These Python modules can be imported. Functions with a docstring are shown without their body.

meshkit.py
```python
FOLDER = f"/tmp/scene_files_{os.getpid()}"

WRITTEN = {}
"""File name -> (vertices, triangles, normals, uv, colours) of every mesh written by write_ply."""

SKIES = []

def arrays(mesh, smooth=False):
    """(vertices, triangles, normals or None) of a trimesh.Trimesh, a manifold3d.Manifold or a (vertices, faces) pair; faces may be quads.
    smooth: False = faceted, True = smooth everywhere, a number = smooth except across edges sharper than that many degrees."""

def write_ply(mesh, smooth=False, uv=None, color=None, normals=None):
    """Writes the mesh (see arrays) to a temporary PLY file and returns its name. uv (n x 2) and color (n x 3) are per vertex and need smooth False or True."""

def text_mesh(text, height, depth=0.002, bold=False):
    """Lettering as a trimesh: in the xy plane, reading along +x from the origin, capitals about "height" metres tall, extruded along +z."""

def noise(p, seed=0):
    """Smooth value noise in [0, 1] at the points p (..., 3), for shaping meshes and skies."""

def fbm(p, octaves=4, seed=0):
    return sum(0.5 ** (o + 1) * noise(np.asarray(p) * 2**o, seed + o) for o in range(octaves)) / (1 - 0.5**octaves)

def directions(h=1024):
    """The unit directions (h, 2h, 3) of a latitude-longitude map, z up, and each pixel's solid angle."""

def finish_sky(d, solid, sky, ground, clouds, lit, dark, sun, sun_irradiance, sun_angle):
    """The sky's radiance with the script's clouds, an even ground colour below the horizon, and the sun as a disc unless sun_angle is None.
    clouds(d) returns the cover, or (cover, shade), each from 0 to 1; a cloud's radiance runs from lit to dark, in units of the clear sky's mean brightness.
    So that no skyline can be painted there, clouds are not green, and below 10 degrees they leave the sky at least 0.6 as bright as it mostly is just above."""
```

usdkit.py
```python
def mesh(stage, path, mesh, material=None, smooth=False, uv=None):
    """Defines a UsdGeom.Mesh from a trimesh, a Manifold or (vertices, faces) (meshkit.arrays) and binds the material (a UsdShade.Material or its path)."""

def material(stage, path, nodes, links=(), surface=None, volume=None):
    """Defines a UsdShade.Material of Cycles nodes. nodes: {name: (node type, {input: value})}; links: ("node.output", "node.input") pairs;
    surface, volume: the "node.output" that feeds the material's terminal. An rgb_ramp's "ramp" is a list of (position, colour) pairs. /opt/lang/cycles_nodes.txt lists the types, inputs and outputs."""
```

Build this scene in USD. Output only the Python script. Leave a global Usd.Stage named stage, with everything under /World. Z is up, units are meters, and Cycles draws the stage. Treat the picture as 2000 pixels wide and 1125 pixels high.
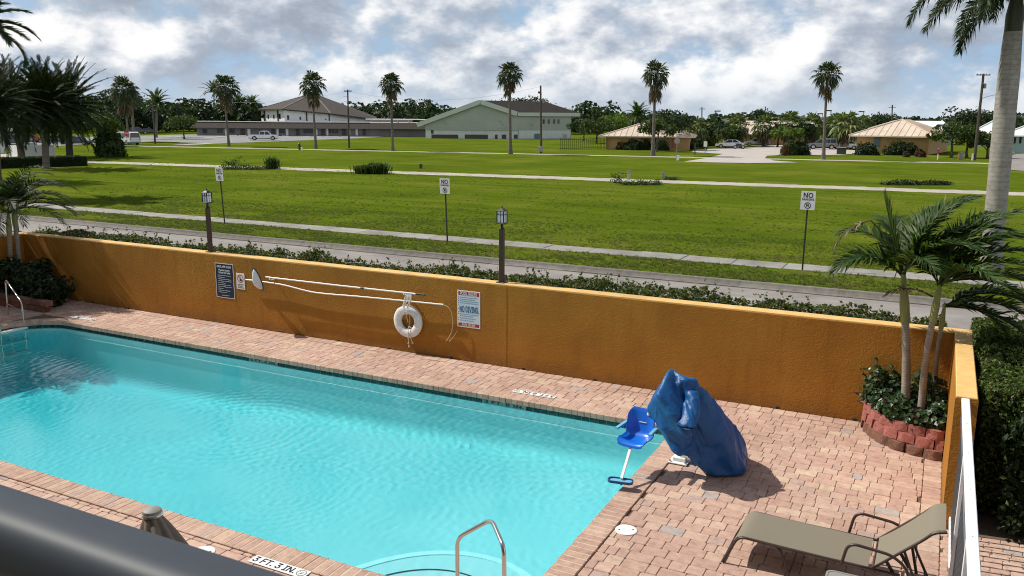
import math
import numpy as np
import trimesh
import manifold3d as m3
import usdkit, meshkit
from shapely.geometry import Polygon, Point, box as sbox, LineString
from pxr import Usd, UsdGeom, UsdLux, UsdShade, Sdf, Gf, Vt

stage = Usd.Stage.CreateInMemory()
UsdGeom.SetStageUpAxis(stage, 'Z'); UsdGeom.SetStageMetersPerUnit(stage, 1.0)
UsdGeom.Xform.Define(stage, '/World'); UsdGeom.Scope.Define(stage, '/World/Looks')
R = np.random.RandomState
PI = math.pi

# ------------------------------------------------------------------ camera
F_PX, EYE = 1650.0, np.array([0, 0, 5.0])            # focal length in photo pixels (photo is 2000 x 1125)
PITCH = math.atan((562.5 - 228) / F_PX)
_yaw = math.pi - math.atan((1000 + 2306) / (F_PX / math.cos(PITCH)))
ROLL = 0.006
_fw = np.array([math.cos(_yaw) * math.cos(PITCH), math.sin(_yaw) * math.cos(PITCH), -math.sin(PITCH)])
_rt = np.cross(_fw, [0, 0, 1]); _rt /= np.linalg.norm(_rt); _up = np.cross(_rt, _fw)
_r2 = _rt * math.cos(ROLL) + _up * math.sin(ROLL); _u2 = _up * math.cos(ROLL) - _rt * math.sin(ROLL)
CR = np.array([_r2, _u2, -_fw])
cam = UsdGeom.Camera.Define(stage, '/World/camera')
M = np.eye(4); M[:3, :3] = CR; M[3, :3] = EYE
cam.AddTransformOp().Set(Gf.Matrix4d(*M.ravel().tolist()))
cam.CreateHorizontalApertureAttr(36.0); cam.CreateVerticalApertureAttr(36.0 * 9 / 16)
cam.CreateFocalLengthAttr(36.0 * F_PX / 2000)
cam.CreateFStopAttr(18.0); cam.CreateFocusDistanceAttr(16.0)
cam.CreateClippingRangeAttr(Gf.Vec2f(0.05, 20000))
cam.CreateExposureAttr(0.0)

# ------------------------------------------------------------------ light
SUN = np.array([-0.87, -0.12, 1.0]); SUN /= np.linalg.norm(SUN)      # direction towards the sun
sun = UsdLux.DistantLight.Define(stage, '/World/sun')
zx = SUN; xx = np.cross([0, 0, 1], zx); xx /= np.linalg.norm(xx); yx = np.cross(zx, xx)
M = np.eye(4); M[0, :3], M[1, :3], M[2, :3] = xx, yx, zx
sun.AddTransformOp().Set(Gf.Matrix4d(*M.ravel().tolist()))
sun.CreateIntensityAttr(1.25); sun.CreateAngleAttr(0.5); sun.CreateColorAttr(Gf.Vec3f(1.0, 0.95, 0.86))
UsdLux.DistantLight(sun).CreateNormalizeAttr(True)

sky = UsdLux.DomeLight.Define(stage, '/World/sky')
sky.GetPrim().SetCustomDataByKey('kind', 'structure')
CLOUD = 11.8
NZ = {'scale': 9.5, 'detail': 10.0, 'roughness': 0.57, 'distortion': 0.0}
sky_mat = usdkit.material(stage, '/World/Looks/sky_look', {
    'sky': ('sky_texture', {'sky_type': 'single_scattering', 'sun_disc': False, 'sun_elevation': math.asin(SUN[2]),
                            'sun_rotation': math.atan2(SUN[0], SUN[1]), 'altitude': 10.0, 'aerosol_density': 1.2}),
    'tc': ('texture_coordinate', {}), 'sep': ('separate_xyz', {}),
    'p': ('mapping', {'scale': (1.0, 1.0, 1.75), 'location': (0.31, 0.12, 0.0)}),
    'n1': ('noise_texture', NZ),
    'cover': ('rgb_ramp', {'ramp': [(0.0, (0, 0, 0)), (0.36, (0.0, 0.0, 0.0)), (0.43, (0.65, 0.65, 0.65)), (0.49, (1, 1, 1)), (1.0, (1, 1, 1))]}),
    'thin': ('map_range', {'from_min': 0.2, 'from_max': 0.7, 'to_min': 1.0, 'to_max': 0.30, 'clamp': True}), 'cz': ('mix', {'mix_type': 'multiply', 'fac': 1.0}),
    'pm': ('mapping', {'location': (-0.016, -0.004, 0.030)}),               # a step towards the sun: what is thinner there is lit
    'n2': ('noise_texture', NZ),
    'df': ('math', {'math_type': 'subtract'}), 'dk': ('math', {'math_type': 'multiply_add', 'value2': 2.7, 'value3': 0.52}),
    'pb': ('mapping', {'location': (2.7, 5.1, 0.4)}), 'nb': ('noise_texture', {'scale': 6.0, 'detail': 4.0, 'roughness': 0.5}), 'nbs': ('math', {'math_type': 'multiply_add', 'value2': 1.5, 'value3': -0.75}), 'sum': ('math', {'math_type': 'add'}),
    'tone': ('rgb_ramp', {'ramp': [(0.0, (0.38, 0.43, 0.52)), (0.22, (0.46, 0.52, 0.61)), (0.42, (0.62, 0.67, 0.75)), (0.58, (0.80, 0.83, 0.88)), (0.76, (1.0, 1.0, 1.01)), (1.0, (1.10, 1.09, 1.08))]}),
    'lit': ('mix', {'mix_type': 'multiply', 'fac': 1.0, 'color2': (CLOUD, CLOUD, CLOUD)}),
    'low': ('map_range', {'from_min': 0.0, 'from_max': 0.055, 'to_min': 0.75, 'to_max': 0.0, 'clamp': True}), 'hm': ('mix', {'color2': (0.60 * CLOUD, 0.69 * CLOUD, 0.78 * CLOUD)}),
    'near': ('map_range', {'from_min': 0.05, 'from_max': 0.40, 'to_min': 0.80, 'to_max': 0.0, 'clamp': True}), 'blue': ('mix', {'color2': (0.40 * CLOUD, 0.60 * CLOUD, 0.86 * CLOUD)}),
    'mixc': ('mix', {'mix_type': 'mix'}), 'bg': ('background_shader', {'strength': 0.082}),
}, [('tc.generated', 'sep.vector'), ('tc.generated', 'p.vector'), ('p.vector', 'n1.vector'), ('n1.fac', 'cover.fac'), ('sep.z', 'thin.value'), ('cover.color', 'cz.color1'), ('thin.result', 'cz.color2'),
    ('p.vector', 'pm.vector'), ('pm.vector', 'n2.vector'), ('n1.fac', 'df.value1'), ('n2.fac', 'df.value2'), ('df.value', 'dk.value1'), ('p.vector', 'pb.vector'), ('pb.vector', 'nb.vector'), ('nb.fac', 'nbs.value1'), ('dk.value', 'sum.value1'), ('nbs.value', 'sum.value2'), ('sum.value', 'tone.fac'),
    ('tone.color', 'lit.color1'), ('sep.z', 'low.value'), ('low.result', 'hm.fac'), ('sep.z', 'near.value'), ('near.result', 'blue.fac'), ('sky.color', 'blue.color1'), ('blue.color', 'mixc.color1'), ('lit.color', 'mixc.color2'), ('cz.color', 'mixc.fac'), ('mixc.color', 'hm.color1'), ('hm.color', 'bg.color')], surface='bg.background')
UsdShade.MaterialBindingAPI.Apply(sky.GetPrim()).Bind(sky_mat)

# ------------------------------------------------------------------ helpers: where a photo pixel lies in the world
def ray(x, y):
    return CR.T @ np.array([(x - 1000) / F_PX, -(y - 562.5) / F_PX, -1.0])
def G(x, y, z=0.0):
    d = ray(x, y); return EYE + (z - EYE[2]) / d[2] * d
def PY(x, y, Y):
    d = ray(x, y); return EYE + (Y - EYE[1]) / d[1] * d
def PX(x, y, X):
    d = ray(x, y); return EYE + (X - EYE[0]) / d[0] * d
def DP(x, y, D):
    d = ray(x, y); return EYE + D / math.hypot(d[0], d[1]) * d
def VP(x, y, P, Q):                                   # on the vertical plane through ground points P and Q
    P, Q = np.asarray(P, float), np.asarray(Q, float); n = np.array([-(Q - P)[1], (Q - P)[0], 0.0])
    d = ray(x, y); return EYE + ((P - EYE) @ n) / (d @ n) * d
def dist(p): return math.hypot(p[0], p[1])
def up_at(x, y, base):                                 # point above pixel (x,y) at the distance of base
    return DP(x, y, dist(base))

# ------------------------------------------------------------------ helpers: objects
LOC, _used = {}, {}
def _path(parent, name):
    base = f'{parent}/{name}'; n = _used.get(base, -1) + 1; _used[base] = n
    return base if n == 0 else f'{base}_{n:03d}'
def tag(p, label=None, cat=None, group=None, kind=None):
    for k, v in (('label', label), ('category', cat), ('group', group), ('kind', kind)):
        if v: p.SetCustomDataByKey(k, v)
    return p
def thing(name, label=None, cat=None, loc=(0, 0, 0), rz=0.0, group=None, kind=None, scale=1.0):
    x = UsdGeom.Xform.Define(stage, _path('/World', name))
    x.AddTranslateOp().Set(Gf.Vec3d(*map(float, loc))); x.AddRotateZOp().Set(math.degrees(rz)); x.AddScaleOp().Set(Gf.Vec3f(scale, scale, scale))
    p = x.GetPrim(); LOC[str(p.GetPath())] = np.array(loc, float)
    return tag(p, label, cat, group, kind)
def dup(root, loc, rz=0.0, label=None, group=None, scale=1.0):
    import re
    name = re.sub(r'_\d{3}$', '', root.GetName())
    p = thing(name, label, root.GetCustomDataByKey('category'), loc, rz, group or root.GetCustomDataByKey('group'), None, scale)
    p.GetReferences().AddInternalReference(root.GetPath()); p.SetInstanceable(True)
    return p
def obj(name, mesh, mat, parent=None, smooth=False, w=False, label=None, cat=None, group=None, kind=None, pv=None):
    """One mesh prim. w: the mesh is given in world coordinates and the parent thing's place is taken off."""
    pp = '/World' if parent is None else str(parent.GetPath())
    if isinstance(mesh, MB): mesh = mesh.get()
    v, f = (np.asarray(mesh.vertices), np.asarray(mesh.faces)) if isinstance(mesh, trimesh.Trimesh) else mesh
    if w and parent is not None:
        top = '/'.join(pp.split('/')[:3]); v = np.asarray(v) - LOC[top]
    path = _path(pp, name)
    if mat is not None and mat.GetPath().name in TONED and not smooth:
        pv = dict(pv or {}, tone=tones(len(v), f, path))
    m = usdkit.mesh(stage, path, (v, f), mat, smooth=smooth)
    if pv:
        for k, a in pv.items():
            UsdGeom.PrimvarsAPI(m).CreatePrimvar(k, Sdf.ValueTypeNames.FloatArray, 'vertex').Set(Vt.FloatArray.FromNumpy(np.asarray(a, np.float32)))
    return tag(m.GetPrim(), label, cat, group, kind)

TONED = set()
def tones(n, f, seed):
    """one random number for each separate piece of a mesh, on its vertices"""
    import zlib
    from scipy.sparse import coo_matrix
    from scipy.sparse.csgraph import connected_components
    f = np.asarray(f); k, lab = connected_components(coo_matrix((np.ones(2 * len(f), np.int8), (np.r_[f[:, 0], f[:, 1]], np.r_[f[:, 1], f[:, 2]])), shape=(n, n)), directed=False)
    return np.random.RandomState(zlib.crc32(seed.encode()) & 0x7fffffff).rand(k)[lab].astype(np.float32)

def solid(P):
    return m3.Manifold.hull_points(np.ascontiguousarray(P, dtype=np.float64))
def refined(man, size):
    m = man.refine_to_length(size).to_mesh(); t = trimesh.Trimesh(np.asarray(m.vert_properties)[:, :3], np.asarray(m.tri_verts), process=False); t.merge_vertices(); return t

class MB:
    """Collects simple shapes into one mesh."""
    def __init__(s): s.v, s.f, s.n = [], [], 0
    def add(s, v, f):
        v, f = np.asarray(v, float), np.asarray(f, int)
        if f.shape[1] == 4: f = np.vstack([f[:, [0, 1, 2]], f[:, [0, 2, 3]]])
        s.v.append(v); s.f.append(f + s.n); s.n += len(v); return s
    def tm(s, t): return s.add(t.vertices, t.faces)
    def box(s, lo, hi, bev=0.0):
        lo, hi = np.minimum(lo, hi), np.maximum(lo, hi)
        if bev <= 0:
            t = trimesh.creation.box(hi - lo); return s.add(t.vertices + (lo + hi) / 2, t.faces)
        h = (hi - lo) / 2; P = []
        for sx in (-1, 1):
            for sy in (-1, 1):
                for sz in (-1, 1):
                    for k in range(3):
                        q = h - bev; q[k] = h[k]; P.append(np.array([sx, sy, sz]) * q)
        t = trimesh.convex.convex_hull(np.array(P)); return s.add(t.vertices + (lo + hi) / 2, t.faces)
    def obox(s, a, b, wdt, hgt, up=(0, 0, 1)):
        """box along a-b of given width and height (centred)"""
        a, b = np.asarray(a, float), np.asarray(b, float); d = b - a; L = np.linalg.norm(d); d /= L
        sd = np.cross(d, up); sd /= np.linalg.norm(sd); u = np.cross(sd, d)
        V = [p + sd * wdt / 2 * i + u * hgt / 2 * j for p in (a, b) for i, j in ((-1, -1), (1, -1), (1, 1), (-1, 1))]
        return s.add(V, [[0, 1, 2, 3], [7, 6, 5, 4], [0, 4, 5, 1], [1, 5, 6, 2], [2, 6, 7, 3], [3, 7, 4, 0]])
    def tube(s, pts, r, sides=8, caps=True):
        p = np.asarray(pts, float); r = np.broadcast_to(np.asarray(r, float), (len(p),))
        t = np.gradient(p, axis=0); t /= np.linalg.norm(t, axis=1, keepdims=True) + 1e-12
        a = np.cross(t, [0.05, 0.02, 1.0]) if np.abs(t[:, 2]).max() < 0.9 else np.cross(t, [1.0, 0.03, 0.02]) if np.abs(t[:, 0]).max() < 0.93 else np.cross(t, [0.05, 1.0, 0.02])
        a /= np.linalg.norm(a, axis=1, keepdims=True) + 1e-12; b = np.cross(t, a)
        an = np.arange(sides) * 2 * PI / sides
        v = p[:, None] + r[:, None, None] * (np.cos(an)[None, :, None] * a[:, None] + np.sin(an)[None, :, None] * b[:, None])
        i, j = np.meshgrid(np.arange(len(p) - 1), np.arange(sides), indexing='ij')
        q = np.stack([i * sides + j, i * sides + (j + 1) % sides, (i + 1) * sides + (j + 1) % sides, (i + 1) * sides + j], -1).reshape(-1, 4)
        v = v.reshape(-1, 3); f = [q[:, [0, 1, 2]], q[:, [0, 2, 3]]]
        if caps:
            n = len(p) * sides
            f.append(np.array([[n, (k + 1) % sides, k] for k in range(sides)])); f.append(np.array([[n + 1, n - sides + k, n - sides + (k + 1) % sides] for k in range(sides)]))
            v = np.vstack([v, p[:1], p[-1:]])
        return s.add(v, np.vstack(f))
    def lathe(s, prof, c=(0, 0, 0), sides=20):
        """prof: (radius, z) pairs"""
        prof = np.asarray(prof, float); an = np.arange(sides) * 2 * PI / sides
        v = np.stack([prof[:, 0:1] * np.cos(an), prof[:, 0:1] * np.sin(an), np.repeat(prof[:, 1:2], sides, 1)], -1).reshape(-1, 3) + np.asarray(c)
        i, j = np.meshgrid(np.arange(len(prof) - 1), np.arange(sides), indexing='ij')
        q = np.stack([i * sides + j, i * sides + (j + 1) % sides, (i + 1) * sides + (j + 1) % sides, (i + 1) * sides + j], -1).reshape(-1, 4)
        return s.add(v, q)
    def prism(s, poly, z0, z1):
        poly = poly if isinstance(poly, Polygon) else Polygon(poly)
        t = trimesh.creation.extrude_polygon(poly.buffer(0), z1 - z0, engine='earcut'); return s.add(t.vertices + [0, 0, z0], t.faces)
    def hull(s, P):
        t = trimesh.convex.convex_hull(np.asarray(P, float)); return s.add(t.vertices, t.faces)
    def get(s): return np.vstack(s.v), np.vstack(s.f)

def spline(P, n=24):
    P = np.asarray(P, float); k = np.r_[0, np.cumsum(np.linalg.norm(np.diff(P, axis=0), axis=1))]
    from scipy.interpolate import PchipInterpolator
    return PchipInterpolator(k, P, axis=0)(np.linspace(0, k[-1], n))
def rounded(P, r=0.08, n=6):
    """polyline with its inner corners rounded"""
    P = [np.asarray(p, float) for p in P]; out = [P[0]]
    for a, b, c in zip(P[:-2], P[1:-1], P[2:]):
        u, v = a - b, c - b; lu, lv = np.linalg.norm(u), np.linalg.norm(v); rr = min(r, lu * 0.45, lv * 0.45); p0, p1 = b + u / lu * rr, b + v / lv * rr
        for t in np.linspace(0, 1, n): out.append((1 - t) ** 2 * p0 + 2 * t * (1 - t) * b + t * t * p1)
    out.append(P[-1]); return np.array(out)
def sheet(poly, z, sub=None):
    """flat sheet of a shapely polygon facing up"""
    v, f = trimesh.creation.triangulate_polygon(poly, engine='earcut')
    v = np.c_[v, np.full(len(v), z)]
    n = np.cross(v[f[:, 1]] - v[f[:, 0]], v[f[:, 2]] - v[f[:, 0]])[:, 2]; f = np.array(f); f[n < 0] = f[n < 0][:, ::-1]
    return v, f

# ------------------------------------------------------------------ materials
def lin(r, g, b): return tuple(((c / 255 + 0.055) / 1.055) ** 2.4 if c / 255 > 0.04045 else c / 255 / 12.92 for c in (r, g, b))
def mat(name, c1, c2=None, scale=3.0, rough=0.6, bump=0.0, bscale=40.0, bdist=0.01, spec=0.4, var=0.0, metallic=0.0, detail=4.0, c3=None, coat=0.0, stretch=None, s3=0.35):
    """principled with noise colour between c1 and c2, broad patches of c3, per-piece variation var and a noise bump"""
    c2 = c2 or c1
    N = {'geo': ('geometry', {}), 'n': ('noise_texture', {'scale': scale, 'detail': detail, 'roughness': 0.6}),
         'r': ('rgb_ramp', {'ramp': [(0.30, c1), (0.70, c2)]}), 'p': ('principled_bsdf', {'roughness': rough, 'specular_ior_level': spec, 'metallic': metallic, 'coat_weight': coat})}
    L = [('n.fac', 'r.fac')]; src = 'geo.position'
    if stretch:
        N['mp'] = ('mapping', {'scale': stretch}); L.append((src, 'mp.vector')); src = 'mp.vector'
    L.append((src, 'n.vector')); col = 'r.color'
    if c3:
        N['n3'] = ('noise_texture', {'scale': s3, 'detail': 5.0, 'roughness': 0.6}); N['r3'] = ('rgb_ramp', {'ramp': [(0.45, (0, 0, 0)), (0.65, (1, 1, 1))]}); N['m3'] = ('mix', {'color2': c3})
        L += [('geo.position', 'n3.vector'), ('n3.fac', 'r3.fac'), ('r3.color', 'm3.fac'), (col, 'm3.color1')]; col = 'm3.color'
    if var:
        N['oi'] = ('object_info', {})
        N['mr'] = ('map_range', {'to_min': 1 - var, 'to_max': 1 + var}); N['hs'] = ('hsv', {})
        L += [('oi.random', 'mr.value'), ('mr.result', 'hs.value'), (col, 'hs.color')]; col = 'hs.color'
    L.append((col, 'p.base_color'))
    if bump:
        N['bn'] = ('noise_texture', {'scale': bscale, 'detail': 5.0, 'roughness': 0.6}); N['b'] = ('bump', {'strength': bump, 'distance': bdist})
        L += [(src, 'bn.vector'), ('bn.fac', 'b.height'), ('b.normal', 'p.normal')]
    return usdkit.material(stage, f'/World/Looks/{name}', N, L, surface='p.BSDF')
def leafmat(name, stops, trans=0.35, rough=0.5, spec=0.35):
    TONED.add(name)
    N = {'geo': ('attribute', {'attribute': 'tone'}), 'r': ('rgb_ramp', {'ramp': stops}), 'p': ('principled_bsdf', {'roughness': rough, 'specular_ior_level': spec}),
         't': ('translucent_bsdf', {}), 'g': ('mix', {'mix_type': 'multiply', 'fac': 1.0, 'color2': (1.2, 1.35, 0.6)}), 'm': ('mix_closure', {'fac': trans})}
    return usdkit.material(stage, f'/World/Looks/{name}', N, [('geo.fac', 'r.fac'), ('r.color', 'p.base_color'), ('r.color', 'g.color1'), ('g.color', 't.color'), ('p.BSDF', 'm.closure1'), ('t.BSDF', 'm.closure2')], surface='m.closure')
def plain(name, c, rough=0.5, metallic=0.0, spec=0.5, coat=0.0): return usdkit.material(stage, f'/World/Looks/{name}', {'p': ('principled_bsdf', {'base_color': c, 'roughness': rough, 'metallic': metallic, 'specular_ior_level': spec, 'coat_weight': coat})}, [], surface='p.BSDF')

M_ = {}
def stucco():
    N = {'geo': ('geometry', {}), 'n': ('noise_texture', {'scale': 0.7, 'detail': 6.0, 'roughness': 0.6}), 'r': ('rgb_ramp', {'ramp': [(0.3, (0.315, 0.132, 0.018)), (0.5, (0.37, 0.160, 0.022)), (0.72, (0.43, 0.195, 0.030))]}),
         'mp': ('mapping', {'scale': (3.0, 3.0, 0.35)}), 'st': ('noise_texture', {'scale': 1.6, 'detail': 5.0, 'roughness': 0.7}), 'sr': ('rgb_ramp', {'ramp': [(0.32, (0.74, 0.72, 0.70)), (0.48, (0.95, 0.95, 0.95)), (0.62, (1, 1, 1)), (0.75, (1.10, 1.10, 1.12))]}), 'ms': ('mix', {'mix_type': 'multiply', 'fac': 0.5}),
         'sz': ('separate_xyz', {}), 'zn': ('noise_texture', {'scale': 2.6, 'detail': 6.0, 'roughness': 0.65}), 'zs': ('math', {'math_type': 'multiply_add', 'value2': -0.55}), 'zr': ('map_range', {'from_min': -0.28, 'from_max': 0.02, 'to_min': 0.55, 'to_max': 0.0, 'clamp': True}), 'md': ('mix', {'color2': (0.16, 0.085, 0.030)}),
         'b1': ('noise_texture', {'scale': 21.0, 'detail': 5.0, 'roughness': 0.62, 'distortion': 0.6}), 'b2': ('voronoi_texture', {'scale': 48.0, 'feature': 'smooth_f1'}),
         'ba': ('math', {'math_type': 'multiply_add', 'value2': 0.35}), 'b': ('bump', {'strength': 0.8, 'distance': 0.013}), 'p': ('principled_bsdf', {'roughness': 0.82, 'specular_ior_level': 0.25})}
    return usdkit.material(stage, '/World/Looks/orange_stucco', N, [('geo.position', 'n.vector'), ('n.fac', 'r.fac'), ('geo.position', 'mp.vector'), ('mp.vector', 'st.vector'), ('st.fac', 'sr.fac'), ('r.color', 'ms.color1'), ('sr.color', 'ms.color2'), ('geo.position', 'sz.vector'), ('geo.position', 'zn.vector'), ('zn.fac', 'zs.value1'), ('sz.z', 'zs.value3'), ('zs.value', 'zr.value'), ('zr.result', 'md.fac'), ('ms.color', 'md.color1'), ('md.color', 'p.base_color'),
        ('geo.position', 'b1.vector'), ('geo.position', 'b2.vector'), ('b2.distance', 'ba.value1'), ('b1.fac', 'ba.value3'), ('ba.value', 'b.height'), ('b.normal', 'p.normal')], surface='p.BSDF')
M_['stucco'] = stucco()
M_['cap'] = mat('wall_cap_paint', (0.66, 0.40, 0.13), (0.76, 0.50, 0.20), scale=6, rough=0.8, bump=0.4, bscale=30, c3=(0.56, 0.36, 0.14), s3=1.4)  # same wall paint, made paler to carry the sun glare on top
def paver_mat(name, stops, sat=1.0):
    TONED.add(name)
    N = {'geo': ('geometry', {}), 'oi': ('attribute', {'attribute': 'tone'}), 'r': ('rgb_ramp', {'ramp': stops, 'interpolate': False}),
         'n': ('noise_texture', {'scale': 9.0, 'detail': 6.0, 'roughness': 0.7}), 'nr': ('rgb_ramp', {'ramp': [(0.28, (0.66, 0.66, 0.66)), (0.48, (0.98, 0.98, 0.98)), (0.72, (1.20, 1.19, 1.17))]}), 'm': ('mix', {'mix_type': 'multiply', 'fac': 1.0}),
         'n2': ('noise_texture', {'scale': 0.55, 'detail': 4.0}), 'nr2': ('rgb_ramp', {'ramp': [(0.3, (0.86, 0.85, 0.84)), (0.65, (1.05, 1.05, 1.05))]}), 'm2': ('mix', {'mix_type': 'multiply', 'fac': 1.0}),
         'bn': ('noise_texture', {'scale': 90.0, 'detail': 4.0}), 'b': ('bump', {'strength': 0.35, 'distance': 0.004}), 'p': ('principled_bsdf', {'roughness': 0.8, 'specular_ior_level': 0.25})}
    return usdkit.material(stage, f'/World/Looks/{name}', N, [('oi.fac', 'r.fac'), ('geo.position', 'n.vector'), ('n.fac', 'nr.fac'), ('r.color', 'm.color1'), ('nr.color', 'm.color2'),
        ('geo.position', 'n2.vector'), ('n2.fac', 'nr2.fac'), ('m.color', 'm2.color1'), ('nr2.color', 'm2.color2'), ('m2.color', 'p.base_color'), ('geo.position', 'bn.vector'), ('bn.fac', 'b.height'), ('b.normal', 'p.normal')], surface='p.BSDF')
PV = [(0.0, (0.45, 0.30, 0.225)), (0.12, (0.43, 0.28, 0.21)), (0.26, (0.48, 0.33, 0.245)), (0.40, (0.445, 0.29, 0.22)), (0.54, (0.49, 0.34, 0.255)), (0.66, (0.425, 0.275, 0.21)), (0.76, (0.465, 0.31, 0.235)), (0.86, (0.50, 0.36, 0.265)), (0.925, (0.41, 0.295, 0.24)), (0.96, (0.37, 0.315, 0.275)), (0.98, (0.51, 0.39, 0.27))]
PV = [(p, (c[0] * 1.09, c[1] * 1.10, c[2] * 1.15)) for p, c in PV]
M_['paver'] = paver_mat('tan_paver', PV)
M_['coping'] = paver_mat('coping_brick', [(0.0, (0.48, 0.325, 0.24)), (0.25, (0.44, 0.285, 0.215)), (0.5, (0.51, 0.35, 0.265)), (0.75, (0.46, 0.30, 0.235)), (0.93, (0.40, 0.30, 0.25))])
M_['sand'] = mat('joint_sand', (0.10, 0.07, 0.05), (0.16, 0.115, 0.08), scale=20, rough=0.95)
M_['block'] = mat('red_retaining_block', (0.25, 0.082, 0.066), (0.38, 0.14, 0.115), scale=10, rough=0.85, bump=0.7, bscale=25, bdist=0.02, var=0.18)
M_['block_low'] = mat('weathered_block', (0.14, 0.075, 0.05), (0.26, 0.12, 0.085), scale=9, rough=0.9, bump=0.8, bscale=25, bdist=0.02, var=0.2)  # weathered bottom course; on the left bed the dark tone imitates shade
M_['plaster'] = mat('pool_plaster', (0.58, 0.74, 0.755), (0.66, 0.80, 0.81), scale=0.8, rough=0.7, c3=(0.72, 0.83, 0.84))
M_['tile'] = mat('waterline_tile', (0.018, 0.040, 0.040), (0.028, 0.060, 0.058), scale=5, rough=0.2, var=0.25)
M_['grout'] = plain('tile_grout', (0.26, 0.28, 0.26), 0.85); M_['mortar'] = mat('pale_mortar', (0.50, 0.38, 0.30), (0.62, 0.50, 0.42), scale=12, rough=0.95)
M_['nosing'] = plain('white_nosing', (0.85, 0.95, 0.95), 0.6)
def water():
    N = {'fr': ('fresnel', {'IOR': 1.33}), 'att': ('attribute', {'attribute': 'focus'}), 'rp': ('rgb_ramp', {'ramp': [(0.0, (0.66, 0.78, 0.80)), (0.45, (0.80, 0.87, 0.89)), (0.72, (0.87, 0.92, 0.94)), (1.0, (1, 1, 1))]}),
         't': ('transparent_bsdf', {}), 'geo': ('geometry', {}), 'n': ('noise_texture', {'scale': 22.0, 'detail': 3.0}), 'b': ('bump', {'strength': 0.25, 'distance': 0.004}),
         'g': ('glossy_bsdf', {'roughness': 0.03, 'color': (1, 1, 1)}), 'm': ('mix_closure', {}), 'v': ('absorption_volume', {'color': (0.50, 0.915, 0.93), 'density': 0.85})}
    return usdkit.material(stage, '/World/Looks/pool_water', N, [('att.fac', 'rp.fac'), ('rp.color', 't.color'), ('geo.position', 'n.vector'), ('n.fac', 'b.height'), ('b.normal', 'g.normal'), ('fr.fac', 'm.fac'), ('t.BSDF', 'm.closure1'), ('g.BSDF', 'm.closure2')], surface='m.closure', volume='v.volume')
M_['water'] = water()
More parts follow.
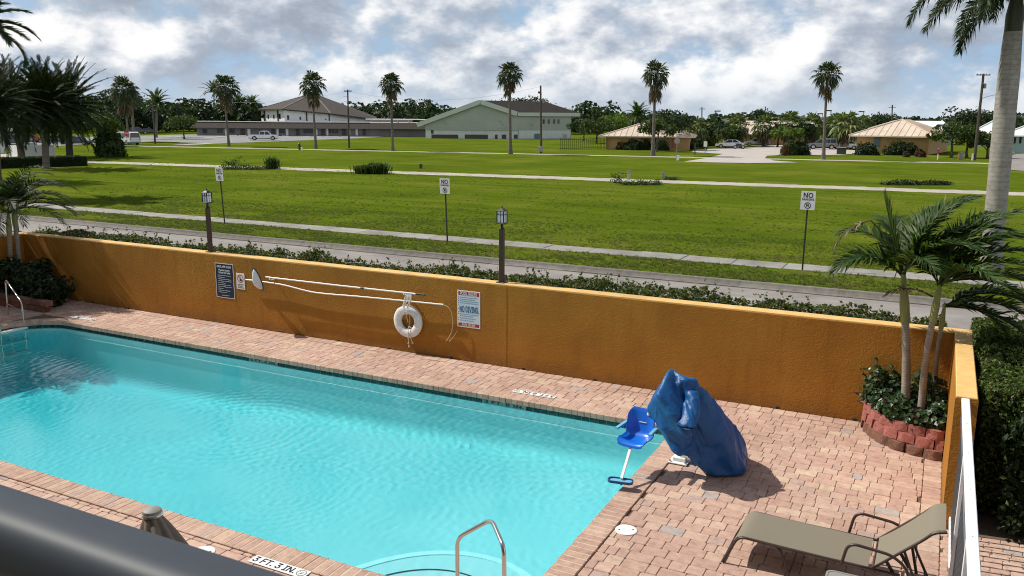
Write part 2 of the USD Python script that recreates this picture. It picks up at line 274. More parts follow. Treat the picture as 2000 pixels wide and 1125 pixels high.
def grassmat():
    N = {'geo': ('geometry', {}), 'n': ('noise_texture', {'scale': 0.12, 'detail': 8.0, 'roughness': 0.62}), 'r': ('rgb_ramp', {'ramp': [(0.28, (0.066, 0.106, 0.008)), (0.5, (0.098, 0.146, 0.011)), (0.72, (0.162, 0.182, 0.026))]}),
         'mp': ('mapping', {'scale': (0.05, 0.75, 1.0), 'rotation': (0, 0, 0.02)}), 's': ('noise_texture', {'scale': 1.0, 'detail': 4.0, 'roughness': 0.6}), 'sr': ('rgb_ramp', {'ramp': [(0.35, (0.72, 0.74, 0.70)), (0.6, (1.08, 1.06, 1.0))]}), 'm': ('mix', {'mix_type': 'multiply', 'fac': 0.8}),
         'f': ('noise_texture', {'scale': 7.0, 'detail': 6.0, 'roughness': 0.75}), 'frr': ('rgb_ramp', {'ramp': [(0.3, (0.42, 0.44, 0.36)), (0.5, (0.95, 0.95, 0.95)), (0.7, (1.7, 1.55, 1.35))]}), 'm2': ('mix', {'mix_type': 'multiply', 'fac': 0.85}),
         'sp': ('separate_xyz', {}), 'yb': ('map_range', {'from_min': 31.0, 'from_max': 35.0, 'to_min': 1.0, 'to_max': 0.28, 'clamp': True}), 'dn': ('noise_texture', {'scale': 0.9, 'detail': 7.0, 'roughness': 0.7}), 'dr': ('rgb_ramp', {'ramp': [(0.48, (0, 0, 0)), (0.62, (0.75, 0.75, 0.75))]}), 'dm': ('math', {'math_type': 'multiply'}), 'dry': ('mix', {'color2': (0.125, 0.098, 0.040)}),
         'bn': ('noise_texture', {'scale': 16.0, 'detail': 6.0, 'roughness': 0.75}), 'b': ('bump', {'strength': 0.9, 'distance': 0.07}), 'p': ('principled_bsdf', {'roughness': 0.95, 'specular_ior_level': 0.0})}
    return usdkit.material(stage, '/World/Looks/lawn', N, [('geo.position', 'n.vector'), ('n.fac', 'r.fac'), ('geo.position', 'mp.vector'), ('mp.vector', 's.vector'), ('s.fac', 'sr.fac'), ('r.color', 'm.color1'), ('sr.color', 'm.color2'), ('geo.position', 'f.vector'), ('f.fac', 'frr.fac'),
        ('m.color', 'm2.color1'), ('frr.color', 'm2.color2'), ('geo.position', 'sp.vector'), ('sp.y', 'yb.value'), ('geo.position', 'dn.vector'), ('dn.fac', 'dr.fac'), ('yb.result', 'dm.value1'), ('dr.color', 'dm.value2'), ('dm.value', 'dry.fac'), ('m2.color', 'dry.color1'), ('dry.color', 'p.base_color'), ('geo.position', 'bn.vector'), ('bn.fac', 'b.height'), ('b.normal', 'p.normal')], surface='p.BSDF')
M_['lawn'] = grassmat()
M_['asphalt'] = mat('worn_asphalt', (0.215, 0.195, 0.18), (0.305, 0.28, 0.26), scale=1.4, rough=0.9, bump=0.3, bscale=60, c3=(0.20, 0.18, 0.165), detail=10, s3=0.6, stretch=(0.35, 1.6, 1))
M_['concrete'] = mat('old_concrete', (0.235, 0.225, 0.20), (0.34, 0.325, 0.29), scale=2.5, rough=0.9, bump=0.3, bscale=50, c3=(0.20, 0.19, 0.165), detail=8, var=0.10, s3=0.8)
M_['kerb'] = mat('kerb_concrete', (0.115, 0.105, 0.09), (0.20, 0.185, 0.165), scale=4, rough=0.9, bump=0.4, bscale=40, detail=8, var=0.1)
M_['path'] = mat('pale_path_concrete', (0.37, 0.335, 0.275), (0.46, 0.42, 0.355), scale=0.8, rough=0.9, detail=8, c3=(0.33, 0.30, 0.24), s3=0.3)
M_['lot'] = mat('parking_asphalt', (0.20, 0.20, 0.20), (0.26, 0.26, 0.25), scale=0.3, rough=0.9, detail=8)
M_['drive'] = mat('drive_concrete', (0.38, 0.34, 0.31), (0.46, 0.42, 0.385), scale=0.4, rough=0.9, detail=8)
M_['white'] = plain('white_paint', (0.80, 0.80, 0.79), 0.45)
M_['picket'] = plain('grey_blue_metal', (0.14, 0.165, 0.20), 0.35, 0.2)
M_['whitemetal'] = plain('white_coated_metal', (0.80, 0.82, 0.84), 0.28, spec=0.6)
M_['steel'] = plain('stainless_steel', (0.62, 0.60, 0.57), 0.18, metallic=1.0)
M_['grey_rail'] = mat('grey_rail_paint', (0.042, 0.051, 0.066), (0.050, 0.060, 0.076), scale=5, rough=0.5, spec=0.22)
M_['darkmetal'] = plain('dark_bronze', (0.035, 0.028, 0.022), 0.45)
M_['brownpost'] = mat('brown_post_paint', (0.045, 0.024, 0.015), (0.065, 0.036, 0.022), scale=8, rough=0.6, stretch=(6, 6, 0.6))
M_['black'] = plain('black_paint', (0.012, 0.012, 0.012), 0.5)
M_['greenpost'] = plain('dark_green_post', (0.02, 0.03, 0.022), 0.6)
M_['frost'] = plain('frosted_glass', (0.82, 0.83, 0.85), 0.35)
M_['navy'] = plain('navy_board', (0.012, 0.028, 0.06), 0.4)
M_['red'] = plain('sign_red', (0.45, 0.02, 0.03), 0.5)
M_['skyblue'] = plain('sign_pale_blue', (0.62, 0.72, 0.80), 0.5)
M_['inkblue'] = plain('ink_blue', (0.01, 0.10, 0.28), 0.5)
M_['midblue'] = plain('print_blue', (0.16, 0.27, 0.42), 0.5)
M_['bluetarp'] = mat('blue_vinyl_cover', (0.003, 0.066, 0.225), (0.005, 0.086, 0.28), scale=3, rough=0.42, spec=0.4, bump=0.5, bscale=16, bdist=0.02, c3=(0.008, 0.095, 0.27), s3=2.2)
M_['blueseat'] = plain('blue_plastic', (0.010, 0.14, 0.62), 0.3, spec=0.55)
M_['bluearm'] = plain('pale_blue_plastic', (0.16, 0.42, 0.62), 0.4)
M_['navyfoot'] = plain('deep_blue_plastic', (0.012, 0.06, 0.16), 0.4)
M_['sling'] = mat('woven_sling', (0.170, 0.150, 0.112), (0.245, 0.218, 0.165), scale=120, rough=0.85, bump=0.4, bscale=160, bdist=0.003, spec=0.2)
M_['brownframe'] = plain('brown_tube', (0.045, 0.028, 0.022), 0.4)
M_['umbrella'] = mat('taupe_canvas', (0.17, 0.135, 0.105), (0.21, 0.17, 0.135), scale=30, rough=0.9)
M_['greyplastic'] = plain('grey_plastic', (0.26, 0.25, 0.23), 0.6)
M_['rope'] = plain('cream_rope', (0.62, 0.54, 0.40), 0.9)
M_['ring'] = mat('white_ring_buoy', (0.70, 0.69, 0.67), (0.78, 0.78, 0.77), scale=8, rough=0.6)
M_['mesh'] = plain('white_net', (0.75, 0.75, 0.74), 0.8)
M_['ppole'] = plain('white_pole', (0.78, 0.76, 0.74), 0.4)
M_['tyre'] = plain('tyre_rubber', (0.015, 0.015, 0.015), 0.8)
M_['carglass'] = plain('car_glass', (0.012, 0.016, 0.02), 0.08, spec=0.7)
M_['lens'] = plain('red_lens', (0.35, 0.02, 0.02), 0.2)
M_['headl'] = plain('clear_lens', (0.6, 0.62, 0.65), 0.12)
M_['rim'] = plain('alloy_rim', (0.42, 0.42, 0.43), 0.35, metallic=0.7)
M_['bark'] = mat('brown_bark', (0.05, 0.038, 0.028), (0.10, 0.08, 0.06), scale=6, rough=0.95, bump=0.6, bscale=14, bdist=0.03)
def ringed(name, ca, cb, bands=9.0, amt=0.5):
    N = {'geo': ('geometry', {}), 'n': ('noise_texture', {'scale': 5.0, 'detail': 6.0, 'roughness': 0.7}), 'r': ('rgb_ramp', {'ramp': [(0.3, ca), (0.7, cb)]}), 'w': ('wave_texture', {'bands_direction': 'z', 'scale': bands / 20.0, 'distortion': 3.0, 'detail': 3.0, 'detail_scale': 2.0}),
         'wr': ('rgb_ramp', {'ramp': [(0.0, (0.45, 0.45, 0.45)), (0.22, (1, 1, 1)), (1.0, (1, 1, 1))]}), 'm': ('mix', {'mix_type': 'multiply', 'fac': amt}), 'b': ('bump', {'strength': 0.5, 'distance': 0.02}), 'p': ('principled_bsdf', {'roughness': 0.85, 'specular_ior_level': 0.2})}
    return usdkit.material(stage, f'/World/Looks/{name}', N, [('geo.position', 'n.vector'), ('n.fac', 'r.fac'), ('geo.position', 'w.vector'), ('w.fac', 'wr.fac'), ('r.color', 'm.color1'), ('wr.color', 'm.color2'), ('m.color', 'p.base_color'), ('n.fac', 'b.height'), ('b.normal', 'p.normal')], surface='p.BSDF')
M_['royal'] = ringed('royal_trunk', (0.22, 0.205, 0.175), (0.36, 0.345, 0.31), 40, 0.35)
M_['ptrunk'] = ringed('ringed_palm_trunk', (0.22, 0.19, 0.155), (0.36, 0.32, 0.27), 150, 0.6)
M_['washtrunk'] = ringed('fan_palm_trunk', (0.105, 0.09, 0.074), (0.18, 0.158, 0.132), 12, 0.4)
M_['shaft'] = mat('green_crownshaft', (0.16, 0.20, 0.06), (0.26, 0.28, 0.10), scale=4, rough=0.5, stretch=(3, 3, 0.5))
M_['shaft_dark'] = mat('dark_crownshaft', (0.03, 0.04, 0.02), (0.07, 0.08, 0.04), scale=4, rough=0.55, stretch=(3, 3, 0.5))
M_['frond'] = leafmat('palm_frond', [(0, (0.015, 0.038, 0.008)), (0.6, (0.038, 0.080, 0.014)), (0.88, (0.080, 0.130, 0.028)), (1, (0.18, 0.19, 0.08))], 0.25, 0.5, 0.25)
M_['frond_dark'] = leafmat('dark_palm_frond', [(0, (0.013, 0.028, 0.008)), (0.7, (0.028, 0.050, 0.013)), (1, (0.075, 0.090, 0.035))], 0.2, 0.55, 0.25)
M_['date'] = leafmat('date_palm_frond', [(0, (0.008, 0.016, 0.005)), (0.6, (0.018, 0.031, 0.009)), (1, (0.05, 0.062, 0.020))], 0.10, 0.65, 0.12)
M_['fan'] = leafmat('fan_palm_leaf', [(0, (0.014, 0.028, 0.008)), (0.6, (0.036, 0.060, 0.015)), (0.9, (0.085, 0.105, 0.035)), (1, (0.20, 0.185, 0.10))], 0.25, 0.45, 0.4)
M_['skirt'] = leafmat('dead_fan_leaf', [(0, (0.07, 0.05, 0.03)), (0.6, (0.16, 0.125, 0.08)), (1, (0.34, 0.29, 0.20))], 0.15, 0.8, 0.15)
M_['sabal'] = leafmat('sabal_leaf', [(0, (0.045, 0.075, 0.018)), (0.6, (0.10, 0.14, 0.035)), (1, (0.26, 0.26, 0.11))], 0.25, 0.5, 0.3)
M_['oak'] = leafmat('dark_tree_leaf', [(0, (0.010, 0.022, 0.006)), (0.7, (0.021, 0.042, 0.010)), (1, (0.045, 0.075, 0.016))], 0.25)
M_['mid'] = leafmat('green_tree_leaf', [(0, (0.020, 0.040, 0.008)), (0.6, (0.045, 0.080, 0.013)), (1, (0.10, 0.14, 0.026))], 0.3)
M_['bright'] = leafmat('bright_tree_leaf', [(0, (0.045, 0.085, 0.010)), (0.6, (0.10, 0.165, 0.018)), (1, (0.17, 0.24, 0.03))], 0.35)
M_['hedge'] = leafmat('hedge_leaf', [(0, (0.035, 0.054, 0.014)), (0.5, (0.075, 0.105, 0.026)), (0.85, (0.13, 0.16, 0.042)), (0.95, (0.21, 0.19, 0.08)), (1, (0.22, 0.13, 0.07))], 0.3)
M_['hedge2'] = leafmat('tall_hedge_leaf', [(0, (0.026, 0.052, 0.008)), (0.55, (0.062, 0.100, 0.016)), (0.9, (0.13, 0.165, 0.028)), (0.97, (0.20, 0.21, 0.05)), (1, (0.28, 0.14, 0.08))], 0.3)
M_['cover'] = leafmat('round_leaf', [(0, (0.012, 0.032, 0.010)), (0.6, (0.028, 0.066, 0.020)), (1, (0.075, 0.13, 0.045))], 0.25, 0.35, 0.5)
M_['purple'] = leafmat('purple_leaf', [(0, (0.03, 0.012, 0.022)), (1, (0.085, 0.03, 0.055))], 0.2)
M_['redleaf'] = leafmat('red_flower_leaf', [(0, (0.03, 0.04, 0.012)), (0.55, (0.07, 0.045, 0.018)), (0.75, (0.20, 0.05, 0.03)), (1, (0.32, 0.09, 0.06))], 0.25)
M_['tuft'] = leafmat('grass_blade', [(0, (0.075, 0.110, 0.014)), (0.6, (0.115, 0.150, 0.020)), (1, (0.20, 0.20, 0.055))], 0.35, 0.6, 0.2)
M_['weed'] = leafmat('weed_leaf', [(0, (0.07, 0.11, 0.010)), (0.6, (0.12, 0.16, 0.018)), (0.9, (0.20, 0.20, 0.055)), (1, (0.30, 0.27, 0.13))], 0.3, 0.7, 0.1)
M_['core'] = plain('shrub_core', (0.012, 0.018, 0.007), 1.0, spec=0.0)  # near-black filler: the shade inside hedges and shrubs put into its colour
M_['soil'] = mat('planter_soil', (0.03, 0.022, 0.015), (0.06, 0.045, 0.03), scale=15, rough=1.0)

M_['hallwhite'] = mat('hall_white_wall', (0.74, 0.72, 0.76), (0.80, 0.78, 0.81), scale=0.6, rough=0.8); M_['shingle'] = mat('brown_shingle_roof', (0.045, 0.036, 0.028), (0.068, 0.055, 0.044), scale=0.9, rough=0.9, detail=8, c3=(0.055, 0.046, 0.038), stretch=(1, 1, 4)); M_['wingwall'] = mat('wing_wall', (0.15, 0.15, 0.145), (0.20, 0.195, 0.19), scale=0.4, rough=0.8)
M_['mansard'] = mat('wing_mansard', (0.050, 0.040, 0.032), (0.075, 0.062, 0.050), scale=1.2, rough=0.9, detail=8, stretch=(1, 1, 3)); M_['fascia'] = plain('white_fascia', (0.72, 0.72, 0.71), 0.6); M_['ridge'] = plain('pale_ridge_tile', (0.19, 0.165, 0.145), 0.9); M_['darkwin'] = plain('dark_window', (0.012, 0.015, 0.018), 0.12, spec=0.6)
M_['mint'] = mat('pale_green_wall', (0.31, 0.345, 0.29), (0.37, 0.40, 0.34), scale=0.35, rough=0.85, detail=7); M_['mintlow'] = mat('pale_lower_wall', (0.50, 0.54, 0.50), (0.60, 0.62, 0.58), scale=0.5, rough=0.85, detail=7); M_['minttrim'] = plain('pale_green_fascia', (0.46, 0.50, 0.43), 0.7); M_['darkroof'] = mat('dark_shingle', (0.026, 0.021, 0.017), (0.040, 0.033, 0.027), scale=1.0, rough=0.9, detail=8)
M_['tanwall'] = mat('tan_wall', (0.36, 0.215, 0.095), (0.44, 0.27, 0.125), scale=0.6, rough=0.85, detail=7); M_['pinkroof'] = mat('pink_metal_roof', (0.58, 0.47, 0.375), (0.66, 0.55, 0.44), scale=0.5, rough=0.5, spec=0.4, c3=(0.53, 0.42, 0.33)); M_['whiteroof'] = plain('white_metal_roof', (0.76, 0.78, 0.80), 0.5); M_['tealwall'] = plain('pale_teal_wall', (0.30, 0.42, 0.40), 0.8); M_['door'] = plain('dark_door', (0.05, 0.045, 0.04), 0.6); M_['doorblue'] = plain('grey_blue_door', (0.10, 0.16, 0.18), 0.6); M_['orangedoor'] = plain('brick_red_door', (0.36, 0.12, 0.06), 0.7)
M_['hotelwall'] = mat('hotel_wall', (0.36, 0.25, 0.15), (0.42, 0.30, 0.18), scale=1.0, rough=0.85)

# ------------------------------------------------------------------ leaf helpers
def cards(P, N, size, rng, jitter=0.8, aspect=0.55, bend=0.25, droop=0.0):
    """one leaf (a bent diamond) per point P facing roughly N"""
    P = np.asarray(P, float); n = len(P); N = N + rng.normal(0, jitter, (n, 3)); N /= np.linalg.norm(N, axis=1, keepdims=True) + 1e-9
    t = rng.normal(0, 1, (n, 3)); t[:, 2] -= droop; t -= N * (t * N).sum(1, keepdims=True); t /= np.linalg.norm(t, axis=1, keepdims=True) + 1e-9
    b = np.cross(N, t); s = (size * rng.uniform(0.65, 1.35, n))[:, None]
    a = P - t * s * 0.5; c = P + t * s * 0.5 - N * s * bend * 0.4; l = P + b * s * aspect * 0.5 + N * s * bend * 0.3; r = P - b * s * aspect * 0.5 + N * s * bend * 0.3
    v = np.stack([a, r, c, l], 1).reshape(-1, 3); i = np.arange(n)[:, None] * 4
    return v, np.vstack([i + [0, 1, 2], i + [0, 2, 3]])
def merge(*parts):
    m = MB()
    for v, f in parts: m.add(v, f)
    return m.get()
def clumps(rng, n, rx, ry, rz, cz, flat=0.0):
    """clump centres spread over an ellipsoid shell, denser outside"""
    d = rng.normal(0, 1, (n, 3)); d /= np.linalg.norm(d, axis=1, keepdims=True); d[:, 2] = np.where(d[:, 2] < -0.35, -d[:, 2], d[:, 2])
    r = rng.uniform(0.35, 1.0, (n, 1)) ** 0.6
    return d * r * [rx, ry, rz] + [0, 0, cz]
def crown(rng, rx, ry, rz, cz, ncl, per, leaf, cl=0.35, jitter=0.7):
    C = clumps(rng, ncl, rx, ry, rz, cz); out = []
    cr = np.mean([rx, ry, rz]) * cl * rng.uniform(0.6, 1.3, ncl)
    d = rng.normal(0, 1, (ncl, per, 3)); d /= np.linalg.norm(d, axis=2, keepdims=True)
    rad = rng.uniform(0.55, 1.0, (ncl, per, 1))
    P = C[:, None] + d * rad * cr[:, None, None] * [1, 1, 0.75]
    return cards(P.reshape(-1, 3), d.reshape(-1, 3), leaf, rng, jitter)
def trunk_mesh(rng, h, r0, r1, limbs=5, spread=1.5, top=None):
    m = MB(); n = 7; z = np.linspace(0, h, n); off = np.cumsum(rng.normal(0, r0 * 0.25, (n, 2)), 0); off[0] = 0
    pts = np.c_[off, z]; m.tube(pts, np.linspace(r0, r1, n) * np.r_[1.35, np.ones(n - 1)], 8)
    for k in range(limbs):
        a = rng.uniform(0, 2 * PI); s = pts[rng.randint(n // 2, n)]; e = s + [math.cos(a) * spread, math.sin(a) * spread, rng.uniform(0.6, 1.2) * spread]
        m.tube([s, (s + e) / 2 + [0, 0, 0.12 * spread], e], [r1 * 0.8, r1 * 0.55, r1 * 0.25], 6)
    return m.get()
def tree(name, label, base, h, rx, rz, mt, seed, group=None, leaf=0.5, ncl=26, per=60, tr=0.22, ry=None, low=0.35, cl=0.38, loc=None):
    rng = R(seed); t = thing(name, label, 'tree', base, 0, group)
    obj('trunk', trunk_mesh(rng, h - rz * 1.1, tr, tr * 0.5, 6, rx * 0.5), M_['bark'], t, smooth=60)
    obj('crown', crown(rng, rx, ry or rx, rz, h - rz, ncl, per, leaf, cl), M_[mt], t)
    return t

def frond(base, az, el, L, droop, n=36, ll=0.5, lw=0.035, vang=25, ldroop=0.35, t0=0.16, wind=(0, 0, 0), rw=0.012, seed=0, a0=62, a1=22, prof=1.0, twist=0.0, vj=9):
    """a pinnate palm frond: rachis and two rows of leaflets"""
    rng = R(seed); K = 14; ts = np.linspace(0, 1, K); p = [np.asarray(base, float)]; wind = np.asarray(wind, float)
    ds = []
    for k in range(K):
        e = el - droop * ts[k] ** 1.25; d = np.array([math.cos(az) * math.cos(e), math.sin(az) * math.cos(e), math.sin(e)]) + wind * ts[k]; d /= np.linalg.norm(d); ds.append(d)
        if k < K - 1: p.append(p[-1] + d * L / (K - 1))
    p, ds = np.array(p), np.array(ds)
    m = MB(); m.tube(p, rw * (1.15 - ts), 4, caps=False)
    tl = np.linspace(t0, 0.995, n) ; k = tl * (K - 1); i0 = np.minimum(k.astype(int), K - 2); fr = (k - i0)[:, None]
    q = p[i0] * (1 - fr) + p[i0 + 1] * fr; T = ds[i0] * (1 - fr) + ds[i0 + 1] * fr; T /= np.linalg.norm(T, axis=1, keepdims=True)
    S = np.cross(T, [0, 0, 1.0]); S /= np.linalg.norm(S, axis=1, keepdims=True) + 1e-9; U = np.cross(S, T)
    if twist:
        ca, sa = math.cos(twist), math.sin(twist); S, U = S * ca + U * sa, U * ca - S * sa
    u = (tl - t0) / (1 - t0); ln = ll * (0.55 + 0.45 * np.sin(np.clip(u * 1.5 + 0.25, 0, PI) * 1.0) ** prof) * (1 - 0.62 * u ** 3)
    V, Fc = [], []; cnt = 0
    for sd in (-1, 1):
        a = np.radians(a0 + (a1 - a0) * u + rng.normal(0, 5, n)); v = np.radians(vang + rng.normal(0, vj, n)); lnn = (ln * rng.uniform(0.85, 1.1, n))[:, None]
        D = np.cos(a)[:, None] * T + np.sin(a)[:, None] * (S * sd * np.cos(v)[:, None] + U * np.sin(v)[:, None])
        D2 = D + np.array([0, 0, -1.0]) * ldroop * rng.uniform(0.6, 1.4, (n, 1)) + wind * 0.6; D2 /= np.linalg.norm(D2, axis=1, keepdims=True)
        W = T * (lw * 0.5); mid = q + D * lnn * 0.5; tip = mid + D2 * lnn * 0.5
        v5 = np.stack([q - W * 0.6, q + W * 0.6, mid + W, mid - W, tip], 1).reshape(-1, 3); b = np.arange(n)[:, None] * 5 + cnt; cnt += 5 * n
        V.append(v5); Fc += [b + [0, 1, 2], b + [0, 2, 3], b + [3, 2, 4]]
    m.add(np.vstack(V), np.vstack(Fc)); return m.get()

def fanleaf(c, d, r, rng, nseg=14, spread=140, tipdroop=0.35, fold=0.12):
    """a palmate leaf: c hub, d outward direction"""
    d = np.asarray(d, float); d = d / np.linalg.norm(d); s = np.cross(d, [0, 0, 1.0]); s /= np.linalg.norm(s) + 1e-9; u = np.cross(s, d)
    a = np.radians(np.linspace(-spread, spread, nseg) + rng.normal(0, 4, nseg)); da = math.radians(spread * 2 / nseg) * 0.48
    def at(ang, rr, k): return c + (np.cos(ang)[:, None] * d + np.sin(ang)[:, None] * s) * rr[:, None] + u * (k * rr)[:, None]
    rr = r * (0.72 + 0.28 * np.cos(a * 0.8)) * rng.uniform(0.85, 1.1, nseg)
    z0 = np.repeat(np.asarray(c, float)[None], nseg, 0); l = at(a - da, rr * 0.6, -fold); rt = at(a + da, rr * 0.6, -fold); mdl = at(a, rr * 0.62, 0.02)
    tip = at(a, rr, 0.0); tip[:, 2] -= tipdroop * rr
    v = np.stack([z0, l, mdl, rt, tip], 1).reshape(-1, 3); b = np.arange(nseg)[:, None] * 5
    return v, np.vstack([b + [0, 2, 1], b + [0, 3, 2], b + [1, 2, 4], b + [2, 3, 4]])
def fan_palm(name, label, base, top, crown_r, seed, group=None, trunk_r=0.2, skirt=1.0, nfan=34, mt='fan', cat='palm tree', seg=12, lean=None, trunk_mt='washtrunk', deadn=14):
    """a tall fan palm; top: where the trunk ends (world)"""
    rng = R(seed); base = np.asarray(base, float); t = thing(name, label, cat, base, 0, group); top = np.asarray(top, float) - base
    mid = top * 0.5 + [rng.normal(0, 0.12), rng.normal(0, 0.12), 0]
    pts = spline([[0, 0, 0], top * 0.12, mid, top], 12); rad = trunk_r * np.interp(np.linspace(0, 1, 12), [0, 0.06, 0.2, 0.6, 1], [1.65, 1.25, 1.0, 0.82, 0.75])
    m = MB(); m.tube(pts, rad, 10); obj('trunk', m, M_[trunk_mt], t, smooth=60)
    m, md = MB(), MB()
    for k in range(nfan):
        u = (k + 0.5) / nfan; el = math.radians(82 - 118 * u); az = k * 2.39996 + rng.normal(0, 0.15); d = np.array([math.cos(az) * math.cos(el), math.sin(az) * math.cos(el), math.sin(el)])
        pl = crown_r * rng.uniform(0.45, 0.72); hub = top + [0, 0, 0.15] + d * pl; m.tube([top + [0, 0, 0.05], hub - [0, 0, 0.03], hub], 0.018, 3, caps=False)
        dd = d + [0, 0, -0.15 - 0.45 * u]; v, f = fanleaf(hub, dd, crown_r * rng.uniform(0.44, 0.58), rng, seg, 115, 0.22 + 0.35 * u); m.add(v, f)
    obj('crown', m, M_[mt], t)
    if skirt > 0:
        for k in range(deadn):
            az = k * 2.39996 + rng.normal(0, 0.3); z = rng.uniform(0, 1); hub = top + np.array([math.cos(az), math.sin(az), 0]) * crown_r * (0.30 - 0.12 * z) - [0, 0, crown_r * skirt * (0.15 + 0.75 * z)]
            v, f = fanleaf(hub, [math.cos(az) * 0.35, math.sin(az) * 0.35, -1.0], crown_r * rng.uniform(0.4, 0.6), rng, 8, 50, 0.3); md.add(v, f)
        obj('dead_skirt', md, M_['skirt'], t)
    return t

# ------------------------------------------------------------------ ground, road, paths
X_L, X_R = -22.9, 0.36            # faces of the left and right walls
Y_W = 14.70                       # inner face of the long wall
POOL = Polygon([(-19.85, 6.95), (-3.53, 6.95), (-3.53, 12.98), (-19.85, 12.98)])
_c = Point(-18.75, 11.88).buffer(1.1, quad_segs=10); POOL = POOL.difference(sbox(-20, 11.88, -18.75, 13.2)).union(_c.intersection(sbox(-20, 11.88, -18.75, 13.2))).buffer(0.004)
DECK = sbox(-30, -2, 9, 14.95)
ROAD = sbox(-160, 17.2, 60, 26.35)
GROUND = Polygon([(-1800, -60), (900, -60), (900, 2600), (-1800, 2600)]).difference(DECK).difference(ROAD)
obj('ground', sheet(GROUND, 0.0), M_['lawn'], kind='structure')
obj('road', sheet(ROAD.buffer(0.2), -0.12), M_['asphalt'], kind='structure')
kb = thing('kerb', 'weathered concrete kerb along the far side of the road', None, (0, 26.35, 0), kind='structure')
rng = R(3); x = -75.0
while x < 22:
    L = 2.9; m = MB(); prof = [(-0.42, -0.115), (-0.42, -0.095), (-0.20, -0.085), (-0.13, -0.03), (-0.09, 0.03), (0.06, 0.035), (0.06, -0.15), (-0.42, -0.15)]
    v = [(xx, y, z + rng.normal(0, 0.003)) for xx in (x + 0.003, x + L - 0.003) for y, z in prof]; n = len(prof)
    f = [[i, i + n, (i + 1) % n + n, (i + 1) % n] for i in range(n)]; m.add(v, f)
    obj('kerb_stone', m, M_['kerb'], kb); x += L
# near side of the road: kerb hidden by the hedge
obj('near_kerb', MB().box((-75, 16.95, -0.15), (22, 17.2, 0.03), 0.02), M_['kerb'], kind='structure')
# pavement by the road, its slabs one by one
sw = thing('pavement', None, None, (0, 29.9, 0), kind='structure'); rng = R(4); x = -66.0
while x < 14:
    L = rng.choice([1.75, 1.8, 1.85]); dz = rng.normal(0, 0.006); dy = rng.normal(0, 0.02)
    obj('slab', MB().box((x + 0.012, -0.62 + dy, -0.06), (x + L - 0.012, 0.62 + dy, 0.02 + dz), 0.008), M_['concrete'], sw); x += L
def strip(name, a, b, wdt, z, mt, n=60, wob=0.12, seed=0):
    """a path with slightly ragged edges from a to b (xy)"""
    rng = R(seed); a, b = np.array(a, float), np.array(b, float); d = (b - a) / np.linalg.norm(b - a); s = np.array([-d[1], d[0]])
    t = np.linspace(0, 1, n)[:, None]; c = a + (b - a) * t; e = lambda k: meshkit.fbm(np.c_[t * n * 0.7, np.full(n, k + seed), np.zeros(n)], 3)[:, None] * wob * 2 - wob
    Lp, Rp = c + s * (wdt / 2 + e(1)), c - s * (wdt / 2 + e(7)); v = np.c_[np.vstack([Lp, Rp]), np.full(2 * n, z)]
    f = [[n + i, n + i + 1, i + 1, i] for i in range(n - 1)]
    return obj(name, (v, np.array(f)), M_[mt], kind='structure')
pa, pb = G(170, 316), G(2000, 379); strip('far_path', pa[:2] - (pb - pa)[:2] * 0.02, pb[:2] + (pb - pa)[:2] * 0.4, 3.1, 0.008, 'path', 400, 0.34, 1)
pa, pb = G(300, 286), G(1960, 320); pm_ = G(1000, 302.5)
strip('garden_path', pa[:2] - (pb - pa)[:2] * 0.05, pb[:2] + (pb - pa)[:2] * 0.02, 2.3, 0.012, 'path', 260, 0.34, 2)
pa, pb = G(350, 283), G(720, 266); strip('diagonal_path', pa[:2], pb[:2], 3.0, 0.016, 'path', 40, 0.2, 3)
def pixpoly(name, pts, z, mt): return obj(name, sheet(Polygon([tuple(G(*p)[:2]) for p in pts]).buffer(0), z), M_[mt], kind='structure')
pixpoly('parking_lot', [(150, 268), (380, 262.5), (560, 264.2), (770, 266), (700, 270), (520, 277), (420, 280.5), (300, 276), (240, 281), (160, 282), (30, 292), (-60, 296), (-60, 281)], 0.020, 'lot')
pixpoly('driveway', [(1335, 316), (1385, 308), (1412, 301), (1350, 297), (1362, 291.5), (1440, 290), (1540, 282), (1600, 284), (1660, 292), (1700, 299), (1625, 303), (1530, 302.5), (1498, 304.5), (1494, 309), (1512, 314), (1560, 317.5), (1460, 319)], 0.024, 'drive')
pixpoly('side_road', [(1962, 331), (1950, 322), (1962, 308), (1985, 301), (2060, 297), (2200, 300), (2200, 345), (2040, 337)], 0.020, 'asphalt')
pixpoly('side_path', [(-20, 302), (40, 300), (60, 306), (30, 318), (-40, 318)], 0.020, 'path')

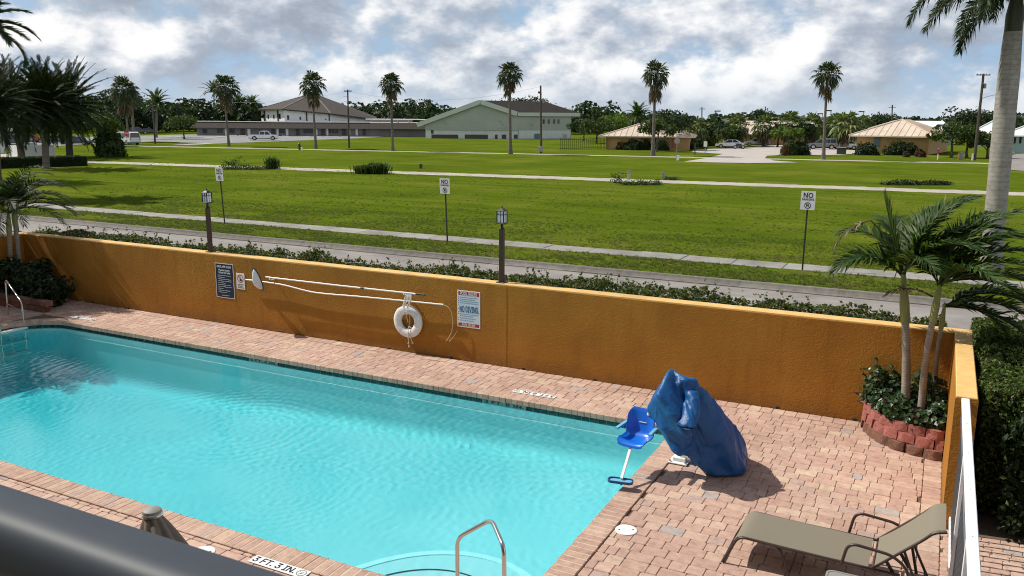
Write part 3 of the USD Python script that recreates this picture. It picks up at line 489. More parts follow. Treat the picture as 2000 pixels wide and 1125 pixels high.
# grass blades along the road and the pavement edges
def tuft(seed, nb=9, h=0.10, sp=0.05):
    rng = R(seed); m = MB()
    for k in range(nb):
        a = rng.uniform(0, 2 * PI); b = np.r_[rng.normal(0, sp, 2), 0]; hh = h * rng.uniform(0.5, 1.3); d = np.array([math.cos(a), math.sin(a), 0]); s = np.array([-d[1], d[0], 0]) * 0.012
        m.add([b - s, b + s, b + d * hh * 0.35 + [0, 0, hh * 0.7] + s * 0.7, b + d * hh * 0.35 + [0, 0, hh * 0.7] - s * 0.7, b + d * hh * 0.9 + [0, 0, hh]], [[0, 1, 2], [0, 2, 3], [3, 2, 4]])
    return m.get()
def scatter(name, P, sc, protos, mt, seed, label=None):
    rng = R(seed); pi = UsdGeom.PointInstancer.Define(stage, _path('/World', name)); pr = []
    for k, pm in enumerate(protos):
        pm = pm; m = usdkit.mesh(stage, f"{pi.GetPath()}/blade_{k + 1:03d}", pm, M_[mt]); UsdGeom.PrimvarsAPI(m).CreatePrimvar("tone", Sdf.ValueTypeNames.FloatArray, "vertex").Set(Vt.FloatArray.FromNumpy(tones(len(pm[0]), pm[1], str(k)))); pr.append(m.GetPath())
    n = len(P); pi.CreatePrototypesRel().SetTargets(pr); pi.CreateProtoIndicesAttr(Vt.IntArray.FromNumpy(rng.randint(0, len(protos), n).astype(np.int32)))
    pi.CreatePositionsAttr(Vt.Vec3fArray.FromNumpy(np.asarray(P, np.float32))); a = rng.uniform(0, 2 * PI, n)
    pi.CreateOrientationsAttr(Vt.QuathArray([Gf.Quath(float(math.cos(x / 2)), 0, 0, float(math.sin(x / 2))) for x in a]))
    pi.CreateScalesAttr(Vt.Vec3fArray.FromNumpy((np.ones((n, 3)) * np.asarray(sc)[:, None]).astype(np.float32)))
    return tag(pi.GetPrim(), label, 'grass', None, 'stuff')
rng = R(11)
def band(n, x0, x1, y0, y1): return np.c_[rng.uniform(x0, x1, n), rng.uniform(y0, y1, n), np.zeros(n)]
P = np.vstack([band(14000, -46, 4, 26.44, 29.22), band(300, -46, 4, 29.22, 29.32), band(500, -46, 4, 30.5, 30.6), band(16000, -46, 6, 30.55, 37)]); dn = meshkit.fbm(P * [0.5, 0.8, 1], 3, 4); P = P[rng.uniform(0.25, 0.62, len(P)) < dn]; sc = rng.uniform(0.35, 0.75, len(P)) * np.where(P[:, 1] > 30.6, 0.8, 1.0)
scatter('verge_grass', P, sc, [tuft(k) for k in range(5)], 'tuft', 12, 'short bright grass on the verges either side of the pavement')

def weed(seed):
    rng = R(seed); n = 16; a = rng.uniform(0, 2 * PI, n); r = rng.uniform(0.02, 0.16, n); P = np.c_[np.cos(a) * r, np.sin(a) * r, rng.uniform(0.015, 0.05, n)]
    return cards(P, np.tile([0, 0, 1.0], (n, 1)), 0.10, rng, 0.35, 0.5)
P = np.vstack([band(6000, -52, 8, 31, 48), band(4000, -75, 12, 48, 64)]); dn = meshkit.fbm(P * [0.4, 0.6, 1], 4, 14); P = P[rng.uniform(0.35, 0.75, len(P)) < dn]
scatter('lawn_weeds', P, rng.uniform(0.25, 0.75, len(P)), [weed(k) for k in range(4)], 'weed', 13, 'small weeds and uneven tufts scattered over the lawn')

# ------------------------------------------------------------------ pool
WL = -0.115
def pool_depth(x): return -0.113 - np.interp(x, [-20, -15, -9, -4.5, -3], [1.25, 1.2, 0.95, 0.8, 0.78])
pool = thing('swimming_pool', 'long turquoise swimming pool with brick coping beside orange wall', 'swimming pool', (-11.7, 9.96, 0))
ext = np.array(POOL.exterior.coords)[:-1]
if Polygon(ext).exterior.is_ccw is False: ext = ext[::-1]
ext = np.array(POOL.exterior.segmentize(0.5).coords)[:-1]
if not Polygon(ext).exterior.is_ccw: ext = ext[::-1]
n = len(ext); zb = pool_depth(ext[:, 0])
v = np.vstack([np.c_[ext, np.full(n, -0.178)], np.c_[ext, zb]]); f = np.array([[i, n + i, n + (i + 1) % n, (i + 1) % n] for i in range(n)])[:, ::-1]
obj('pool_wall', (v, f[:, ::-1]), M_['plaster'], pool, w=True)
gx = np.arange(-19.85, -3.4, 0.55); gv, gf = [], []
xs = np.linspace(-19.9, -3.45, 40); m = MB(); v = np.array([[x, y, pool_depth(x)] for x in xs for y in (6.9, 13.03)]); m.add(v, [[2 * i, 2 * i + 2, 2 * i + 3, 2 * i + 1] for i in range(39)])
obj('pool_floor', m, M_['plaster'], pool, smooth=True, w=True)
cv = MB(); rr = 0.22; xs = np.linspace(-19.0, -3.5, 40); an = np.linspace(0, PI / 2, 7); V = np.array([[x, 12.985 - rr + rr * math.sin(a), pool_depth(x) + 0.0008 + rr - rr * math.cos(a)] for x in xs for a in an]); cv.add(V, [[i * 7 + j, (i + 1) * 7 + j, (i + 1) * 7 + j + 1, i * 7 + j + 1] for i in range(39) for j in range(6)])
obj('cove', cv, M_['plaster'], pool, smooth=True, w=True)
# light ledge line on the far wall, below the waterline
obj('ledge', MB().box((-18.7, 12.955, -0.345), (-3.55, 12.985, -0.33)), M_['plaster'], pool, w=True)
# curved entry steps at the near right corner
def arcstep(r, z, mt, nosemt, nw, hw):
    pts = [(-4.85 + hw * math.cos(a), 6.9 + r * math.sin(a)) for a in np.linspace(0, PI, 48)]
    poly = Polygon([(p[0], p[1]) for p in pts]).intersection(sbox(-8, 6.96, -3.58, 12))
    obj('step', MB().prism(poly, -1.2 - 0.01 * r, z), M_[mt], pool, w=True)
    obj('step_edge', MB().prism(poly.difference(poly.buffer(-nw)).intersection(sbox(-8, 7.0, -3.66, 12)), z + 0.001, z + 0.012), M_[nosemt], pool, w=True)
arcstep(2.07, -0.68, 'plaster', 'nosing', 0.10, 1.64); arcstep(1.36, -0.56, 'plaster', 'tile', 0.014, 1.10)
# waterline: grout band with its square tiles
obj('grout_band', (np.vstack([np.c_[ext, np.full(n, -0.03)], np.c_[ext, np.full(n, -0.178)]]), np.array([[i, n + i, n + (i + 1) % n, (i + 1) % n] for i in range(n)])), M_['grout'], pool, w=True)
line = LineString(np.vstack([ext, ext[:1]])); s = 0.0; allt = MB()
while s < line.length - 0.15:
    a, b = np.array(line.interpolate(s + 0.006).coords[0]), np.array(line.interpolate(s + 0.149).coords[0]); d = (b - a) / np.linalg.norm(b - a); nrm = np.array([-d[1], d[0]]); c = (a + b) / 2
    far = c[1] > 12.6; m = MB()
    for z0, z1 in ((-0.172, -0.040),):
        vv = [np.r_[q + nrm * o, z] for q in (a, b) for o in (-0.004, 0.006) for z in (z0, z1)]; m.hull(vv)
    if far: obj('waterline_tile', m, M_['tile'], pool, w=True)
    else:
        for vv, ff in zip(m.v, m.f): pass
        allt.add(*m.get())
    s += 0.155
tag(obj('tile_band', allt, M_['tile'], pool, w=True), kind='stuff')
# water surface with ripples (real relief); 'focus' puts light gathered by crests and troughs into the water colour
dx = 0.029; xs = np.arange(-19.95, -3.40, dx); ys = np.arange(6.86, 13.06, dx); XX, YY = np.meshgrid(xs, ys, indexing='ij')
def waves(X, Y):
    h = np.zeros_like(X); rng = R(5); Z0 = np.zeros_like(X)
    env = np.clip((meshkit.fbm(np.stack([X * 0.30, Y * 0.42, Z0], -1), 3, 2) - 0.34) * 3.4, 0.12, 1.0)
    wx = X + 0.30 * meshkit.noise(np.stack([X * 0.8, Y * 0.8, Z0], -1), 9); wy = Y + 0.30 * meshkit.noise(np.stack([X * 0.8, Y * 0.8, Z0 + 1], -1), 8)
    for k in range(26):
        a = rng.normal(0.35, 0.55); lam = rng.uniform(0.115, 0.22); h += np.sin(2 * PI * (wx * math.cos(a) + wy * math.sin(a)) / lam + rng.uniform(0, 6.3)) * lam * 0.0024
    for cx, cy, r0, w0 in ((-9.9, 9.9, 1.2, 1.1), (-5.6, 12.2, 2.2, 1.0), (-13.2, 11.2, 0.6, 0.8)):
        r = np.hypot(wx - cx, wy - cy); h += 0.0018 * np.sin(2 * PI * r / 0.19) * np.exp(-((r - r0) / w0) ** 2)
    return h * env
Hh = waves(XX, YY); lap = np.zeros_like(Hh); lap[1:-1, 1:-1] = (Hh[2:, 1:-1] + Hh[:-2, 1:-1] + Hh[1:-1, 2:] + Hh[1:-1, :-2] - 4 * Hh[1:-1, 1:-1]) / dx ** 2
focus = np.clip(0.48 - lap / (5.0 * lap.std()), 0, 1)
nx, ny = XX.shape; idx = np.arange(nx * ny).reshape(nx, ny)
v = np.stack([XX, YY, WL + Hh], -1).reshape(-1, 3); f = np.stack([idx[:-1, :-1], idx[1:, :-1], idx[1:, 1:], idx[:-1, 1:]], -1).reshape(-1, 4)
cc = (XX[:-1, :-1] + dx / 2).ravel(), (YY[:-1, :-1] + dx / 2).ravel()
import shapely
ok = shapely.contains_xy(POOL.buffer(0.03), cc[0], cc[1]); f = f[ok]; f = np.vstack([f[:, [0, 1, 2]], f[:, [0, 2, 3]]])
keep = np.unique(f); rem = -np.ones(len(v), int); rem[keep] = np.arange(len(keep))
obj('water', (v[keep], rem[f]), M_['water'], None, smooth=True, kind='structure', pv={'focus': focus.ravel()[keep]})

# coping bricks round the pool (soldier course)
cop = POOL.buffer(0.30, join_style=2).difference(POOL.buffer(-0.03)); C = []
def brick(c, tx, wdt, dep, z0=-0.078, z1=0.012, bev=0.007, rng=None, front=0.02):
    """a coping brick: c centre xy, tx unit vector along the pool edge, the outward side at +normal"""
    nrm = np.array([-tx[1], tx[0]]); P = []
    for sx in (-1, 1):
        for sy in (-1, 1):
            for zz in (0, 1):
                q = np.array(c) + tx * sx * (wdt / 2 - (bev if zz else 0)) + nrm * sy * (dep / 2 - (bev if zz else 0)); P.append(np.r_[q, z1 if zz else z1 - bev])
            q = np.array(c) + tx * sx * wdt / 2 + nrm * sy * dep / 2; P.append(np.r_[q, z0])
    m = MB(); m.hull(P); return m.get()
rng = R(21); bricks = []
def run(a, b, out, step=0.118, dep=0.315):
    a, b = np.array(a, float), np.array(b, float); L = np.linalg.norm(b - a); d = (b - a) / L; k = int(round(L / step)); st = L / k
    for i in range(k):
        c = a + d * st * (i + 0.5) + np.array(out) * (dep / 2 - 0.035) + rng.normal(0, 0.002, 2); bricks.append((c, brick(c, d, st - 0.009, dep, z1=0.012 + rng.normal(0, 0.0015))))
run((-18.75, 12.98), (-3.53, 12.98), (0, 1)); run((-3.53, 13.26), (-3.53, 6.68), (1, 0)); run((-3.53, 6.95), (-19.85, 6.95), (0, -1)); run((-19.85, 6.95), (-19.85, 11.88), (-1, 0))
for i in range(14):
    a = PI - (i + 0.5) / 14 * PI / 2; o = np.array([math.cos(a), math.sin(a)]); c = np.array([-18.75, 11.88]) + o * (1.1 - 0.035 + 0.1575); d = np.array([o[1], -o[0]]); bricks.append((c, brick(c, d, 0.132, 0.315)))
def seen(c):                                            # size in the photograph
    q = CR @ (np.r_[c, 0.0] - EYE)
    if q[2] > -0.2: return 0
    px, py = 1000 - F_PX * q[0] / q[2], 562.5 + F_PX * q[1] / q[2]
    return (1.0 / (q @ q)) if (-15 < px < 2015 and -15 < py < 1140) else 0
def pieces(lst, name, mt, parent, rest, most=300):
    lst = sorted(lst, key=lambda b: -seen(b[0])); rst = MB(); cnt = 0
    for i, (c, m) in enumerate(lst):
        if i < most: obj(name, m, M_[mt], parent, w=True)
        else: rst.add(*m); cnt += 1
    if cnt: obj(rest, rst, M_[mt], parent, w=True, kind='stuff')
obj('mortar_bed', MB().prism(POOL.buffer(0.272, join_style=2).difference(POOL.buffer(-0.022)), -0.06, 0.0085), M_['mortar'], pool, w=True)
pieces(bricks, 'coping_brick', 'coping', pool, 'coping_bricks_beyond')

# paved deck
deck = thing('pool_deck', None, None, (-3, 10, 0), kind='structure')
obj('bedding', sheet(DECK.difference(POOL.buffer(0.1)), -0.022), M_['sand'], deck, w=True)
def paver(x0, y0, x1, y1, rng, gap=0.0024, ch=0.016, h=0.0):
    x0, x1, y0, y1 = x0 + gap, x1 - gap, y0 + gap, y1 - gap; c = ch * rng.uniform(0.7, 1.3); z = h + rng.normal(0, 0.0016); tx, ty = rng.normal(0, 0.004, 2)
    o = [(x0 + c, y0), (x1 - c, y0), (x1, y0 + c), (x1, y1 - c), (x1 - c, y1), (x0 + c, y1), (x0, y1 - c), (x0, y0 + c)]; mx, my = (x0 + x1) / 2, (y0 + y1) / 2; b = 0.006
    V = [(x, y, -0.03) for x, y in o] + [(x, y, z - 0.006 + (x - mx) * tx + (y - my) * ty) for x, y in o] + [(mx + (x - mx) * (1 - b / (x1 - mx)), my + (y - my) * (1 - b / (y1 - my)), z + (x - mx) * tx + (y - my) * ty) for x, y in o] 
    f = [[i, (i + 1) % 8, 8 + (i + 1) % 8, 8 + i] for i in range(8)] + [[8 + i, 8 + (i + 1) % 8, 16 + (i + 1) % 8, 16 + i] for i in range(8)]
    m = MB(); f3 = [t for q in f for t in ([q[0], q[1], q[2]], [q[0], q[2], q[3]])] + [[16, 16 + i, 17 + i] for i in range(1, 7)]; m.add(V, f3); return m.get()
rng = R(31); pav = []
HOLES = POOL.buffer(0.288, join_style=2); PLANT = Point(X_R, Y_W).buffer(1.15)
def field(X0, X1, Y0, Y1, row=0.20, ws=(0.2, 0.2, 0.3, 0.3, 0.2, 0.13)):
    y = Y0
    while y < Y1 - 0.05:
        h = min(row, Y1 - y); x = X0 + rng.uniform(-0.2, 0)
        while x < X1 - 0.03:
            w_ = rng.choice(ws); a, b = max(x, X0), min(x + w_, X1)
            if b - a > 0.05:
                cc = ((a + b) / 2, y + h / 2)
                bx = sbox(a, y, b, y + h); 
                if not HOLES.intersects(bx.buffer(-0.02)) and not PLANT.contains(bx): pav.append((np.array(cc), paver(a, y, b, y + h, rng)))
                elif HOLES.intersects(bx.buffer(-0.02)):
                    rr = bx.difference(HOLES.buffer(0.006))
                    if rr.area > 0.003:
                        bb = rr.bounds
                        if (bb[2] - bb[0]) > 0.05 and (bb[3] - bb[1]) > 0.05 and abs(rr.area - (bb[2] - bb[0]) * (bb[3] - bb[1])) < 0.25 * rr.area: pav.append((np.array(cc), paver(bb[0], bb[1], bb[2], bb[3], rng)))
            x += w_
        y += row
SOL = 0.27
field(-22.9, X_R - 0.24, 12.98 + 0.285, Y_W - SOL, row=0.191); field(-3.238, X_R - 0.24, 5.0, 13.265, row=0.20); field(-22.9, -3.22, 4.4, 6.66, row=0.20); field(-22.9, -20.14, 6.66, 13.265, row=0.20)
x = -22.9
while x < X_R - 0.02:                                    # soldier course along the wall, then along the side wall
    pav.append((np.array([x + 0.1, Y_W - SOL / 2]), paver(x, Y_W - SOL, min(x + 0.2, X_R), Y_W - 0.005, rng))); x += 0.2
y = 5.0
while y < Y_W - SOL - 0.03:
    pav.append((np.array([X_R - 0.12, y + 0.1]), paver(X_R - 0.24, y, X_R + 0.0, min(y + 0.2, Y_W - SOL), rng, gap=0.004))); y += 0.2
field(X_R + 0.0, X_R + 3.2, 8.0, 11.12, row=0.112, ws=(0.2, 0.22))
pieces(pav, 'paver', 'paver', deck, 'pavers_beyond')
def marker(cx, cy, wdt, hgt, rz, text, label, circle=1):
    t = thing('depth_marker', label, 'depth marker', (cx, cy, 0.006), rz)
    obj('plate', MB().box((-wdt / 2, -hgt / 2, 0), (wdt / 2, hgt / 2, 0.008), 0.002), M_['white'], t)
    tm = meshkit.text_mesh(text, hgt * 0.64, 0.002, bold=True); b = tm.bounds; room = wdt * (0.76 if circle else 0.9); k = min(1.0, room / (b[1][0] - b[0][0])); tm.apply_scale([k, 1, 1]); b = tm.bounds
    tm.apply_translation([-wdt / 2 + 0.03 - b[0][0], -(b[0][1] + b[1][1]) / 2, 0.0085]); obj('lettering', tm, M_['black'], t)
    if circle:
        c = np.array([wdt / 2 - hgt * 0.52, 0]); rg = Point(c).buffer(hgt * 0.40).difference(Point(c).buffer(hgt * 0.32))
        obj('no_diving_symbol', MB().prism(rg, 0.0085, 0.0105).prism(LineString([c + [-0.28 * hgt, 0.22 * hgt], c + [0.28 * hgt, -0.22 * hgt]]).buffer(0.022 * hgt), 0.0087, 0.0107).prism(LineString([c + [-0.1 * hgt, -0.2 * hgt], c + [0.12 * hgt, 0.12 * hgt]]).buffer(0.05 * hgt), 0.0089, 0.0104), M_['greyplastic'], t)
    return t
a = G(490, 1083, 0.01); b = G(618, 1121, 0.01); c = (a + b) / 2
marker(-6.28, 6.585, 0.80, 0.155, 0.0, '3 FT. 3 IN.', 'white depth marker reading 3 FT. 3 IN. on the near poolside')
marker(-6.36, 13.41, 0.86, 0.15, PI, '3 FT. 8 IN.', 'white depth marker lying upside down on the far coping near the lift')
marker(-18.85, 13.42, 0.86, 0.15, PI, '5 FT. 6 IN.', 'faded white depth marker at the far left end of the pool')
def tile_text(x0, x1, text, label):
    t = thing('waterline_marking', label, 'depth marking', ((x0 + x1) / 2, 12.965, -0.115))
    tm = meshkit.text_mesh(text, 0.05, 0.003, bold=True); b = tm.bounds; k = (x1 - x0) * 0.9 / (b[1][0] - b[0][0]); v = tm.vertices.copy(); v[:, 0] = (v[:, 0] - (b[0][0] + b[1][0]) / 2) * k; v[:, 1] -= (b[0][1] + b[1][1]) / 2
    obj('lettering', (np.c_[v[:, 0], -v[:, 2] - 0.011, v[:, 1]], tm.faces), M_['black'], t); obj('plate', MB().box((-(x1 - x0) / 2, -0.0105, -0.05), ((x1 - x0) / 2, -0.001, 0.04)), M_['grout'], t)
tile_text(-7.20, -6.30, '3 FT. 8 IN.', 'black depth figures on the waterline tiles below the upside down marker')
tile_text(-12.9, -12.1, '4 FT. 6 IN.', 'black depth figures on the waterline tiles below the pool net')
def lid(p, label):
    t = thing('skimmer_lid', label, 'skimmer lid', (p[0], p[1], 0.0)); obj('cover', MB().lathe([(0.135, -0.01), (0.135, 0.010), (0.125, 0.014), (0.0, 0.014)], sides=28), M_['white'], t)
    for s in (-1, 1): obj('finger_hole', MB().lathe([(0.013, 0.0145), (0.0, 0.0150)], (0.075 * s, 0.04 * s, 0), 10), M_['black'], t)
    obj('moulded_ring', MB().lathe([(0.045, 0.0142), (0.045, 0.0165), (0.035, 0.0165), (0.035, 0.0142)], sides=20), M_['white'], t)
lid(G(1223, 1036), 'white round skimmer lid set in the pavers near the lounger'); lid(G(397, 1079), 'white round skimmer lid half hidden by the balcony rail')

# ------------------------------------------------------------------ orange wall
wall = thing('garden_wall', 'orange stucco garden wall along the pool, its top coloured paler for sun glare', 'wall', (-11, 14.85, 0))
ZT = 1.70
def wall_grid(a, b, z0, z1, th, parent, seed):
    """stuccoed wall from a to b (its inner face), thickness to the left of a->b, slightly uneven"""
    a, b = np.array(a, float), np.array(b, float); L = np.linalg.norm(b - a); d = (b - a) / L; nn = np.array([-d[1], d[0]])
    m = MB(); k = max(int(L / 0.25), 2); t = np.linspace(0, L, k)
    e = math.copysign(0.015, th); prof = [(0, z0), (0, z1 - 0.02), (e, z1 - 0.004), (th - e, z1 - 0.004), (th, z1 - 0.02), (th, z0)]
    V = np.array([np.r_[a + d * tt + nn * (o + (meshkit.noise(np.array([tt * 0.8, z, seed])) - 0.5) * 0.012 * (1 if 0 <= o < 0.01 else 0)), z] for tt in t for o, z in prof]); n = len(prof)
    m.add(V, [[i * n + j, (i + 1) * n + j, (i + 1) * n + j + 1, i * n + j + 1] for i in range(k - 1) for j in range(n - 1)]); m.add(V[:n], [[0, i + 1, i] for i in range(1, n - 1)]); m.add(V[-n:], [[0, i, i + 1] for i in range(1, n - 1)])
    obj('wall_run', m, M_['stucco'], parent, w=True)
wall_grid((X_L - 0.3, Y_W), (X_R + 0.25, Y_W), -0.1, ZT, 0.30, wall, 1)
obj('wall_cap', MB().box((X_L - 0.3, Y_W + 0.008, ZT - 0.03), (X_R + 0.25, Y_W + 0.292, ZT + 0.012), 0.008), M_['cap'], wall, w=True)  # thin top strip in the glare-paled wall colour
wall_grid((X_R, 11.18), (X_R + 1e-6, Y_W - 0.002), -0.1, ZT, -0.25, wall, 5)
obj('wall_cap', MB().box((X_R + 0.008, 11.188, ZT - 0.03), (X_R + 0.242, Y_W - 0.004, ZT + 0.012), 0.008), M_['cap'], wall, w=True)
wall_grid((X_L - 0.3, 2.0), (X_L - 0.3, Y_W - 0.002), -0.1, ZT, -0.3, wall, 9)
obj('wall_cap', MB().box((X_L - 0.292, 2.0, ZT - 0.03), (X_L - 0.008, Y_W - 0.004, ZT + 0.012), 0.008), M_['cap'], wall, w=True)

rng = R(17)
for k in range(13):
    x = -20.2 + k * 1.62 + rng.normal(0, 0.12); obj('drain_hole', MB().box((x - 0.035, Y_W - 0.006, 0.0), (x + 0.035, Y_W + 0.05, 0.045), 0.004), M_['black'], wall, w=True)
obj('control_joint', MB().box((-7.62, Y_W - 0.004, 0.0), (-7.606, Y_W + 0.01, ZT - 0.03)), M_['stucco'], wall, w=True)

# lamps standing on the wall
def lamp(x, y, label):
    t = thing('lamp_post', label, 'lamp', (x, y, ZT + 0.01), group='lamp posts on the orange wall')
    obj('base_plate', MB().box((-0.09, -0.09, 0), (0.09, 0.09, 0.02), 0.004), M_['brownpost'], t)
    obj('post', MB().box((-0.045, -0.045, 0.02), (0.045, 0.045, 1.10), 0.006), M_['brownpost'], t)
    obj('neck', MB().lathe([(0.0, 1.10), (0.05, 1.10), (0.028, 1.13), (0.028, 1.18), (0.05, 1.20), (0.0, 1.20)], sides=14), M_['black'], t)
    ln = obj('lantern_frame', lantern(), M_['black'], t)
    obj('lantern_glass', MB().box((-0.068, -0.068, 1.222), (0.068, 0.068, 1.449)), M_['frost'], t)
    obj('finial', MB().lathe([(0.0, 1.56), (0.012, 1.55), (0.016, 1.535), (0.009, 1.515), (0.026, 1.497)], sides=10), M_['black'], t)
    return t
def lantern():
    m = MB(); m.box((-0.088, -0.088, 1.20), (0.088, 0.088, 1.22), 0.004)
    for sx in (-1, 1):
        for sy in (-1, 1): m.obox((sx * 0.075, sy * 0.075, 1.22), (sx * 0.075, sy * 0.075, 1.45), 0.016, 0.016, (1, 0, 0))
        m.box((sx * 0.071 - 0.003, -0.005, 1.22), (sx * 0.071 + 0.003, 0.005, 1.45)); m.box((-0.005, sx * 0.071 - 0.003, 1.22), (0.005, sx * 0.071 + 0.003, 1.45))
        m.box((sx * 0.073 - 0.003, -0.07, 1.375), (sx * 0.073 + 0.003, 0.07, 1.386)); m.box((-0.07, sx * 0.073 - 0.003, 1.375), (0.07, sx * 0.073 + 0.003, 1.386))
    m.box((-0.092, -0.092, 1.45), (0.092, 0.092, 1.463), 0.004)
    m.hull([(sx * 0.075, sy * 0.075, 1.463) for sx in (-1, 1) for sy in (-1, 1)] + [(sx * 0.025, sy * 0.025, 1.50) for sx in (-1, 1) for sy in (-1, 1)])
    return m
for px, py, lab in ((411, 489, 'brown lantern post on the orange wall above the navy notice board'), (980, 551, 'brown lantern post on the orange wall near the red pool rules sign'), (33, 452, 'brown lantern post behind palm fronds at the left end of the orange wall')):
    q = PY(px, py, Y_W + 0.16); lamp(q[0], Y_W + 0.16, lab)

# ------------------------------------------------------------------ things hung on the wall
def onwall(x, y, off=0.0): return PY(x, y, Y_W - off)
def wall_text(txt, h, x, z, parent, mt, bold=False, maxw=None, y=-0.0075, center=True, name='lettering'):
    tm = meshkit.text_mesh(txt, h, 0.002, bold=bold); b = tm.bounds; k = 1.0 if not maxw else min(1.0, maxw / (b[1][0] - b[0][0])); v = tm.vertices.copy()
    v[:, 0] = (v[:, 0] - ((b[0][0] + b[1][0]) / 2 if center else b[0][0])) * k + x; v[:, 1] -= (b[0][1] + b[1][1]) / 2
    return obj(name, (np.c_[v[:, 0], -v[:, 2] + y, v[:, 1] + z], tm.faces), M_[mt], parent)
def lines(rows, x0, mt, parent, hgt=0.010, y=-0.0065, seed=1, name='small_print'):
    """lines of print too small to read: broken strokes"""
    rng = R(seed); m = MB()
    for z, w_ in rows:
        x = x0
        while x < x0 + w_:
            l = min(rng.uniform(0.018, 0.055), x0 + w_ - x); m.box((x, y - 0.001, z - hgt / 2), (x + l, y + 0.0005, z + hgt / 2)); x += l + 0.009
    obj(name, m, M_[mt], parent)
def board(name, label, px0, px1, mt, edge=None, ew=0.012):
    a, b = onwall(*px0), onwall(*px1); c = (a + b) / 2; w_, h_ = b[0] - a[0], a[2] - b[2]
    t = thing(name, label, 'sign', (c[0], Y_W, c[2])); obj('board', MB().box((-w_ / 2, -0.006, -h_ / 2), (w_ / 2, 0.003, h_ / 2), 0.0015), M_[mt], t)
    if edge: obj('edge_band', MB().box((-w_ / 2 - 0.003, -0.0068, -h_ / 2 - 0.003), (w_ / 2 + 0.003, -0.0002, -h_ / 2 + ew)).box((-w_ / 2 - 0.003, -0.0068, h_ / 2 - ew), (w_ / 2 + 0.003, -0.0002, h_ / 2 + 0.003)).box((-w_ / 2 - 0.003, -0.0069, -h_ / 2 + ew), (-w_ / 2 + ew, -0.0002, h_ / 2 - ew)).box((w_ / 2 - ew, -0.0069, -h_ / 2 + ew), (w_ / 2 + 0.003, -0.0002, h_ / 2 - ew)), M_[edge], t)
    return t, w_, h_
t, w_, h_ = board('notice_board', 'tall navy notice board with white print on the orange wall', (420, 513), (459, 584), 'navy', 'frost', 0.009)
wall_text('ENCLARE CARE', 0.048, 0, h_ * 0.41, t, 'white', True, w_ * 0.78); wall_text('Please kindly', 0.042, 0, h_ * 0.30, t, 'white', True, w_ * 0.62); wall_text('follow the rules', 0.042, 0, h_ * 0.235, t, 'white', True, w_ * 0.66)
lines([(h_ * (0.15 - 0.055 * k), w_ * (0.72, 0.4, 0.74, 0.76, 0.42, 0.7, 0.74, 0.3, 0.66, 0.45)[k]) for k in range(10)], -w_ * 0.38, 'frost', t, 0.009, seed=3); lines([(-h_ * 0.43, w_ * 0.4)], -w_ * 0.2, 'frost', t, 0.009, seed=4)
t, w_, h_ = board('warning_sign', 'small white prohibition sign beside the navy notice board', (461, 533), (479, 566), 'white')
c = np.array([0, h_ * 0.17]); r0 = w_ * 0.36
mm = MB(); mm.prism(Point(c).buffer(r0).difference(Point(c).buffer(r0 * 0.82)), 0, 0.002).prism(LineString([c + [-r0 * 0.62, r0 * 0.62], c + [r0 * 0.62, -r0 * 0.62]]).buffer(r0 * 0.09), 0.0002, 0.0022); v, f = mm.get()
obj('prohibition_ring', (np.c_[v[:, 0], -v[:, 2] - 0.0062, v[:, 1]], f), M_['red'], t)
mm = MB(); mm.prism(sbox(c[0] - r0 * 0.22, c[1] - r0 * 0.62, c[0] + r0 * 0.18, c[1] + r0 * 0.1), 0, 0.001).prism(sbox(c[0] - r0 * 0.1, c[1] + r0 * 0.1, c[0] + r0 * 0.06, c[1] + r0 * 0.5), 0, 0.001).prism(sbox(c[0] + r0 * 0.24, c[1] - r0 * 0.6, c[0] + r0 * 0.5, c[1] - r0 * 0.1), 0, 0.001); v, f = mm.get()
obj('bottle_picture', (np.c_[v[:, 0], -v[:, 2] - 0.0061, v[:, 1]], f), M_['black'], t)
lines([(-h_ * 0.2, w_ * 0.72), (-h_ * 0.3, w_ * 0.6), (-h_ * 0.4, w_ * 0.72)], -w_ * 0.36, 'greenpost', t, 0.018, seed=5)
t, w_, h_ = board('pool_rules_sign', 'white pool rules sign with red banners and blue NO DIVING on the orange wall', (893, 566), (938, 643), 'white')
obj('pale_panel', MB().box((-w_ * 0.40, -0.0066, -h_ * 0.38), (w_ * 0.46, -0.0058, h_ * 0.36)), M_['skyblue'], t)
for z0, z1, nm in ((h_ * 0.37, h_ * 0.475, 'red_banner'), (-h_ * 0.47, -h_ * 0.385, 'red_banner')): obj(nm, MB().box((-w_ * 0.45, -0.0068, z0), (w_ * 0.46, -0.0059, z1)), M_['red'], t)
wall_text('POOL RULES', 0.066, 0, h_ * 0.422, t, 'white', True, w_ * 0.74); wall_text('POOL HOURS', 0.045, 0, -h_ * 0.428, t, 'white', True, w_ * 0.56)
wall_text('NO DIVING.', 0.125, w_ * 0.03, -h_ * 0.015 + 0.01, t, 'inkblue', True, w_ * 0.84)
lines([(h_ * z, w_ * k) for z, k in ((0.315, 0.74), (0.265, 0.66), (0.215, 0.8), (0.165, 0.8), (-0.14, 0.8), (-0.19, 0.6), (-0.25, 0.68), (-0.31, 0.6))], -w_ * 0.38, 'midblue', t, 0.013, -0.0072, 6)
mm = MB()
for z in (0.315, 0.265, 0.215, 0.165, 0.115, 0.0, -0.09, -0.14, -0.25, -0.31): mm.box((-w_ * 0.45, -0.0075, h_ * z - 0.009), (-w_ * 0.42, -0.0062, h_ * z + 0.009))
obj('bullet', mm, M_['inkblue'], t)
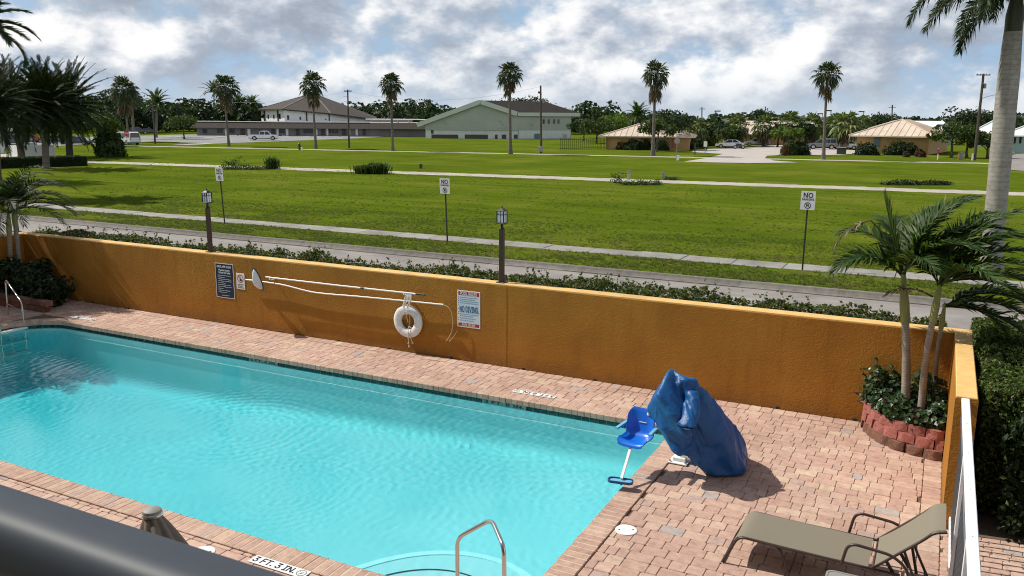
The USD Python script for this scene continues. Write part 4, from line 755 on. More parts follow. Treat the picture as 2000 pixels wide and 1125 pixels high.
# leaf skimmer net on its pole
o = 0.13
t = thing('leaf_net', 'leaf skimmer net with blue rim on a white pole along the wall', 'pool net', onwall(520, 541, o))
P0, P1 = onwall(519, 541, o), onwall(812, 574, o); P2 = onwall(830, 576, o)
obj('pole', MB().tube([P0, (P0 + P1) / 2 - [0, 0, 0.006], P1], 0.017, 10), M_['ppole'], t, w=True); obj('grip', MB().tube([P1, P2], 0.020, 10), M_['black'], t, w=True)
q = onwall(708, 562.4, o); obj('joint', MB().tube([q - (P1 - P0) * 0.011, q + (P1 - P0) * 0.011], 0.023, 10), M_['navy'], t, w=True)
c = onwall(507, 545, o); e = [c + np.array([math.cos(a) * 0.085, -0.05 - 0.12 * math.sin(a), math.sin(a) * 0.28]) for a in np.linspace(0, 2 * PI, 33)]
obj('net_rim', MB().tube(e, 0.014, 6, caps=False), M_['navy'], t, w=True)
V = [c + np.array([math.cos(a) * 0.080 * r + 0.045 * (1 - r * r), -0.05 - 0.12 * math.sin(a) * r - 0.20 * (1 - r * r), math.sin(a) * 0.265 * r - 0.06 * (1 - r * r)]) for r in (1, 0.85, 0.6, 0.3, 0.02) for a in np.linspace(0, 2 * PI, 25)[:-1]]
obj('net_bag', (np.array(V), np.array([[i * 24 + j, i * 24 + (j + 1) % 24, (i + 1) * 24 + (j + 1) % 24, (i + 1) * 24 + j] for i in range(4) for j in range(24)])), M_['mesh'], t, smooth=True, w=True)
for px, py in ((536, 543), (797, 572)):
    q = onwall(px, py, 0.0); obj('wall_hook', MB().box(q + [-0.012, -0.17, -0.03], q + [0.012, 0.0, -0.018]).box(q + [-0.012, -0.17, -0.03], q + [0.012, -0.158, 0.02]), M_['white'], t, w=True)
o = 0.065
t = thing('shepherds_crook', 'long white rescue pole with thin looped crook below the net pole', 'rescue pole', onwall(480, 546, o))
obj('pole', MB().tube(spline([onwall(480, 546, o), onwall(540, 554, o), onwall(620, 572, o), onwall(700, 579, o), onwall(866, 595, o)], 30), 0.016, 10), M_['ppole'], t, w=True)
obj('crook', MB().tube(spline([onwall(864, 595, o), onwall(874, 599, o), onwall(882, 612, o), onwall(884.5, 630, o), onwall(882, 648, o), onwall(876, 660, o), onwall(871, 666, o + 0.05)], 24), 0.006, 6), M_['rope'], t, w=True)
obj('crook_end', MB().tube(spline([onwall(877, 667, o + 0.07), onwall(886, 657, o + 0.03), onwall(893, 646, o - 0.03)], 8), 0.004, 5), M_['rope'], t, w=True)
# ring buoy with its rope
c = onwall(797, 627.5, 0.075); t = thing('life_ring', 'white life ring hanging with a coiled rope from the pole', 'life ring', c)
a = np.linspace(0, 2 * PI, 49)[:-1]; b = np.linspace(0, 2 * PI, 15)[:-1]
V = np.array([[(0.262 + 0.098 * math.cos(q)) * math.cos(p), 0.062 * math.sin(q), (0.262 + 0.098 * math.cos(q)) * math.sin(p)] for p in a for q in b])
obj('ring', (V, np.array([[i * 14 + j, i * 14 + (j + 1) % 14, ((i + 1) % 48) * 14 + (j + 1) % 14, ((i + 1) % 48) * 14 + j] for i in range(48) for j in range(14)])), M_['ring'], t, smooth=True)
top = onwall(799, 574, 0.12) - c; rng = R(8)
for k in range(7):
    x = -0.09 + 0.03 * k; obj('rope_loop', MB().tube(spline([top + [x * 0.5, 0.0, 0.02], top + [x * 0.9, -0.045, -0.08], [x * 0.7 + rng.normal(0, 0.02), -0.085, 0.33], [x * 0.45, -0.10, 0.25 - 0.03 * rng.rand()], [x * 0.3 + 0.01, -0.05, 0.17]], 14), 0.0085, 6), M_['rope' if k % 3 == 1 else 'mesh'], t)
for P in ([[-0.03, -0.05, 0.18], [0.0, -0.03, 0.06], [0.02, -0.03, -0.02]], [[0.03, 0.0, 0.2], [0.04, 0.01, 0.0], [0.03, -0.02, -0.1], [0.1, -0.04, -0.12], [0.12, -0.05, -0.15]], [[0.03, -0.03, -0.10], [0.05, -0.08, -0.2], [0.045, -0.075, -0.3], [0.035, -0.05, -0.44], [0.05, -0.05, -0.54]], [[0.06, -0.08, -0.24], [0.11, -0.075, -0.34], [0.14, -0.05, -0.45]]):
    obj('rope_end', MB().tube(spline(P, 12), 0.0085, 6), M_['rope'], t)
for q in ([0.037, -0.05, -0.47], [0.05, -0.05, -0.54], [0.14, -0.05, -0.45]): obj('knot', trimesh.creation.icosphere(1, 0.02).apply_translation(q), M_['rope'], t)
for k in range(4):
    p = PI / 4 + k * PI / 2; V = [[(0.262 + 0.101 * math.cos(q)) * math.cos(p + s), 0.065 * math.sin(q), (0.262 + 0.101 * math.cos(q)) * math.sin(p + s)] for s in (-0.07, 0.07) for q in b]
    obj('band', (np.array(V), np.array([[j, (j + 1) % 14, 14 + (j + 1) % 14, 14 + j] for j in range(14)])), M_['mesh'], t)

# ------------------------------------------------------------------ white fence on the right
zr = 1.70
fence = thing('side_fence', 'white metal fence with a broad top rail running from the orange wall end', 'fence', (0.46, 11.17, 0))
obj('top_rail', MB().box((0.425, 3.2, zr - 0.045), (0.515, 11.175, zr), 0.006), M_['whitemetal'], fence, w=True)
obj('lower_rail', MB().box((0.44, 3.2, 0.10), (0.50, 11.175, 0.15), 0.004), M_['whitemetal'], fence, w=True)
obj('middle_rail', MB().box((0.44, 3.2, 1.42), (0.50, 11.175, 1.465), 0.004), M_['picket'], fence, w=True)
for k in range(60):
    y = 11.05 - k * 0.13; obj('picket', MB().box((0.458, y - 0.0125, 0.15), (0.482, y + 0.0125, zr - 0.045)), M_['picket'], fence, w=True)
for y in (9.25, 7.3, 5.3): obj('post', MB().box((0.425, y - 0.03, 0), (0.515, y + 0.03, zr - 0.045), 0.004), M_['whitemetal'], fence, w=True)
for y in (10.2, 9.25, 8.3, 7.3): obj('screw', MB().lathe([(0.006, 0.0), (0.005, 0.003), (0, 0.003)], (0.47, y, zr), 8), M_['greyplastic'], fence, w=True)

# ------------------------------------------------------------------ balcony rail in front of the camera
bal = thing('balcony_railing', 'grey balcony handrail close by in the lower left corner', 'railing', (-1, 0.6, 3.4))
RC = G(0, 1032, 4.46); yb, zb_ = float(RC[1]), 4.46
sec = [(yb + math.copysign(abs(math.cos(a)) ** 0.75, math.cos(a)) * 0.050, zb_ + math.copysign(abs(math.sin(a)) ** 0.75, math.sin(a)) * 0.046) for a in np.linspace(0, 2 * PI, 33)[:-1]]; n = len(sec); m = MB(); V = [(x, y, z) for x in (-4.0, 3.0) for y, z in sec]
m.add(V, [[i, (i + 1) % n, n + (i + 1) % n, n + i] for i in range(n)]); obj('handrail', m, M_['grey_rail'], bal, smooth=50, w=True)
obj('sub_rail', MB().box((-4, yb - 0.02, 4.37), (3, yb + 0.02, 4.42), 0.003), M_['darkmetal'], bal, w=True)
obj('bottom_rail', MB().box((-4, yb - 0.015, 3.52), (3, yb + 0.015, 3.56), 0.003), M_['darkmetal'], bal, w=True)
for k in range(64): obj('baluster', MB().box((-3.98 + k * 0.11, yb - 0.009, 3.56), (-3.962 + k * 0.11, yb + 0.009, 4.37)), M_['darkmetal'], bal, w=True)
obj('balcony_floor', MB().box((-4.2, -1.6, 3.28), (3.2, 0.72, 3.46), 0.01), M_['concrete'], kind='structure')

# the building that the balcony belongs to
ht = thing('hotel_building', 'beige building with the balcony from which the pool is seen', 'building', (-10, -1.6, 0))
obj('wall', MB().box((-45, -9.0, -0.1), (9.0, -1.62, 10.5)), M_['hotelwall'], ht, w=True); obj('parapet', MB().box((-45.2, -9.2, 10.5), (9.2, -1.45, 11.1), 0.03), M_['fascia'], ht, w=True)
for k in range(10):
    for z in (0.4, 3.6, 6.8):
        x = -41 + k * 5.0; wn = obj('window', MB().box((x, -1.64, z + 0.7), (x + 1.9, -1.585, z + 2.3), 0.01), M_['fascia'], ht, w=True); obj('pane', MB().box((x + 0.08, -1.60, z + 0.78), (x + 1.82, -1.575, z + 2.22)), M_['darkwin'], wn, w=True)
        obj('door', MB().box((x + 2.5, -1.64, z - 0.3), (x + 3.4, -1.58, z + 1.8), 0.01), M_['door'], ht, w=True)

# ------------------------------------------------------------------ steel rails and pool ladder
t = thing('handrail', 'stainless steel handrail over the pool steps near the bottom edge', 'handrail', (-3.8, 6.85, 0))
P1, P2, P3 = G(984, 1068, 0.88), G(960, 1014, 0.97), G(893, 1051, 0.66)
P1d = np.array([P1[0] + 0.02, P1[1] + 0.0, 0.0]); P3d = np.array([P3[0], P3[1], -0.5])
obj('tube', MB().tube(rounded([P1d, P1, P2, P3, P3d], 0.10, 7), 0.0225, 12), M_['steel'], t, smooth=True, w=True)
obj('flange', MB().lathe([(0.055, 0.0), (0.055, 0.02), (0.03, 0.035), (0.024, 0.035)], (P1d[0], P1d[1], 0.012), 16), M_['steel'], t, w=True)
t = thing('pool_ladder', 'stainless pool ladder with white step at the far left end of the pool', 'ladder', (-20.2, 12.3, 0))
b0 = G(16, 616); D0 = dist(b0); T0 = DP(9, 545, D0); k0 = PX(42, 590, -19.72); k1 = PX(47, 634, -19.70)
for dy in (0.0, -0.60):
    s = np.array([0, dy, 0]); obj('rail', MB().tube(rounded([b0 + s, T0 + s + [0.02, 0, 0], k0 + s, [k1[0], k0[1] + dy, -0.9]], 0.13, 7), 0.022, 12), M_['steel'], t, smooth=True, w=True)
    obj('cross_bar', MB().tube([b0 + s + [0.03, -0.01, 0.30], [k0[0], k0[1] + dy, 0.28]], 0.015, 8), M_['steel'], t, w=True)
for z in (-0.115, -0.42, -0.72): obj('tread', MB().box((k1[0] - 0.05, k0[1] - 0.62, z - 0.03), (k1[0] + 0.10, k0[1] + 0.02, z + 0.02), 0.01), M_['white'], t, w=True)

# ------------------------------------------------------------------ pool lift with its blue cover
lift = thing('pool_lift', 'pool lift under a blue vinyl cover with white base plate', 'pool lift', (-2.6, 10.7, 0))
def gp(x, y, z): return G(x, y, z)
apex = gp(1310, 722, 1.52)
pts = [apex, apex + [0.05, -0.08, -0.01], gp(1300, 733, 1.49), gp(1330, 732, 1.50), gp(1362, 745, 1.42), gp(1368, 752, 1.36), gp(1278, 772, 1.22), gp(1263, 800, 0.98), gp(1270, 808, 0.93), gp(1296, 848, 0.72), gp(1330, 890, 0.42), gp(1282, 768, 1.30)]
base = [gp(1384, 929, 0.03), gp(1405, 933, 0.02), gp(1440, 931, 0.02), gp(1457, 924, 0.03), gp(1460, 900, 0.06), gp(1458, 878, 0.22), gp(1448, 852, 0.42), gp(1432, 872, 0.03), gp(1395, 885, 0.03), gp(1362, 900, 0.06)]
a0, a1 = gp(1350, 762, 1.30), gp(1346, 824, 0.93); dcam = (EYE - a1); dxy = np.array([dcam[0], dcam[1], 0]) / np.linalg.norm(dcam[:2])
sa, sb = a0 + dxy * 0.0, a1 + dxy * 0.12
lobe_a = solid(np.array([apex, apex + [0.05, -0.08, -0.01], gp(1300, 733, 1.49), gp(1325, 732, 1.48), gp(1278, 772, 1.22), gp(1263, 800, 0.98), gp(1270, 808, 0.93), gp(1296, 848, 0.72), gp(1328, 888, 0.44), gp(1360, 905, 0.25), gp(1340, 840, 0.85), gp(1282, 768, 1.30), gp(1330, 780, 1.2)]))
lobe_b = solid(np.array([gp(1316, 729, 1.49), gp(1300, 790, 1.08), gp(1330, 742, 1.46), gp(1362, 745, 1.42), gp(1368, 752, 1.36), gp(1345, 760, 1.30), gp(1352, 890, 0.35)] + base))
lobe_c = solid(np.vstack([np.array([q + np.array([math.cos(t), math.sin(t) * 0.8, 0]) * r for t in np.linspace(0, 2 * PI, 13)[:-1]]) for q, r in ((sa, 0.075), ((sa + sb) / 2 + dxy * 0.03, 0.10), (sb, 0.125))]))
hm = refined(lobe_a + lobe_b + lobe_c, 0.055); trimesh.smoothing.filter_taubin(hm, lamb=0.5, nu=0.51, iterations=16)
hm = refined(m3.Manifold(m3.Mesh(np.asarray(hm.vertices, np.float32), np.asarray(hm.faces, np.uint32))), 0.026); trimesh.smoothing.filter_taubin(hm, lamb=0.5, nu=0.51, iterations=6)
V = hm.vertices.copy(); Nn = hm.vertex_normals; foot = np.array([-2.35, 10.75, 0.0]); axv = foot - apex; axv /= np.linalg.norm(axv); rel = V - apex; tdn = rel @ axv; pr_ = rel - tdn[:, None] * axv
e1 = np.cross(axv, [0, 1, 0.2]); e1 /= np.linalg.norm(e1); e2 = np.cross(axv, e1); ang = np.arctan2(pr_ @ e2, pr_ @ e1); tn = np.clip(tdn / 1.75, 0, 1)
def ridge(x): return 1 - np.abs(((x / PI) % 2) - 1) * 2
wob_ = 1.1 * meshkit.fbm(V * [1.6, 1.6, 1.1], 2, 6)
fold = 0.050 * ridge(ang * 5 + wob_ * 3.6) * (0.4 + 0.6 * tn) + 0.018 * ridge(ang * 11 + wob_ * 6 + 1.0) * (0.5 + 0.5 * tn) + 0.03 * (meshkit.fbm(V * [3.0, 3.0, 1.8], 3, 4) - 0.5)
cr_ = np.abs(meshkit.noise(V * [6, 6, 3], 3) - 0.5) * 2; fold += 0.013 * (1 - cr_) ** 4; cr2 = np.abs(meshkit.noise(np.c_[V[:, 0] * 5 + V[:, 2] * 4, V[:, 1] * 5 - V[:, 2] * 3, V[:, 2] * 2], 23) - 0.5) * 2; fold += 0.020 * (1 - cr2) ** 5
V = V + Nn * (fold * np.clip(V[:, 2] / 0.12, 0.2, 1))[:, None]
V[:, 2] = np.maximum(V[:, 2], 0.016)
dn = hm.triangles_center[:, 2] < 0.035
obj('cover', (V, hm.faces[~((hm.face_normals[:, 2] < -0.85) & dn)]), M_['bluetarp'], lift, smooth=True, w=True)
m = MB(); oc = sb + dxy * 0.012 - [0, 0, 0.012]; m.add(np.vstack([[oc + np.array([math.cos(t), math.sin(t) * 0.8, 0]) * 0.112 + np.array([0, 0, 0.02]) * math.sin(t) for t in np.linspace(0, 2 * PI, 19)[:-1]], [oc + [0, 0, 0.05]]]), [[k, (k + 1) % 18, 18] for k in range(18)]); obj('sleeve_opening', m, M_['navyfoot'], lift, w=True)
bp = G(1327, 903); m = MB(); m.box(bp + [-0.14, -0.12, 0.012], bp + [0.14, 0.12, 0.03], 0.004).box(bp + [-0.10, -0.05, 0.03], bp + [0.10, 0.07, 0.09], 0.01); obj('base_plate', m, M_['white'], lift, w=True)
m = MB()
for s in (-1, 1): m.lathe([(0.02, 0.03), (0.02, 0.05), (0, 0.05)], bp + [0.115 * s, -0.09, 0], 8)
obj('anchor_bolt', m, M_['steel'], lift, w=True); obj('mast', MB().box(bp + [0.0, -0.02, 0.09], bp + [0.14, 0.10, 1.1], 0.01), M_['white'], lift, w=True)
# the seat hangs from the arm
sc = G(1243, 858, 0.50); fdir = np.array([-0.10, -0.99, 0]); fdir /= np.linalg.norm(fdir); sdir = np.array([-fdir[1], fdir[0], 0]); UP = np.array([0, 0, 1.0])
def L(f, s, u): return sc + fdir * f + sdir * s + UP * u      # front, towards viewer's right when facing it, up
arm0 = gp(1272, 800, 1.0)
obj('lift_arm', MB().tube(rounded([bp + [0.07, 0.04, 1.08], arm0 + [0.05, 0.02, 0.03], L(-0.30, 0.02, 0.26), L(-0.24, 0.0, 0.06)], 0.1, 5), 0.028, 10), M_['white'], lift, w=True)
seat_pts = []
prof = [(0.24, -0.045), (0.235, -0.008), (0.17, 0.012), (0.03, -0.012), (-0.09, -0.005), (-0.165, 0.05), (-0.195, 0.16), (-0.215, 0.29), (-0.232, 0.375), (-0.245, 0.395)]
pr = spline(np.array([(f, u, 0) for f, u in prof]), 26)[:, :2]; W = np.linspace(-1, 1, 17)
GV = []
for i, (f, u) in enumerate(pr):
    tt = i / 25; hw = np.interp(tt, [0, 0.1, 0.45, 0.62, 0.9, 1.0], [0.175, 0.21, 0.21, 0.21, 0.20, 0.155])
    for w0 in W:
        side = abs(w0) ** 3.2; lip = 0.055 * side * np.interp(tt, [0, 0.2, 0.55, 0.75, 1], [0.3, 0.9, 1.0, 0.5, 0.1]); ff = 0.10 * side * np.interp(tt, [0, 0.45, 0.6, 0.85, 1], [0, 0.0, 0.8, 0.8, 0.1])
        GV.append(L(f + ff, w0 * hw, u + lip))
GV = np.array(GV); ii = np.arange(26 * 17).reshape(26, 17); fq = np.stack([ii[:-1, :-1], ii[1:, :-1], ii[1:, 1:], ii[:-1, 1:]], -1).reshape(-1, 4)
tmq = trimesh.Trimesh(GV, np.vstack([fq[:, [0, 1, 2]], fq[:, [0, 2, 3]]]), process=False); nn = tmq.vertex_normals; sgn = np.sign((nn @ UP).sum() + (nn @ fdir).sum()); nn = nn * sgn
shell = MB(); shell.add(GV, fq); shell.add(GV - nn * 0.014, fq[:, ::-1])
edge = np.r_[ii[0], ii[1:, -1], ii[-1, -2::-1], ii[-2:0:-1, 0]]; n = len(edge); shell.add(np.vstack([GV[edge], GV[edge] - nn[edge] * 0.014]), [[i, n + i, n + (i + 1) % n, (i + 1) % n] for i in range(n)])
seat = thing('lift_seat', 'bright blue bucket seat of the pool lift with footrest over the water', 'seat', sc)
obj('shell', shell, M_['blueseat'], seat, smooth=60, w=True)
obj('belt_slot', MB().obox(L(-0.196, -0.05, 0.195), L(-0.196, 0.06, 0.195), 0.012, 0.006), M_['white'], seat, w=True)
for s in (-1, 1):
    a = L(-0.19, s * 0.235, 0.17); b = L(0.13, s * 0.255, 0.155)
    obj('armrest', MB().obox(a, b, 0.045, 0.03), M_['bluearm'], seat, w=True); obj('arm_bracket', MB().tube([L(-0.20, s * 0.20, 0.13), a + [0, 0, -0.01]], 0.014, 6), M_['white'], seat, w=True)
obj('seat_bracket', MB().obox(L(-0.12, 0, -0.03), L(0.17, 0, -0.055), 0.06, 0.03), M_['white'], seat, w=True)
ft = G(1212, 939, 0.13); fl = L(0.18, 0.0, -0.05)
obj('footrest_tube', MB().obox(fl, ft + UP * 0.02 - fdir * 0.03, 0.034, 0.034), M_['white'], seat, w=True)
def rrect(a, b, r): return sbox(-a, -b, a, b).buffer(-r).buffer(r, quad_segs=6)
fs = np.array([0.985, 0.17, 0]); ff_ = np.array([-0.17, 0.985, 0])
for nm, poly, z0, z1, mt in (('footrest_rim', rrect(0.175, 0.078, 0.06).difference(rrect(0.157, 0.060, 0.045)), -0.016, 0.016, 'navyfoot'), ('footrest_plate', rrect(0.159, 0.062, 0.045), -0.014, 0.0, 'bluearm')):
    v, f = MB().prism(poly, z0, z1).get(); v = ft + v[:, :1] * fs + v[:, 1:2] * ff_ + v[:, 2:] * UP; obj(nm, (v, f), M_[mt], seat, w=True)
obj('footrest_hinge', MB().obox(ft - UP * 0.05, ft - UP * 0.03 + fs * 0.03, 0.03, 0.03), M_['black'], seat, w=True)

# ------------------------------------------------------------------ lounger, side table, closed parasol
ch = thing('sun_lounger', 'brown framed sun lounger with woven taupe sling and raised back', 'sun lounger', (-0.9, 9.36, 0))
yf, yn = 9.72, 9.02
A = G(1478, 996, 0.36); xs_f = A[0]
hinge, head, hz = -0.31, 0.255, 0.89
for s, y in ((1, yf), (-1, yn)):
    obj('side_rail', MB().tube(rounded([[-1.86, y, 0.012], [-1.70, y, 0.365], [-1.2, y, 0.345], [hinge + 0.28, y, 0.33]], 0.09, 7), 0.0155, 8), M_['brownframe'], ch, smooth=True, w=True)
    obj('inner_leg', MB().tube(rounded([[-1.42, y - s * 0.02, 0.345], [-1.25, y - s * 0.02, 0.335], [-1.13, y - s * 0.02, 0.012]], 0.10, 7), 0.014, 8), M_['brownframe'], ch, smooth=True, w=True)
    obj('back_rail', MB().tube(rounded([[hinge, y, 0.33], [head - 0.10, y, hz - 0.11], [head - 0.02, y, hz - 0.015], [head + 0.10, y, hz + 0.02]], 0.12, 7), 0.0155, 8), M_['brownframe'], ch, smooth=True, w=True)
    ya = y + s * 0.05
    obj('armrest', MB().tube(rounded([[-0.60, ya, 0.335], [-0.55, ya, 0.60], [-0.12, ya, 0.56], [0.03, ya, 0.45], [0.13, ya, 0.012]], 0.11, 8), 0.0165, 8), M_['brownframe'], ch, smooth=True, w=True)
    obj('rear_leg', MB().tube([[hinge + 0.30, y - s * 0.01, 0.60], [hinge + 0.42, y - s * 0.01, 0.30], [hinge + 0.56, y - s * 0.01, 0.012]], 0.0145, 8), M_['brownframe'], ch, w=True)
    obj('ratchet', MB().obox([hinge + 0.14, y - s * 0.03, 0.44], [hinge + 0.36, y - s * 0.03, 0.10], 0.012, 0.035), M_['brownframe'], ch, w=True)
obj('cross_bar', MB().tube([[-1.13, yn, 0.05], [-1.13, yf, 0.05]], 0.012, 8), M_['brownframe'], ch, w=True); obj('cross_bar', MB().tube([[hinge + 0.52, yn, 0.08], [hinge + 0.52, yf, 0.08]], 0.012, 8), M_['brownframe'], ch, w=True)
obj('cross_bar', MB().tube([[hinge + 0.02, yn, 0.325], [hinge + 0.02, yf, 0.325]], 0.012, 8), M_['brownframe'], ch, w=True); obj('foot_bar', MB().tube([[-1.86, yn, 0.014], [-1.86, yf, 0.014]], 0.014, 8), M_['brownframe'], ch, w=True)
def slingmesh(P, ins=0.006, sag=0.03):
    P = spline([[p[0], 0, p[1]] for p in P], 22); V = []
    for p in P:
        for k, wv in enumerate(np.linspace(0, 1, 9)): V.append([p[0], yn + ins + (yf - yn - 2 * ins) * wv, p[2] - sag * math.sin(PI * wv)])
    V = np.array(V); i = np.arange(22 * 9).reshape(22, 9); q = np.stack([i[:-1, :-1], i[1:, :-1], i[1:, 1:], i[:-1, 1:]], -1).reshape(-1, 4); m = MB(); m.add(V, q); m.add(V - [0, 0, 0.004], q[:, ::-1]); return m
obj('seat_sling', slingmesh([(-1.78, 0.22), (-1.735, 0.33), (-1.67, 0.375), (-1.2, 0.362), (hinge - 0.03, 0.345)]), M_['sling'], ch, smooth=True, w=True)
obj('back_sling', slingmesh([(hinge + 0.03, 0.375), (head - 0.10, hz - 0.095), (head - 0.02, hz), (head + 0.09, hz + 0.035)]), M_['sling'], ch, smooth=True, w=True)
st = thing('side_table', 'grey plastic side table with square holes beside the lounger', 'table', (-0.42, 8.30, 0))
top = rrect(0.27, 0.27, 0.06)
holes = [sbox(-0.18 + 0.048 * i, -0.18 + 0.048 * j, -0.18 + 0.048 * i + 0.03, -0.18 + 0.048 * j + 0.022) for i in range(8) for j in range(8)]
obj('table_top', MB().prism(top.difference(shapely.union_all(holes)), 0.425, 0.445), M_['greyplastic'], st); obj('rim', MB().prism(rrect(0.285, 0.285, 0.07).difference(rrect(0.265, 0.265, 0.055)), 0.41, 0.45), M_['greyplastic'], st)
for sx in (-1, 1):
    for sy in (-1, 1): obj('leg', MB().obox([sx * 0.22, sy * 0.22, 0.42], [sx * 0.25, sy * 0.25, 0.012], 0.04, 0.04), M_['greyplastic'], st)
u0 = G(297, 996, 2.2)
um = thing('closed_parasol', 'closed taupe parasol with a grey cap below the balcony rail', 'parasol', (u0[0], u0[1], 0))
obj('pole', MB().tube([[0, 0, 0.05], [0, 0, 2.15]], 0.022, 10), M_['brownframe'], um)
obj('foot', MB().lathe([(0.25, 0.0), (0.25, 0.05), (0.06, 0.10), (0.03, 0.2)], sides=20), M_['darkmetal'], um)
obj('cap', MB().lathe([(0.062, 2.17), (0.067, 2.185), (0.063, 2.202), (0.042, 2.215), (0.0, 2.22)], sides=24), M_['greyplastic'], um, smooth=40); obj('cap_rim', MB().lathe([(0.063, 2.150), (0.071, 2.16), (0.071, 2.176), (0.063, 2.184)], sides=24), M_['steel'], um)
an = np.linspace(0, 2 * PI, 97)[:-1]; V = []
for z in np.linspace(2.165, 0.95, 16):
    k = (2.165 - z) / 1.2; r = 0.060 + 0.50 * k ** 0.9 * (1 - 0.5 * k); lob = 0.10 + 0.75 * k ** 0.5
    rr = r * (1 + lob * (np.abs(np.cos(an * 4 + 0.6 * k)) ** 1.5 - 0.55) * 0.8); dxk = 0.26 * k ** 0.9
    V.append(np.c_[np.cos(an) * rr + dxk, np.sin(an) * rr * 0.85 + dxk * 0.1, np.full(96, z) - 0.05 * np.cos(an * 4) * k])
V = np.vstack(V); i = np.arange(16 * 96).reshape(16, 96); q = np.stack([i[:-1], np.roll(i, -1, 1)[:-1], np.roll(i, -1, 1)[1:], i[1:]], -1).reshape(-1, 4)
obj('canopy', (V, q), M_['umbrella'], um, smooth=60)

# ------------------------------------------------------------------ raised planter in the corner with its palms
pc = np.array([X_R, Y_W])
pl = thing('corner_planter', 'quarter round planter of rough red retaining blocks in the wall corner', 'planter', (X_R - 0.6, Y_W - 0.6, 0)); rng = R(41)
for c_ in range(3):
    rad = 1.24 - 0.02 * c_; n = 7; off = 0.5 * (c_ % 2)
    for k in range(n + (1 if c_ % 2 else 0)):
        a0 = max(PI + (k - off) / n * PI / 2, PI + 0.004); a1 = min(PI + (k + 1 - off) / n * PI / 2, 1.5 * PI - 0.004)
        if a1 - a0 < 0.03: continue
        P = []
        for a in np.linspace(a0 + 0.006, a1 - 0.006, 4):
            for r in (rad + rng.normal(0, 0.012) + (0.015 if a0 + 0.05 < a < a1 - 0.05 else 0), rad - 0.22):
                for z in (c_ * 0.152 + 0.003, c_ * 0.152 + 0.149): P.append([pc[0] + math.cos(a) * (r - (0.02 if r > rad - 0.1 and z > c_ * 0.152 + 0.1 else 0)), pc[1] + math.sin(a) * r, z + rng.normal(0, 0.004)])
        P = np.array(P); P[:, 0] = np.minimum(P[:, 0], X_R - 0.004); P[:, 1] = np.minimum(P[:, 1], Y_W - 0.012)
        hm = refined(solid(P), 0.06); V = hm.vertices + hm.vertex_normals * ((meshkit.fbm(hm.vertices * 18, 3, c_ * 10 + k) - 0.5) * 0.035)[:, None]
        V[:, 0] = np.minimum(V[:, 0], X_R - 0.003); V[:, 1] = np.minimum(V[:, 1], Y_W - 0.01)
        obj('block', (V, hm.faces), M_['block' if c_ else 'block_low'], pl, smooth=35, w=True)
obj('soil', sheet(Point(pc).buffer(1.05).intersection(sbox(X_R - 2, Y_W - 2, X_R - 0.01, Y_W - 0.015)), 0.40), M_['soil'], pl, w=True)
rng = R(42)
def inquarter(n, r0, r1):
    a = rng.uniform(PI, 1.5 * PI, n); r = np.sqrt(rng.uniform(r0 ** 2, r1 ** 2, n)); return np.c_[pc[0] + np.cos(a) * r, pc[1] + np.sin(a) * r]
cl = inquarter(64, 0.15, 1.16); P, N = [], []
for c in cl:
    h = rng.uniform(0.15, 0.50) * (1.15 if c[1] > Y_W - 0.5 else 0.75); k = 75; d = rng.normal(0, 1, (k, 3)); d /= np.linalg.norm(d, axis=1, keepdims=True); P.append(np.r_[c, 0.42 + h * 0.55] + d * [0.15, 0.15, h * 0.6]); N.append(d * 0.6 + [0, -0.3, 0.6])
P, N = np.vstack(P), np.vstack(N); P[:, 0] = np.minimum(P[:, 0], X_R - 0.03); P[:, 1] = np.minimum(P[:, 1], Y_W - 0.03); P[:, 2] = np.maximum(P[:, 2], 0.42)
t = thing('planter_shrub', 'green round leaved shrub filling the red block planter', 'shrub', (-0.2, 14.1, 0.42)); obj('foliage', cards(P, N, 0.072, rng, 0.45, 0.95, 0.2), M_['cover'], t, w=True)
stem = MB()
for c in cl[::2]: stem.tube([np.r_[c, 0.40], np.r_[c + rng.normal(0, 0.08, 2), 0.7]], 0.008, 4)
for tp in ([-0.72, 14.55, 1.15], [-0.45, 14.6, 1.02], [-0.95, 14.5, 0.98]): stem.tube([[-0.5, 14.45, 0.42], np.array(tp)], 0.006, 4)
obj('stem', stem, M_['bark'], t, w=True); sp = np.vstack([np.array([-0.5, 14.45, 0.42]) + (np.array(tp) - [-0.5, 14.45, 0.42]) * np.linspace(0.4, 1, 14)[:, None] + rng.normal(0, 0.03, (14, 3)) for tp in ([-0.72, 14.55, 1.15], [-0.45, 14.6, 1.02], [-0.95, 14.5, 0.98])])
obj('sprig', cards(sp, np.tile([0, -0.5, 0.8], (len(sp), 1)), 0.075, rng, 0.5, 0.9), M_['cover'], t, w=True)
t = thing('purple_plant', 'dark purple trailing plant spilling over the red blocks', 'plant', (-0.7, 14.0, 0.45)); m = MB(); P, T = [], []
for k in range(60):
    a = rng.uniform(PI + 0.05, 1.38 * PI); r = rng.uniform(0.7, 1.05); b = np.array([pc[0] + math.cos(a) * r, pc[1] + math.sin(a) * r, 0.43]); o_ = np.array([math.cos(a), math.sin(a), 0]); e = b + o_ * rng.uniform(0.1, 0.34) + rng.normal(0, 0.06, 3) + [0, 0, rng.uniform(0.0, 0.25)]
    e[0] = min(e[0], X_R - 0.03); e[1] = min(e[1], Y_W - 0.03); m.tube([b, (b + e) / 2 + [0, 0, 0.05], e], 0.006, 4)
    for j in range(5): P.append(b + (e - b) * rng.uniform(0.3, 1.05) + rng.normal(0, 0.012, 3)); T.append(o_ * 0.3 + [0, 0, 0.8])
obj('stem', m, M_['purple'], t, w=True); obj('foliage', cards(np.array(P), np.array(T), 0.115, rng, 0.6, 0.26, 0.4), M_['purple'], t, w=True)

